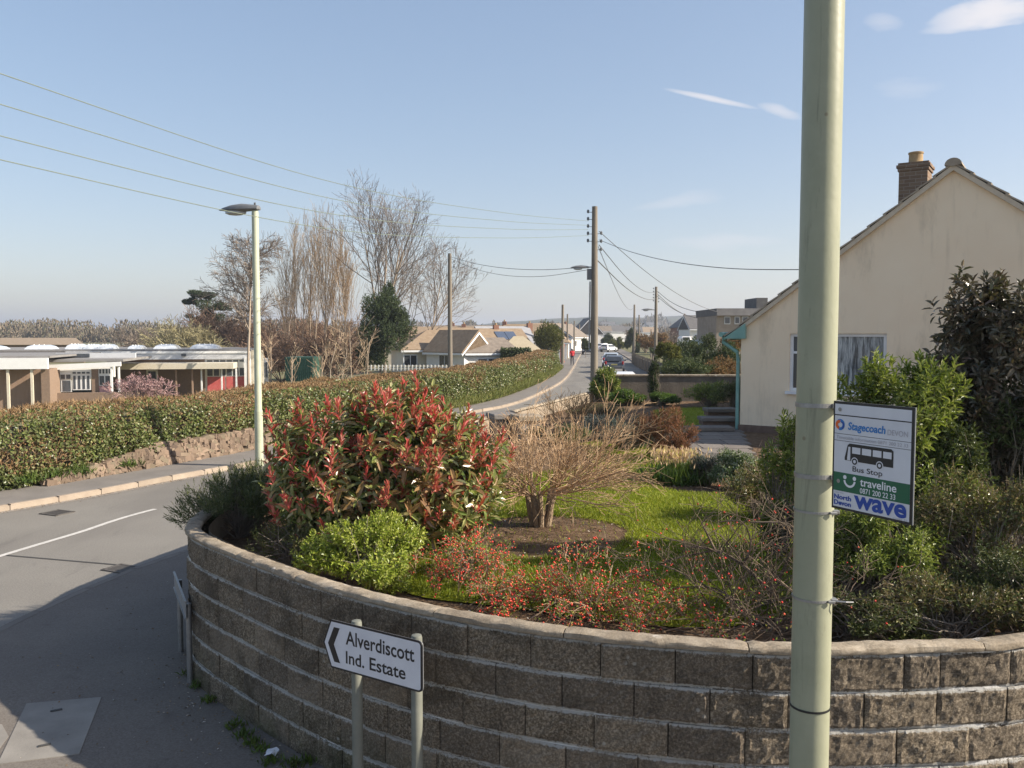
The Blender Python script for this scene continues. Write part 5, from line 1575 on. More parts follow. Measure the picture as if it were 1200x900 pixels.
def tpole(label, u, vtop, d, r=.13, ins=(), z0=0.0, lean=0):
    p = U(u, vtop, d=d); t = thing('utility_pole', label, 'utility pole', (p.x, p.y, z0), group=None)
    h = p.z - z0
    MB().tube([(-lean * h, 0, 0), (-lean * h * .5, 0, h * .5), (0, 0, h)], [r * 1.25, r * 1.1, r * .85], 10).build('pole', m_tele, t, world=False, smooth=True)
    for sx, dz in ins:
        o = MB().tube([(sx * .06, 0, h - dz), (sx * (.22 + r * .3), 0, h - dz)], .012, 5).build('bracket', m_lampg, t, world=False)
        MB().ball((sx * (.22 + r * .3), 0, h - dz + .03), .055, 6, (1, 1, 1.5)).build('insulator', m_lampg, o, world=False)
    return t, h, p


mp, mh, mtop = tpole('tallest wooden utility pole with insulators, carrying a street light, by the garden corner', 697, 242, 33.5, .125, [(-1, .22 + .28 * i) for i in range(5)] + [(1, 1.05 + .31 * i) for i in range(3)], 0, -.002)
lantern(mp, .66, .15, math.pi, mh - 2.38, .3)
MB().tube([(-.1, 0, mh - 2.34), (-.42, 0, mh - 2.34)], .025, 6).build('lamp_arm', m_lampg, mp, world=False)
MB().box((-.20, 0, mh - 2.62), (.17, .16, .42)).build('cable_box', m_lampg, mp, world=False)
MB().box((-.16, -.1, mh - 3.2), (.10, .08, .30)).build('fuse_box', m_galv, mp, world=False)
MB().tube([(-.17, -.02, mh - 2.9), (-.19, -.02, mh - 5.5)], .03, 6).build('cable_guard', m_galv, mp, world=False)
tpole('lone wooden utility pole rising behind the hedge left of the bungalows', 527, 297, 50, .12, [(1, .5), (1, .8)], -.3)
tpole('dark wooden pole just right of the dome shaped conifer', 659.5, 357, 92, .15)
tpole('thin pole by the footpath nearest the walking person', 665, 368, 110, .11)
tpole('faint distant pole right of the walking person', 673, 376, 150, .14)
tpole('distant pole left of the white gabled house', 679, 380, 180, .14)
rp, rh, rtop = tpole('wooden utility pole with a street light beyond the boundary wall', 769, 336, 85, .15, [(-1, .2 + .3 * i) for i in range(5)] + [(1, .6 + .3 * i) for i in range(4)])
lantern(rp, 1.0, .2, math.pi, rh - 2.3, .5)
MB().tube([(-.1, 0, rh - 2.3), (-.62, 0, rh - 2.25)], .04, 6).build('lamp_arm', m_lampg, rp, world=False)
tpole('dark utility pole left of the wooden pole beyond the boundary wall', 743.5, 357, 130, .16)
tpole('pale distant pole between two darker poles', 749, 369, 160, .15)
tpole('thin pale lamp column beyond the boundary wall', 763, 386, 120, .08)

# cables
m_cable = mat('cable', (.10, .10, .10), (.13, .13, .13), 4, .6)
m_cable_l = mat('bare_copper_cable', (.16, .19, .14), (.20, .23, .18), 4, .6)


def cable(label, pts, r=.012, m=None, n=10, group=None):
    mb = MB(); mb.tube(catmull(pts, n), r, 5, False)
    return mb.build('overhead_cable', m or m_cable, label=label, cat='cable', group=group)


P0 = Vector((mtop.x - .25, 33.5, 0))
for i, (vp, vm, v0) in enumerate(((259, 216, 86), (264, 235, 122), (269, 252.5, 159), (276, 270, 187))):
    zA = U(690, vp, d=33.5).z; pm_ = U(400, vm, d=16.9); pe = U(0, v0, d=10)
    ext = pe + (pe - pm_) * .9; ext.z = pe.z + .25
    cable(('topmost', 'second highest', 'third highest', 'lowest')[i] + ' of the overhead wires crossing the sky at upper left', [(P0.x, P0.y, zA), pm_.lerp(Vector((P0.x, P0.y, zA)), .5) - Vector((0, 0, .12)), pm_, pe, ext], .0065, m_cable_l)
tp = Vector((mtop.x + .2, 33.5, 0))
def fromto(label, u0, v0, d0, u1, v1, d1, sag, r=.014):
    a, b = U(u0, v0, d=d0), U(u1, v1, d=d1); cable(label, [a.lerp(b, f) - Vector((0, 0, sag * 4 * f * (1 - f))) for f in (0, .25, .5, .75, 1)], r)


fromto('cable curving from tall utility pole across to the bungalow roof', 702, 281, 33.5, 960, 316, 17.2, .35, .010)
fromto('cable sloping from tall pole down to the grey dormer house', 702, 271, 33.5, 842, 366, 58, .5, .014)
fromto('cable from tall pole to top of the wooden pole beyond', 702, 287, 33.5, 769, 342, 85, .7, .017)
fromto('bundled cable from tall pole to middle of the wooden pole beyond', 700, 305, 33.5, 769, 350, 85, .6, .022)
fromto('thin cable from tall pole to the dark pole far down the road', 701, 289, 33.5, 743, 360, 130, 1.2, .014)
fromto('cable from right hand wooden pole down to the brick gabled house', 770, 344, 85, 818, 372, 110, .6, .03)
fromto('cable from right hand wooden pole to the dormer house', 770, 341, 85, 850, 364, 60, .8, .025)
fromto('lower cable from right hand wooden pole to the dormer house', 770, 347, 85, 862, 370, 60, 1.0, .025)
fromto('upper wire between lone left pole and the tall pole', 528, 301, 50, 690, 313, 33.5, .35, .012)
fromto('lower wire between lone left pole and the tall pole', 528, 303, 50, 690, 316, 33.5, .6, .010)

# ================================================================== THE SCHOOL
m_sw = mat('white_fascia', (.84, .84, .82), (.78, .78, .76), 3, .6, 0, coord='World')
m_sgr = mat('grey_fascia', (.55, .56, .57), (.62, .63, .64), 3, .6, 0, coord='World')
m_sdk = mat('dark_glazing', (.05, .06, .07), (.10, .11, .13), 3, .15, 0, coord='World', spec=.6)
m_sbr = mat('brown_panel', (.30, .20, .14), (.36, .25, .18), 4, .85, 0, coord='World', stretch=(1, 1, .2))
m_sbk = mat('school_brick', (.22, .155, .11), (.28, .20, .145), 8, .9, 0, coord='World')
m_sred2 = mat('red_panel', (.52, .10, .10), (.60, .16, .15), 4, .5, 0, coord='World')
m_scr = mat('cream_post', (.62, .55, .42), (.68, .62, .50), 5, .6, 0, coord='World')
m_flat = mat('grey_flat_roof', (.20, .19, .18), (.27, .26, .25), 2, .9, 0, coord='World')
m_dome = mat('rooflight_dome', (.50, .54, .58), (.62, .66, .70), 3, .15, 0, coord='World', spec=.7)
SZ = -2.15


def S(u, d): return (u - 600) / 1000 * d


def Zv(v, d): return CAMZ + (392 - v) / 1000 * d


def pbox(name, m, parent, u0, u1, v0, v1, d, thick=.15, proud=0.0, at=None):
    """box whose front face stands at depth d - proud"""
    dd = d - proud
    x0, x1, z0, z1 = S(u0, d), S(u1, d), Zv(v1, d), Zv(v0, d)
    mb = MB(); mb.box(((x0 + x1) / 2, dd + thick / 2, (z0 + z1) / 2), (abs(x1 - x0), thick, abs(z1 - z0)))
    return mb.build(name, m, parent)


sA = thing('school_building', 'flat roofed school block with plain white fascia at the far left edge', 'school', (S(-60, 60), 60, SZ))
dA = 60
pbox('roof', m_flat, sA, -400, 49, 417.5, 420, dA, 16)
pbox('fascia', m_sw, sA, -400, 47.5, 420, 433, dA, .3, .3)
pbox('wall', m_sbr, sA, -400, 38, 433, 485, dA, .3, -1.2)
pbox('brick_pier', m_sbk, sA, 38, 47.5, 433, 485, dA, 3.4, -.1)
for u in (-60, 3, 29): pbox('post', m_scr, sA, u - 1.4, u + 1.4, 433, 480, dA, .15, .15)
sB = thing('school_building', 'lower school wing with white framed classroom windows and double doors', 'school', (S(95, 64), 64, SZ)); dB = 64
pbox('roof', m_flat, sB, 48.5, 141, 421, 424, dB, 10)
mb = MB(); x0, x1 = S(48.5, dB), S(140, dB)
pbox('upper_wall', m_sgr, sB, 48.5, 141, 415, 421, dB, .3, -4); pbox('clerestory', m_sdk, sB, 49, 88, 415.5, 420, dB, .2, -3.9)
mb.prism([(x0, dB - .6, Zv(434, dB)), (x1, dB - .6, Zv(429, dB)), (x1, dB - .6, Zv(424, dB)), (x0, dB - .6, Zv(427.5, dB))], (0, .3, 0)); mb.build('fascia', m_sw, sB)
pbox('wall', m_sw, sB, 48.5, 131, 427, 442, dB, .3)
pbox('brick_pier', m_sbk, sB, 48.5, 53, 434, 490, dB, .5, .05)
pbox('brick_pier', m_sbk, sB, 106, 113.5, 432.5, 480, dB, .5, .05)
pbox('pink_panel', mat('pale_red_panel', (.60, .32, .31), (.64, .38, .36), 3, .6), sB, 53, 59, 461, 480, dB, .2)
pbox('cream_panel', m_scr, sB, 61.5, 72, 459, 480, dB, .2, .05)
pbox('low_wall', m_sbk, sB, 72, 160, 459.5, 480, dB, .3, .8)
def win_row(parent, u0, u1, v0, v1, n, d, name='window', m=None, fm=None, fwid=.7):
    w = (u1 - u0) / n
    for i in range(n):
        a = u0 + i * w
        f = pbox(name, fm or m_sw, parent, a, a + w, v0, v1, d, .08, .06)
        pbox('pane', m or m_sdk, f, a + fwid, a + w - fwid, v0 + fwid, v1 - fwid, d, .04, .08)
win_row(sB, 54, 84, 438, 444.5, 5, dB); win_row(sB, 53, 84, 445, 459, 3, dB, m=m_sdk)
win_row(sB, 85, 105, 435, 438.5, 4, dB, 'toplight'); win_row(sB, 85, 105, 439, 457, 4, dB, 'door', fwid=1.2)
win_row(sB, 114, 128, 432, 438.5, 4, dB); win_row(sB, 114, 127, 440, 452, 2, dB)
pbox('pink_panel', bpy.data.materials['pale_red_panel'], sB, 114, 128, 453, 460, dB, .1, .02)
for u in (129.5, 137.5): pbox('post', m_sw, sB, u - 1, u + 1, 430, 460, dB, .15, .5)
sC = thing('school_building', 'long flat roofed school block with domed rooflights and red panelled windows', 'school', (S(200, 76), 76, SZ)); dC = 76
pbox('roof', m_flat, sC, -250, 291, 409.5, 411.5, dC, 18)
pbox('fascia', m_sw, sC, 88, 290, 411.5, 414, dC, .3, .4)
pbox('fascia_lower', m_sgr, sC, 110, 290, 414, 421, dC, .3, .3)
pbox('white_band', m_sw, sC, 88, 112, 414, 421, dC, .3, .35)
pbox('wall', m_sbk, sC, 130, 238, 421, 470, dC, .3)
pbox('wall', m_sw, sC, 238, 290, 421, 470, dC, .3)
pbox('canopy', m_scr, sC, 140, 275, 424.5, 431, dC, 3, 3.2)
for u in (211.5, 229, 239, 261, 277): pbox('post', m_sw if u > 235 else m_sbr, sC, u - .8, u + .8, 431, 462, dC, .15, 2.6)
d0 = pbox('door', m_sw, sC, 173, 185.5, 433, 455.5, dC, .1, .06); pbox('pane', m_sdk, d0, 175, 183.5, 435, 445, dC, .05, .09); pbox('red_panel', m_sred2, d0, 175, 183.5, 446, 453.5, dC, .05, .09)
win_row(sC, 240, 284, 431, 441.5, 6, dC); win_row(sC, 240, 284, 421.5, 425, 6, dC, 'toplight')
for a, b in ((240.5, 260), (262, 283.5)): pbox('red_panel', m_sred2, sC, a, b, 442, 460, dC, .1, .07)
pbox('corner_post', m_sw, sC, 283, 287, 419, 465, dC, .3, .45); pbox('pier', m_scr, sC, 287.5, 304, 411, 466, dC, .3, -.5)
for i, u in enumerate((305, 309, 313, 317)):
    f = pbox('window', m_sw, sC, u, u + 3.6, 420, 455, dC + 4, .1, 0); pbox('pane', m_sdk, f, u + .8, u + 2.9, 425, 443, dC + 4, .05, .05)
pbox('wall_light', m_sdk, sC, 213, 218, 414.6, 417.5, dC, .2, .5)
mdw = [(-10, 27, 406), (50, 79, 405.5), (93, 112, 404.5), (112, 128, 405), (127, 145, 405), (160, 176, 406), (188, 215, 405), (228, 262, 404.8)]
for i, (u0, u1, vt) in enumerate(mdw):
    d = dC + 3; x0, x1 = S(u0, d), S(u1, d); zb, z1 = Zv(410.2, d), Zv(vt, d) + .12; cxm = (x0 + x1) / 2; hw = (x1 - x0) / 2
    mb = MB(); vs = []
    for f, zz in ((1, 0), (.93, .35), (.78, .75), (.5, 1.0)):
        for sx, sy in ((-1, -1), (1, -1), (1, 1), (-1, 1)): vs.append((cxm + sx * hw * f, d + 1.5 + sy * 1.3 * f, zb + (z1 - zb) * zz))
    fs = [(12, 13, 14, 15)] + [(r_ * 4 + k, r_ * 4 + (k + 1) % 4, (r_ + 1) * 4 + (k + 1) % 4, (r_ + 1) * 4 + k) for r_ in range(3) for k in range(4)]
    mb.add(vs, fs); o = mb.build('rooflight', m_dome, sC)
    for k in range(1, 4):
        xx = x0 + (x1 - x0) * k / 4; MB().tube([(xx, d + .18, zb), (xx + (cxm - xx) * .3, d + .8, z1 + .02)], .05, 4).build('glazing_bar', m_sw, o)
# pale roof behind the school at far left
rb = thing('school_building', 'low brown roofed building beyond the school at far left', 'building', (S(20, 105), 105, SZ))
mb = MB(); d = 105; mb.prism([(S(-120, d), d, Zv(404, d)), (S(100, d), d, Zv(404, d)), (S(70, d), d + 4, Zv(396, d) + .0), (S(-120, d), d + 4, Zv(396, d))], (0, .1, -.1)); mb.build('roof', mat('brown_roof', (.26, .20, .14), (.32, .25, .18), 3, .9, 0, coord='World'), rb)
pbox('wall', m_sbk, rb, -120, 96, 404, 425, d, .3, -.5)
# the school stands turned a little towards the sun
for _t in (sA, sB, sC): _t.rotation_euler.z = .20
# green container
m_cont = mat('green_container', (.025, .07, .05), (.035, .09, .065), 3, .6, 0, coord='World')
d = 58; gc = thing('shipping_container', 'dark green ribbed metal container beyond the hedge among bare saplings', 'container', (S(351, d), d, -1.6))
pbox('body', m_cont, gc, 334, 367, 418.5, 447, d, 2.4)
for k in range(14): pbox('rib', m_cont, gc, 334.6 + k * 2.35, 335.7 + k * 2.35, 419.5, 446, d, .05, .06)
# white fence by the trees
ff = thing('picket_fence', 'low white post and rail fence before the first bungalow', 'fence', (S(450, 62), 62, -.9))
for k in range(26): pbox('post', m_sw, ff, 430 + k * 4.4, 431 + k * 4.4, 427.5, 434, 62, .08, .06)
for v in (428.5, 431.5): pbox('rail', m_scr, ff, 430, 543, v, v + .9, 62, .05)

# ================================================================== HOUSES ALONG THE ROAD
m_r1 = mat('tan_roof_tile', (.24, .17, .11), (.33, .25, .17), 2.5, .9, .3, 3, .05, 'World')
m_r2 = mat('grey_brown_roof', (.17, .14, .115), (.25, .21, .17), 2.5, .9, .3, 3, .05, 'World')
m_slate = mat('slate_roof', (.10, .095, .095), (.15, .145, .14), 2.5, .8, .3, 3, .05, 'World')
m_cw = mat('cream_wall', (.66, .58, .44), (.72, .65, .52), 2, .9, 0, coord='World')
m_ww = mat('white_wall', (.76, .74, .70), (.70, .68, .64), 2, .9, 0, coord='World')
m_rb = mat('red_brick', (.22, .11, .08), (.29, .16, .11), 6, .9, 0, coord='World')
m_solar = mat('solar_panel', (.07, .09, .13), (.09, .11, .16), 2, .15, 0, coord='World', spec=.8)
m_gcar = mat('car_glass', (.03, .035, .04), (.05, .055, .06), 2, .08, 0, coord='World', spec=.8)


def bungalow(name, label, x, y, z0, w, dp, eh, rise, rot, wall, roof, hip=0.0, wins=(), chim=None, door=None, solar=None, gwins=()):
    """ridge along local x; front (local -y) eaves side; gables at the ends unless hipped"""
    t = thing(name, label, 'house', (x, y, z0), rot)
    mb = MB(); mb.box((0, 0, eh / 2 - .5), (w, dp, eh + 1.0)); 
    if not hip: mb.add([(-w / 2, -dp / 2, eh), (-w / 2, dp / 2, eh), (-w / 2, 0, eh + rise)], [(0, 1, 2)]); mb.add([(w / 2, -dp / 2, eh), (w / 2, dp / 2, eh), (w / 2, 0, eh + rise)], [(0, 1, 2)])
    mb.build('wall', wall, t, world=False)
    o = .35; th = .12; ow = w / 2 + (.12 if not hip else o); od = dp / 2 + o; ze = eh - o * rise / (dp / 2) + .08
    rx = ow - hip
    mb = MB()
    for zz in (0, th): mb.v += [(-ow, -od, ze + zz), (ow, -od, ze + zz), (ow, od, ze + zz), (-ow, od, ze + zz), (-rx, 0, eh + rise + .08 + zz), (rx, 0, eh + rise + .08 + zz)]
    for f in ((6, 7, 11, 10), (8, 9, 10, 11), (7, 8, 11), (9, 6, 10), (0, 1, 5, 4), (2, 3, 4, 5), (0, 1, 7, 6), (1, 2, 8, 7), (2, 3, 9, 8), (3, 0, 6, 9), (1, 2, 5), (3, 0, 4)): mb.f.append(f); mb.mi.append(0)
    r = mb.build('roof', roof, t, world=False)
    MB().box((0, -od + .0, ze - .05), (2 * ow - .02, .06, .16)).build('fascia', m_upvc, t, world=False)
    if not hip:
        for sx in (-1, 1):
            for sy in (-1, 1):
                L = math.hypot(od, eh + rise - ze); mb = MB(); mb.prism([(sx * (ow + .01), 0, eh + rise + .02), (sx * (ow + .01), sy * od, ze - .05), (sx * (ow + .01), sy * od, ze - .22), (sx * (ow + .01), 0, eh + rise - .18)], (sx * .03, 0, 0)); mb.build('bargeboard', m_upvc, t, world=False)
    for (wx, wz, ww, wh) in wins:
        f = MB().box((wx, -dp / 2 - .02, wz), (ww, .08, wh)).build('window', m_upvc, t, world=False)
        for k in range(2): MB().box((wx + (k - .5) * ww * .46, -dp / 2 - .05, wz), (ww * .40, .05, wh * .84)).build('pane', m_gcar, f, world=False)
    for sx, wy, wz, ww, wh in gwins:
        f = MB().box((sx * (w / 2 + .02), wy, wz), (.08, ww, wh)).build('window', m_upvc, t, world=False)
        MB().box((sx * (w / 2 + .05), wy, wz), (.05, ww * .84, wh * .84)).build('pane', m_gcar, f, world=False)
    if door: f = MB().box((door, -dp / 2 - .03, 1.0), (.95, .08, 2.05)).build('door', m_upvc, t, world=False)
    if chim is not None:
        c = MB().box((chim, 0, eh + rise + .1), (.55, .5, .9)).build('chimney', m_rb, t, world=False)
        MB().lathe((chim, 0, eh + rise + .55), [(.11, 0), (.09, .22)], 8).build('chimney_pot', m_pot, c, world=False)
    if solar:
        pit = math.atan2(rise, dp / 2); x0, x1 = solar
        n_ = max(1, int((x1 - x0) / 1.1))
        for k in range(n_):
            for j in (0, 1):
                c = Vector((x0 + (k + .5) * 1.1, -dp / 4 + (j - .5) * .9, eh + rise * (.5 + (j - .5) * .9 / (dp / 2)) + .24))
                MB().box(c, (1.04, 1.0, .05), rx=pit).build('solar_panel', m_solar, t, world=False)
    return t


GZ1 = -.35
bungalow('bungalow', 'cream walled bungalow with tan hipped roof partly behind the lone pole', S(505, 72), 77, GZ1, 7.0, 7, 2.3, 1.5, .30, m_cw, m_r1, 3.0, [(-3, 1.4, 1.2, 1.0)], -2.8)
bungalow('bungalow', 'tan roofed bungalow with white gable wing facing the road', S(558, 86), 90, GZ1, 9.5, 7.0, 2.45, 1.6, .32, m_ww, m_r1, 0, [(-1.5, 1.4, 1.6, 1.1), (3, 1.4, 1.1, 1.3)], 2.0, .6, (1.5, 4.6))
t = bungalow('bungalow', 'white gable fronted porch wing with bright bargeboards right of the lone pole', S(536, 70), 72, GZ1, 4.6, 3.2, 2.3, 1.5, -.75, m_ww, m_r1, 0, [(0, 1.4, 1.4, 1.1)], None, None, None, [(1, 0, 1.3, .9, 1.2)])
bungalow('bungalow', 'low garage with hipped brown roof and red gable in front of solar roof', S(568, 70), 72, GZ1, 4.2, 3.6, 2.15, 1.0, .35, m_ww, m_r2, .8, [(-.4, 1.1, 1.9, 1.2), (1.7, 1.2, .7, 1.2)])
bungalow('bungalow', 'grey green gabled bungalow with pale grey solar roof', S(588, 90), 93, GZ1, 6.0, 5.5, 2.5, 1.8, .35, mat('grey_green_wall', (.34, .40, .36), (.40, .46, .42), 2, .9), mat('pale_grey_roof', (.30, .30, .31), (.36, .36, .37), 2, .6), 0, [(-2.2, 1.4, 1.2, 1.1), (.5, 1.4, 1.2, 1.1)], 3.2)
bungalow('bungalow', 'small building with pale tan pyramid roof beside the conifer', S(608, 78), 81, GZ1, 3.6, 3.6, 2.05, 1.2, .1, m_cw, mat('pale_tan_roof', (.38, .32, .22), (.44, .38, .27), 2, .9), 1.7)
bungalow('bungalow', 'tan roofed bungalow behind the pyramid roof', S(618, 110), 114, GZ1, 11, 8, 2.6, 2.2, -.1, m_ww, m_r1, 3.0, [(-2, 1.4, 1.4, 1.1)], -3)
bungalow('bungalow', 'distant bungalow with grey brown roof seen between roofs at left', S(560, 125), 130, GZ1, 14, 8, 2.6, 2.2, 0, m_ww, m_r2, 0, [(-3, 1.4, 1.4, 1.1)], -4)
bungalow('bungalow', 'distant bungalow with brown roof right behind dark conifer', S(505, 112), 118, GZ1, 14, 8, 2.6, 1.9, 0, m_cw, m_r1, 0, [(-3, 1.4, 1.4, 1.1)], 4)
# far end of the road
bungalow('house', 'large white gabled house at the far end of the road', S(690, 190), 196, 0, 8.0, 6, 3.6, 3.2, math.pi / 2 + .1, m_ww, m_slate, 0, [(-2, 1.5, 1.1, 1.2), (1.5, 1.5, 1.1, 1.2)], None, None, None, [(-1, -1, 1.6, 1, 1.2), (-1, 1.3, 1.6, 1, 1.2)])
bungalow('house', 'brown roofed white sided house left of the white gabled house', S(662, 165), 170, 0, 7.5, 7, 2.8, 2.4, math.pi / 2 - .5, m_ww, m_r2, 0, [(-2, 1.5, 1.1, 1.2)], 1.0)
bungalow('house', 'small bright white rendered house right of the white gabled house', S(706, 210), 215, 0, 5.0, 6, 4.0, 1.2, 0, m_ww, m_r2, 0, [(-1, 1.6, 1.1, 1.2)])
for i, (u, d, w, lab) in enumerate(((735, 420, 14, 'pale far row of roofs beneath the hill right of centre'), (752, 450, 16, 'second pale far roof beneath the hill'), (718, 380, 10, 'far tan roofed house beyond the white house'), (640, 300, 12, 'far brown roofed house left of the distant poles'))):
    bungalow('house', lab, S(u, d), d, 1.0, w, 8, 3.5, 2.5, .1 * i, m_ww, (m_slate, m_r1)[i % 2])
# brick gable and the others right of the road
bungalow('house', 'red brick gable fronted house beyond the boundary wall', S(811, 150), 154, 1.0, 9, 4.4, 3.6, 1.7, math.pi / 2 + .02, m_rb, m_slate, 0, [(0, 1.5, 1, 1.0)], 2.5, None, None, [(-1, -.6, 2.4, .8, 1.0)])
t = bungalow('house', 'slate roofed white house half hidden right of the brick gable', S(834, 135), 140, 1.0, 7, 6, 3.2, 2.0, .1, m_ww, m_slate, 0, [(-2.2, 1.7, 1.1, 1.2), (.8, 1.7, 1.1, 1.2)])
# dormer house
dh = 58
h = thing('house', 'tall grey slate dormer house just left of the cream gable roof', 'house', (S(875, dh), dh, 0))
pbox('wall', mat('grey_tile_hanging', (.26, .215, .17), (.35, .295, .24), 3, .9, .3, 4, .03, 'World'), h, 839, 905, 366, 425, dh, 6)
mb = MB(); mb.prism([(S(838.5, dh), dh - .3, Zv(370, dh)), (S(838.5, dh), dh - .1, Zv(361.5, dh)), (S(905, dh), dh - .1, Zv(361.5, dh)), (S(905, dh), dh - .3, Zv(370, dh))], (0, 6.6, 0)); mb.build('roof', m_slate, h)
pbox('dormer', m_slate, h, 887, 900, 349, 372, dh, 3, -.3)
for a, b in ((848, 855), (860, 866), (869, 876), (881, 887)):
    f = pbox('window', m_upvc, h, a, b, 371, 380, dh, .1, .05); pbox('pane', m_gcar, f, a + .8, b - .8, 372, 379, dh, .06, .08)
# greenhouse roof and sheds
gh = thing('greenhouse', 'pale polythene covered greenhouse roof behind the shrubs right of the road', 'greenhouse', (S(824, 62), 62, 1.0))
mb = MB(); vs = []; n = 7
for x in (S(810, 62), S(838.5, 62)):
    for i in range(n + 1): a = math.pi * i / n; vs.append((x, 63 - 1.3 * math.cos(a), Zv(405, 62) + .42 * math.sin(a)))
mb.add(vs, [(i, i + 1, n + 2 + i, n + 1 + i) for i in range(n)] + [tuple(range(n + 1)), tuple(range(n + 1, 2 * n + 2))]); mb.build('cover', mat('polythene', (.58, .62, .58), (.66, .70, .66), 3, .4, 0, coord='World'), gh, smooth=False)
pbox('base', m_sw, gh, 810, 838.5, 405, 415, 62, 2.4)
van = thing('caravan', 'white caravan roof showing above the dark shrubs before the brick gable', 'caravan', (S(804, 85), 85, 1.0))
MB().box((S(804, 85), 86, 2.55), (1.05, 2.0, 1.0)).build('body', m_sw, van, bevel=.15); pbox('window', m_gcar, van, 800, 808, 395, 398, 85, .05, .04)

# right-hand frontage: low wall with white gate panels, footpath hedge
fw_ = thing('front_wall', 'low roadside wall with white panels and dark piers along right footpath', 'wall', (7.6, 36, 0))
pts_ = [(6.9, 38), (8.2, 44.5), (9.9, 53), (11.2, 66), (12.6, 85), (14, 100)]
fp = Path(pts_)
t = 0; k = 0
while t < fp.len - 3:
    a, b = fp.at(t), fp.at(t + 2.6); an = math.atan2(b[1] - a[1], b[0] - a[0]); c = ((a[0] + b[0]) / 2, (a[1] + b[1]) / 2)
    MB().box((c[0], c[1], .50), (2.5, .16, .95), rz=an).build('panel', m_ww if k in (2, 3, 5) else m_gw, fw_)
    MB().box((a[0], a[1], .60), (.3, .3, 1.2), rz=an).build('pier', m_gw, fw_); t += 2.75; k += 1


def clump_tree(name, label, cat, u, v, d, rx, rz_, m, nsh, L, K=7, z0=None, trunk=.0, nl=14, lr=.36, ry=None, zc=None, a=(.3, 1.2), up=.35):
    """leafy tree or shrub: crown of leaf clumps plus trunk"""
    c = U(u, v, d=d); c.z = c.z if zc is None else zc
    z0 = float(terrain(np.array(c.x), np.array(c.y))) if z0 is None else z0
    t = thing(name, label, cat, (c.x, c.y, z0))
    P, D = lumpy(nsh, tuple(c), (rx, ry or rx, rz_), nl, lr, .5, -.8, z0)
    D = nrm(D + np.array([0, 0, up]) + RG.normal(0, .3, D.shape))
    B, DD, N, Ls, Ws = shoot(P, D, K, L, L * .45, L * 1.2, a[0], a[1], .1)
    V, Q = leaves(B, DD, N, Ls, Ws); np_obj('crown', V, Q, m, t, kind='stuff')
    mb = MB(); r = max(.05, rx * .06); mb.tube([(c.x, c.y, z0), (c.x + .03, c.y, (z0 + c.z) / 2), (c.x, c.y, c.z + rz_ * .4)], [r, r * .8, r * .3], 7); mb.build('trunk', m_bark, t)
    return t


m_dcon = fmat('dark_conifer_foliage', [(.035, .055, .022), (.055, .08, .03), (.08, .105, .035), (.025, .04, .018)], .08, .7)
m_dome_c = fmat('golden_conifer_foliage', [(.09, .10, .02), (.15, .155, .03), (.21, .20, .045), (.06, .075, .02)], .1, .7)
m_rsh = fmat('dark_hedge_foliage', [(.03, .05, .02), (.05, .075, .025), (.07, .10, .03), (.10, .11, .04)], .1, .6)
m_obr = fmat('orange_brown_foliage', [(.22, .12, .05), (.30, .17, .07), (.17, .10, .05), (.12, .10, .05)], .1, .8)
clump_tree('conifer', 'large dome shaped green conifer where the hedge ends by the road', 'tree', 641, 397, 88, 1.75, 2.0, m_dome_c, 4500, .14, nl=80, lr=.34, a=(.1, .7), up=.8)
clump_tree('conifer', 'broad dark ivy covered evergreen tree in front of the bare trees', 'tree', 450, 392, 66, 2.75, 3.7, m_dcon, 4200, .18, nl=40, lr=.26)
clump_tree('conifer', 'narrow dark top of the ivy clad evergreen', 'tree', 451, 352, 68, 1.1, 2.3, m_dcon, 700, .18, nl=12, lr=.34, z0=-.8)
cedar = [(236, 346, 112, 2.6, .7), (222, 354, 112, 1.3, .7), (250, 358, 112, 3.0, 1.3), (240, 372, 112, 2.8, 1.2)]
for i, (u, v, d, a_, b_) in enumerate(cedar): clump_tree('cedar', ('dark flat topped cedar crown left of the birch', 'lower left spreading layer of the dark cedar', 'right hand layer of the dark cedar', 'lowest shaded layer of the dark cedar')[i], 'tree', u, v, d, a_, b_, m_dcon, 700, .25, nl=10)
RS = [(802, 414, 44, 1.7, 1.0, m_rsh, 'dark evergreen shrub mass behind the boundary wall at centre right'),
      (784, 420, 36, .75, .95, m_dome_c, 'yellow green feathery conifer beside the wooden pole base'),
      (812, 424, 40, 2.0, .9, m_rsh, 'dark green hedge mass behind the boundary wall'),
      (845, 414, 40, 1.2, 1.2, m_rsh, 'dark shrub against the house corner behind the boundary wall'),
      (858, 408, 42, 1.0, .7, m_obr, 'orange brown shrub left of the teal gutter'),
      (840, 433, 34, 1.3, .7, m_obr, 'dull brown shrub just behind the boundary wall'),
      (800, 434, 33, 1.6, .45, m_rsh, 'low clipped green hedge just behind the boundary wall'),
      (765, 400, 110, 2.4, 1.5, m_obr, 'rusty brown bare bush beside the distant poles'),
      (741, 402, 140, 1.6, 2.6, m_rsh, 'tall dark conifer left of the distant poles'),
      (723, 404, 165, 1.8, 1.8, m_dome_c, 'bright green roadside bush at the far bend'),
      (712, 402, 175, 1.6, 1.9, m_dcon, 'dark green tree right of the far white house'),
      (686, 404, 120, .8, 1.0, m_rsh, 'dark hedge at the left kerb far down the road'),
      (778, 410, 92, 2.0, .9, m_rsh, 'clipped green hedge along the far right footpath')]
for u, v, d, rx, rz_, mm, lab in RS: clump_tree('shrub', lab, 'shrub', u, v, d, rx, rz_, mm, 900, .05 + d * .0018, nl=12, z0=0)
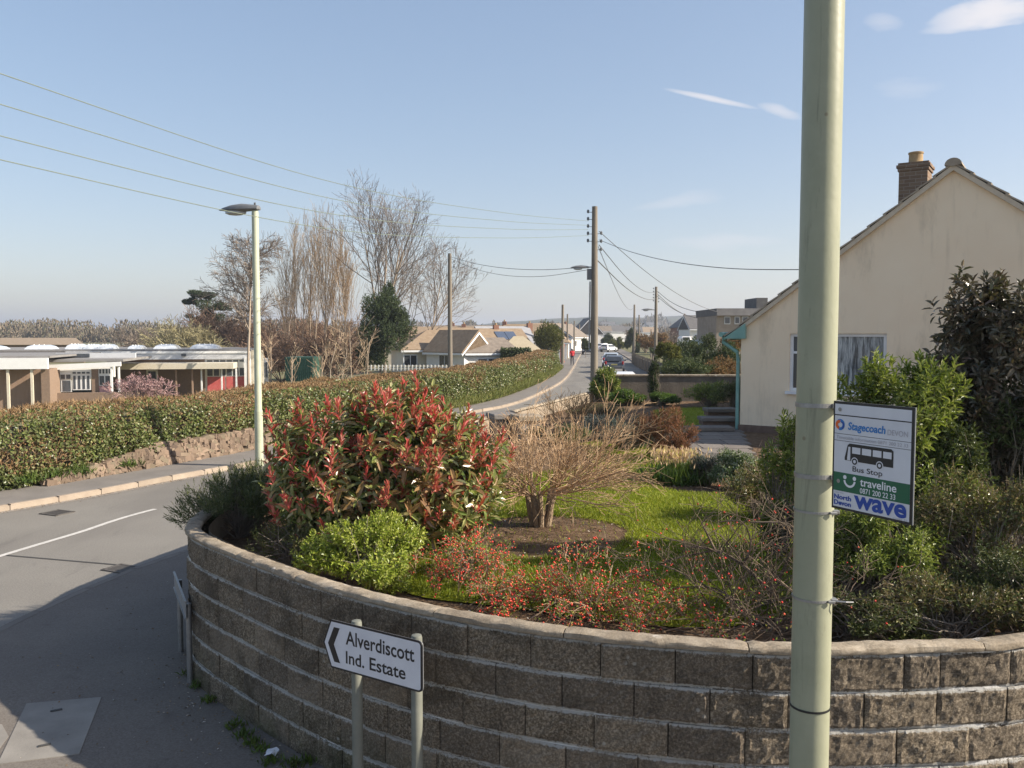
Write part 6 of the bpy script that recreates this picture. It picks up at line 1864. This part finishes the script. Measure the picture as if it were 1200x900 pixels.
# hedge below the pyramid roof
hd = thing('hedge', 'dark clipped hedge under the pale pyramid roof', 'hedge', (S(605, 70), 70, GZ1))
n = 7000; B = np.stack([RG.uniform(S(587, 70), S(622, 70), n), 70 + RG.uniform(-.5, .5, n), RG.uniform(GZ1, Zv(408, 70), n)], -1)
V, Q = leaves(B, RG.normal(size=(n, 3)), RG.normal(size=(n, 3)), .18, .1); np_obj('foliage', V, Q, m_rsh, hd, kind='stuff')

# ---- bare trees
def bare_tree(name, label, u, vb, vt, d, params, L0, r0, m_tw, m_tr, n_lead=1, minr=.02, seed=1, lean=0.0, spread=.25, z0=None, trunk=0.0, tcol=None):
    rr = random.Random(seed); b = U(u, vb, d=d)
    zb = float(terrain(np.array(b.x), np.array(b.y))) if z0 is None else z0
    top = U(u, vt, d=d).z; Hh_ = top - zb
    t = thing(name, label, 'tree', (b.x, b.y, zb)); segs = []
    th = Hh_ * trunk
    if trunk: MB().tube([(b.x, b.y, zb), (b.x + lean * th * .5, b.y, zb + th * .5), (b.x + lean * th, b.y, zb + th)], [r0 * 1.3, r0 * 1.05, r0 * .9], 8).build('trunk', m_tr, t, smooth=True)
    s = Vector((b.x + lean * th, b.y, zb + th))
    for i in range(n_lead):
        w = i * 2.4 + rr.random(); sp = spread * (rr.uniform(.5, 1.3) if n_lead > 1 else .3)
        dd = Vector((math.cos(w) * sp + lean, math.sin(w) * sp, 1)).normalized()
        grow(segs, s, dd, (Hh_ - th) * L0 * rr.uniform(.85, 1.05), r0 * (.75 if n_lead > 1 else .95), 0, params, None, rr)
    A0 = [x for x in segs if x[8] == 0]; A1 = [x for x in segs if x[8] > 0]
    V, Q = wood(A0, 6, minr); np_obj('limbs', V, Q, m_tr, t, smooth=True, kind='stuff')
    V, Q = wood(A1, 3, minr); np_obj('twigs', V, Q, m_tw, t, kind='stuff')
    return t


m_tg = fmat('grey_twig', [(.17, .135, .11), (.23, .19, .155), (.30, .25, .20), (.12, .095, .08)], 0, .9, .1)
m_to = fmat('tan_twig', [(.36, .26, .17), (.44, .34, .23), (.28, .20, .13), (.50, .40, .28)], 0, .9, .1)
m_tp = fmat('purple_brown_twig', [(.20, .13, .09), (.27, .18, .12), (.16, .105, .08), (.32, .22, .15)], 0, .9, .1)
birch = [(10, 26, .75, .42, .05, .05), (6, 11, .6, .55, .03, .12), (5, 7, .6, .6, -.02, .14), (4, 0, .5, .6, -.03, .15)]
bare_tree('birch_tree', 'tall fine twigged bare birch with pale trunk just left of lamp column', 291, 446, 280, 72, birch, .88, .12, m_tg, m_barkl, 1, .013, 3, trunk=.22)
pop = [(10, 17, .30, .40, .12, .03), (6, 5, .30, .55, .14, .06), (4, 2, .3, .6, .12, .08), (3, 0, .3, .6, .1, .08)]
for i, (u, vt, d, sd_) in enumerate(((338, 296, 90, 1), (352, 300, 94, 2), (366, 292, 92, 3), (380, 288, 90, 4), (394, 296, 93, 5), (406, 300, 90, 6))):
    bare_tree('poplar_tree', ('leftmost', 'second from left', 'third from left', 'fourth from left', 'fifth from left', 'rightmost')[i] + ' of the row of tan upright bare poplars', u, 440, vt, d, pop, .95, .08, m_to, m_barkl, 2, .011, 20 + sd_, spread=.07, z0=-1.5)
big = [(9, 8, .62, .6, .05, .07), (7, 6, .6, .55, .05, .09), (5, 4, .55, .6, .05, .10), (4, 2, .5, .6, .04, .1), (3, 0, .5, .6, .03, .1)]
bare_tree('bare_tree', 'largest bare tree with open spreading crown above the dark evergreen', 445, 440, 232, 78, big, .74, .15, m_tg, m_barkl, 4, .010, 31, lean=.0, spread=.30, trunk=.12, z0=-1.2)
bare_tree('bare_tree', 'bare tree with wide arching limbs reaching toward the lone pole', 492, 435, 262, 84, big, .62, .12, m_tg, m_barkl, 3, .010, 44, lean=.06, spread=.55, trunk=.1, z0=-.8)
sap = [(7, 8, .5, .5, .08, .06), (5, 4, .5, .6, .05, .1), (4, 0, .5, .6, .03, .12)]
for i, (u, vt, d) in enumerate(((315, 395, 60), (338, 408, 54), (385, 385, 58), (398, 392, 60), (412, 372, 62), (428, 385, 60), (372, 405, 52))):
    bare_tree('sapling', 'slender pale bare sapling, ' + ('beside the school end wall', 'before the green container', 'right of the green container', 'paired close to its neighbour by the container', 'tall one left of the evergreen', 'closest to the dark evergreen', 'at right corner of the container')[i], u, 447, vt, d, sap, .85, .05, m_to, m_barkl, 1, .012, 60 + i, z0=-1.2)
brush = [(5, 8, .7, .6, .05, .12), (4, 6, .7, .6, .03, .14), (4, 4, .6, .6, .0, .15), (3, 0, .6, .6, 0, .15)]
m_ol = fmat('olive_twig', [(.26, .23, .12), (.34, .30, .17), (.20, .17, .10), (.40, .36, .22)], 0, .9, .1)
for i, (u, vt, d, m_, sp, lab) in enumerate(((215, 362, 92, m_ol, .9, 'pale olive twigged bushy tree above the school roof'), (250, 352, 98, m_tp, .8, 'brown bushy bare tree behind the school roof'), (270, 358, 96, m_tp, .8, 'reddish brown bushy bare tree left of the birch trunk'),
        (305, 372, 92, m_tp, .8, 'purple brown thicket right of the birch'), (330, 378, 88, m_tp, .8, 'brown thicket at foot of the poplars'), (232, 372, 90, m_ol, .8, 'olive brown thicket over the domed rooflights'), (365, 380, 84, m_tp, .8, 'dull brown thicket behind the green container'),
        (400, 386, 84, m_tp, .8, 'dim brown thicket left of the evergreen'), (165, 378, 130, m_tg, .9, 'grey bare tree group behind the school middle'), (185, 382, 120, m_tg, .8, 'grey low bare tree behind the rooflights'), (280, 368, 100, m_tp, .8, 'brown leafless tree directly behind the birch'), (345, 360, 100, m_tp, .8, 'reddish undergrowth rising behind the poplars'), (385, 362, 100, m_tp, .8, 'tan undergrowth between poplars and evergreen'))):
    bare_tree('bushy_tree', lab, u, 440, vt, d, brush, .60, .07, m_, m_bark, 11, .021, 80 + i, spread=sp, z0=-1.8)
# red-purple bush before the school
for i, (u, d, lab) in enumerate(((153, 60, 'pinkish bare ornamental tree before the school canopy'), (182, 61, 'smaller pinkish bare shrub by the school door'))):
    bare_tree('ornamental_tree', lab, u, 462, 428 - 4 * (1 - i), d, brush, .5, .05, fmat('pink_twig%s' % '' if i == 0 else 'pink_twig_pale', [(.30, .17, .17), (.40, .26, .25), (.22, .13, .13), (.50, .36, .34)], 0, .9), m_bark, 5, .014, 99 + i, spread=.8, z0=-1.8)
for i, (u, vt, d, m_) in enumerate(((797, 376, 175, m_to), (745, 380, 180, m_tg), (780, 378, 130, m_tg), (757, 385, 150, m_tg))):
    bare_tree('bushy_tree', ('tan bare tree between wooden pole and brick gable', 'grey bare tree before the far hill', 'grey bushy bare tree left of the brick gable', 'low grey bare tree beside the distant poles')[i], u, 400, vt, d, brush, .55, .12, m_, m_bark, 5, .03, 120 + i, spread=.7, z0=0)

# ---- far wood: a belt of bare trees along the skyline that reads as one mass
n = 46000
m_far = fmat('far_wood', [(.15, .12, .085), (.20, .165, .12), (.11, .095, .07), (.24, .20, .15), (.13, .13, .08)], 0, .95, .05)
def belt(name, u0, u1, d, vtop, vbot, n, size, seed):
    u = RG.uniform(u0, u1, n); dd = d + RG.uniform(-.06, .06, n) * d; x = (u - 600) / 1000 * dd
    tp = np.array([noise.noise((a * 34 / d, seed, 0)) * 1.6 + noise.noise((a * 130 / d, seed, 5)) * .7 for a in x])
    zt = CAMZ + (392 - np.interp(u, [p[0] for p in vtop], [p[1] for p in vtop])) / 1000 * d + (tp - .1) * d * .010
    zb = CAMZ + (392 - vbot) / 1000 * d
    f = RG.random(n) ** .75 * np.clip(.75 + tp * .8, .2, 1); z = zb + (zt - zb) * f
    D = nrm(np.stack([RG.normal(0, .4, n), RG.normal(0, .4, n), np.ones(n)], -1))
    V, Q = leaves(np.stack([x, dd, z], -1), D, RG.normal(size=(n, 3)), size * RG.uniform(.5, 1.3, n), size * .42)
    np_obj(name, V, Q, m_far, kind='stuff')
belt('distant_wood', -400, 470, 330, [(-400, 384), (0, 385), (60, 380), (180, 384), (330, 378), (470, 385)], 402, 34000, 1.5, 1)
belt('distant_wood', -500, 660, 620, [(-500, 384), (0, 384), (300, 386), (500, 379), (600, 384), (660, 384)], 396, 26000, 2.6, 2)
belt('distant_wood', 600, 1250, 520, [(600, 388), (700, 390), (800, 384), (1250, 380)], 396, 24000, 2.4, 3)
belt('distant_wood', 640, 900, 1100, [(640, 386), (760, 380), (900, 378)], 388, 9000, 4.5, 4)
# far white speck houses on the hill
sp_ = random.Random(4)
for i in range(9):
    u = (655, 690, 712, 724, 738, 752, 765, 798, 822)[i]; d = 900; v = 384 + sp_.uniform(-2, 2)
    t = thing('hillside_house', 'tiny pale house on the hazy hill, %s' % ('far left above the conifer tip', 'above the white gable roof', 'just right of the tall pole', 'second right of the tall pole', 'between pole and dark conifer', 'left of the thin poles', 'left of the street light pole', 'above the brick gable', 'left of the dormer house')[i], 'house', (S(u, d), d, Zv(v + 5, d)))
    MB().box((0, 0, 3), (9 + sp_.random() * 6, 6, 6)).build('wall', m_ww, t, world=False)
    mb = MB(); mb.prism([(-7.5, -3.6, 6), (-7.5, 3.6, 6), (-7.5, 0, 9)], (15, 0, 0)); mb.build('roof', m_slate, t, world=False)

# ================================================================== VEHICLES
m_tyre = mat('tyre', (.02, .02, .02), (.03, .03, .03), 5, .9)
m_chrome = mat('rim_metal', (.5, .5, .52), (.6, .6, .6), 5, .3, metal=.8)
m_tail = mat('tail_light', (.35, .02, .02), (.45, .03, .03), 5, .3)
m_plate = mat('number_plate_blank', (.6, .5, .15), (.65, .55, .2), 5, .5)


def car(label, x, y, rot, paint, z=.0, estate=True):
    t = thing('parked_car', label, 'car', (x, y, z), rot)
    W, H = .84, 1.46
    # side profile (y along car, rear at negative y), rounded shoulders by scaling the upper rows
    prof = [(-2.0, .35), (-2.02, .62), (-1.93, .86), (-1.86, .95), (-1.50, 1.38), (-1.1, 1.46), (.2, 1.45), (.55, 1.34), (1.05, .98), (1.75, .86), (2.02, .66), (2.02, .35)]
    mb = MB(); vs = []
    def hw(z): return W if z < .95 else W - (z - .95) * .42
    for sx in (-1, 1):
        for (yy_, zz) in prof: vs.append((sx * hw(zz), yy_, zz))
    n = len(prof); fs = [tuple(range(n)), tuple(range(n, 2 * n))] + [(i, (i + 1) % n, n + (i + 1) % n, n + i) for i in range(n)]
    mb.add(vs, fs); body = mb.build('body', paint, t, world=False, bevel=.05, smooth=True)
    mb = MB(); mb.add([(-.60, -1.90, 1.0), (.60, -1.90, 1.0), (.55, -1.60, 1.34), (-.55, -1.60, 1.34)], [(0, 1, 2, 3)]); mb.v = [(a, b - .03, c + .02) for a, b, c in mb.v]; mb.build('rear_window', m_gcar, t, world=False)
    mb = MB(); mb.add([(-.60, .98, 1.05), (.60, .98, 1.05), (.55, .62, 1.33), (-.55, .62, 1.33)], [(0, 1, 2, 3)]); mb.v = [(a, b + .03, c + .02) for a, b, c in mb.v]; mb.build('windscreen', m_gcar, t, world=False)
    for sx in (-1, 1):
        for y0, y1 in ((-1.5, -.5), (-.44, .55)):
            mb = MB(); mb.add([(sx * (hw(1.0) + .012), y0, 1.0), (sx * (hw(1.0) + .012), y1 + (.25 if y1 > 0 else 0), 1.0), (sx * (hw(1.32) + .012), y1 - .02, 1.32), (sx * (hw(1.32) + .012), y0 + (.12 if y0 < -1 else 0), 1.32)], [(0, 1, 2, 3)]); mb.build('side_window', m_gcar, t, world=False)
        MB().box((sx * .72, -1.97, .86), (.16, .08, .26)).build('tail_light', m_tail, t, world=False, bevel=.02)
        MB().box((sx * .62, 1.98, .68), (.30, .08, .14)).build('headlight', m_lens, t, world=False, bevel=.02)
        for yy_ in (-1.28, 1.28):
            mb = MB(); mb.tube([(sx * .70, yy_, .31), (sx * .87, yy_, .31)], .31, 14); w = mb.build('wheel', m_tyre, t, world=False)
            mb = MB(); mb.tube([(sx * .86, yy_, .31), (sx * .885, yy_, .31)], .20, 10); mb.build('rim', m_chrome, w, world=False)
        MB().box((sx * .92, .62, 1.0), (.16, .1, .12)).build('mirror', paint, t, world=False, bevel=.02)
    MB().box((0, -2.02, .48), (1.5, .1, .22)).build('bumper', m_lampg, t, world=False, bevel=.03)
    MB().box((0, -2.055, .72), (.52, .02, .11)).build('number_plate', m_plate, t, world=False)
    return t


def cpaint(n, c): return mat(n, c, tuple(x * .95 for x in c), 2, .25, spec=.6)


sl_ = -.2
car('dark grey hatchback parked on the right of the road seen from behind', S(723.5, 72), 74, -.13, cpaint('dark_grey_paint', (.07, .08, .10)))
car('silver blue car parked just beyond the dark hatchback', S(719, 83), 85, -.12, cpaint('silver_blue_paint', (.30, .34, .40)))
car('silver car whose roof just shows above the boundary wall', 5.25, 41.5, -.3, cpaint('silver_paint', (.55, .57, .62)))
car('dark blue car on a bungalow drive behind the hedge', S(571, 66), 66.5, 1.3, cpaint('dark_blue_paint', (.05, .07, .11)), -.3)
car('black car parked right of the dark blue one behind the hedge', S(587, 68), 68, 1.5, cpaint('black_paint', (.03, .03, .035)), -.3)
car('white car far down the road at the bend', S(713, 160), 160, -.6, cpaint('white_paint', (.7, .7, .7)))
car('white car facing us at the distant bend', S(706, 170), 172, 2.6, bpy.data.materials['white_paint'])
car('dark car far away on the left side of the road', S(688.5, 140), 140, 3.0, bpy.data.materials['black_paint'])

# ---- pedestrian in red walking on the left footpath
px_ = U(670.5, 429, z=KH)
px_ = Vector((S(670.5, 88), 88, KH))
pn = thing('person', 'person in red top and dark trousers walking away along the left footpath', 'person', px_, .1)
sk = bpy.data.meshes.new('body')
J = {'pel': (0, 0, .95), 'che': (0, .02, 1.28), 'nck': (0, .02, 1.46), 'hd': (0, .04, 1.58), 'top': (0, .04, 1.70), 'lh': (-.10, 0, .90), 'lk': (-.10, .12, .50), 'lf': (-.10, .06, .07), 'lt': (-.10, .22, .04),
     'rh': (.10, 0, .90), 'rk': (.10, -.02, .50), 'rf': (.10, -.25, .10), 'rt': (.10, -.12, .03), 'ls': (-.20, .02, 1.40), 'le': (-.25, -.08, 1.12), 'lw': (-.24, .04, .88), 'rs': (.20, .02, 1.40), 're': (.25, .10, 1.12), 'rw': (.24, .22, .92)}
ks = list(J); rad = {'pel': .15, 'che': .17, 'nck': .06, 'hd': .10, 'top': .08, 'lh': .09, 'lk': .065, 'lf': .045, 'lt': .04, 'rh': .09, 'rk': .065, 'rf': .045, 'rt': .04, 'ls': .07, 'le': .05, 'lw': .035, 'rs': .07, 're': .05, 'rw': .035}
E = [('pel', 'che'), ('che', 'nck'), ('nck', 'hd'), ('hd', 'top'), ('pel', 'lh'), ('lh', 'lk'), ('lk', 'lf'), ('lf', 'lt'), ('pel', 'rh'), ('rh', 'rk'), ('rk', 'rf'), ('rf', 'rt'), ('che', 'ls'), ('ls', 'le'), ('le', 'lw'), ('che', 'rs'), ('rs', 're'), ('re', 'rw')]
sk.from_pydata([J[k] for k in ks], [(ks.index(a), ks.index(b)) for a, b in E], [])
tmp = bpy.data.objects.new('body', sk); COL.objects.link(tmp)
md = tmp.modifiers.new('skin', 'SKIN')
for i, k in enumerate(ks): sk.skin_vertices[0].data[i].radius = (rad[k], rad[k])
sk.skin_vertices[0].data[0].use_root = True
ms = tmp.modifiers.new('sub', 'SUBSURF'); ms.levels = 1
dg = bpy.context.evaluated_depsgraph_get(); me = bpy.data.meshes.new_from_object(tmp.evaluated_get(dg)); bpy.data.objects.remove(tmp)
kp = NT('person_clothes'); zz = kp.sep(kp.co('Object'))[2]
kp = kp.fin(kp.ramp(kp.math('DIVIDE', zz, 1.8), [(0, (.03, .03, .04)), (.515, (.03, .03, .045)), (.53, (.50, .03, .04)), (.80, (.50, .03, .04)), (.83, (.42, .26, .19)), (.88, (.08, .05, .035))]), .8)
me.materials.clear(); me.materials.append(kp); me.shade_smooth(); link('body', me, None, pn)
# red postbox at the hedge end
pb = thing('post_box', 'red pillar box at the end of the hedge', 'post box', (S(659.5, 96), 97, KH))
m_pb = mat('post_box_red', (.50, .03, .03), (.45, .03, .03), 4, .4)
MB().lathe((0, 0, 0), [(.27, 0), (.27, .12), (.23, .16), (.23, 1.9)], 16).build('body', m_pb, pb, world=False, smooth=True)
MB().lathe((0, 0, 1.9), [(.26, 0), (.27, .08), (.2, .16), (.02, .22)], 16).build('cap', m_pb, pb, world=False, smooth=True)

# ================================================================== HAZE
hz = NT('haze_air'); hz.n.remove(hz.p)
pv = hz.n.new('ShaderNodeVolumePrincipled'); pv.inputs['Color'].default_value = (.82, .88, 1, 1); pv.inputs['Density'].default_value = 0.00042
pv.inputs['Anisotropy'].default_value = .3
hz.l.new(pv.outputs[0], hz.out.inputs['Volume'])
MB().box((0, 2600, 30), (14400, 12800, 80)).build('haze', hz.m, kind='stuff')
print('objects', len(bpy.data.objects), 'tris', sum(len(o.data.loop_triangles) if False else sum(1 for _ in ()) for o in []))
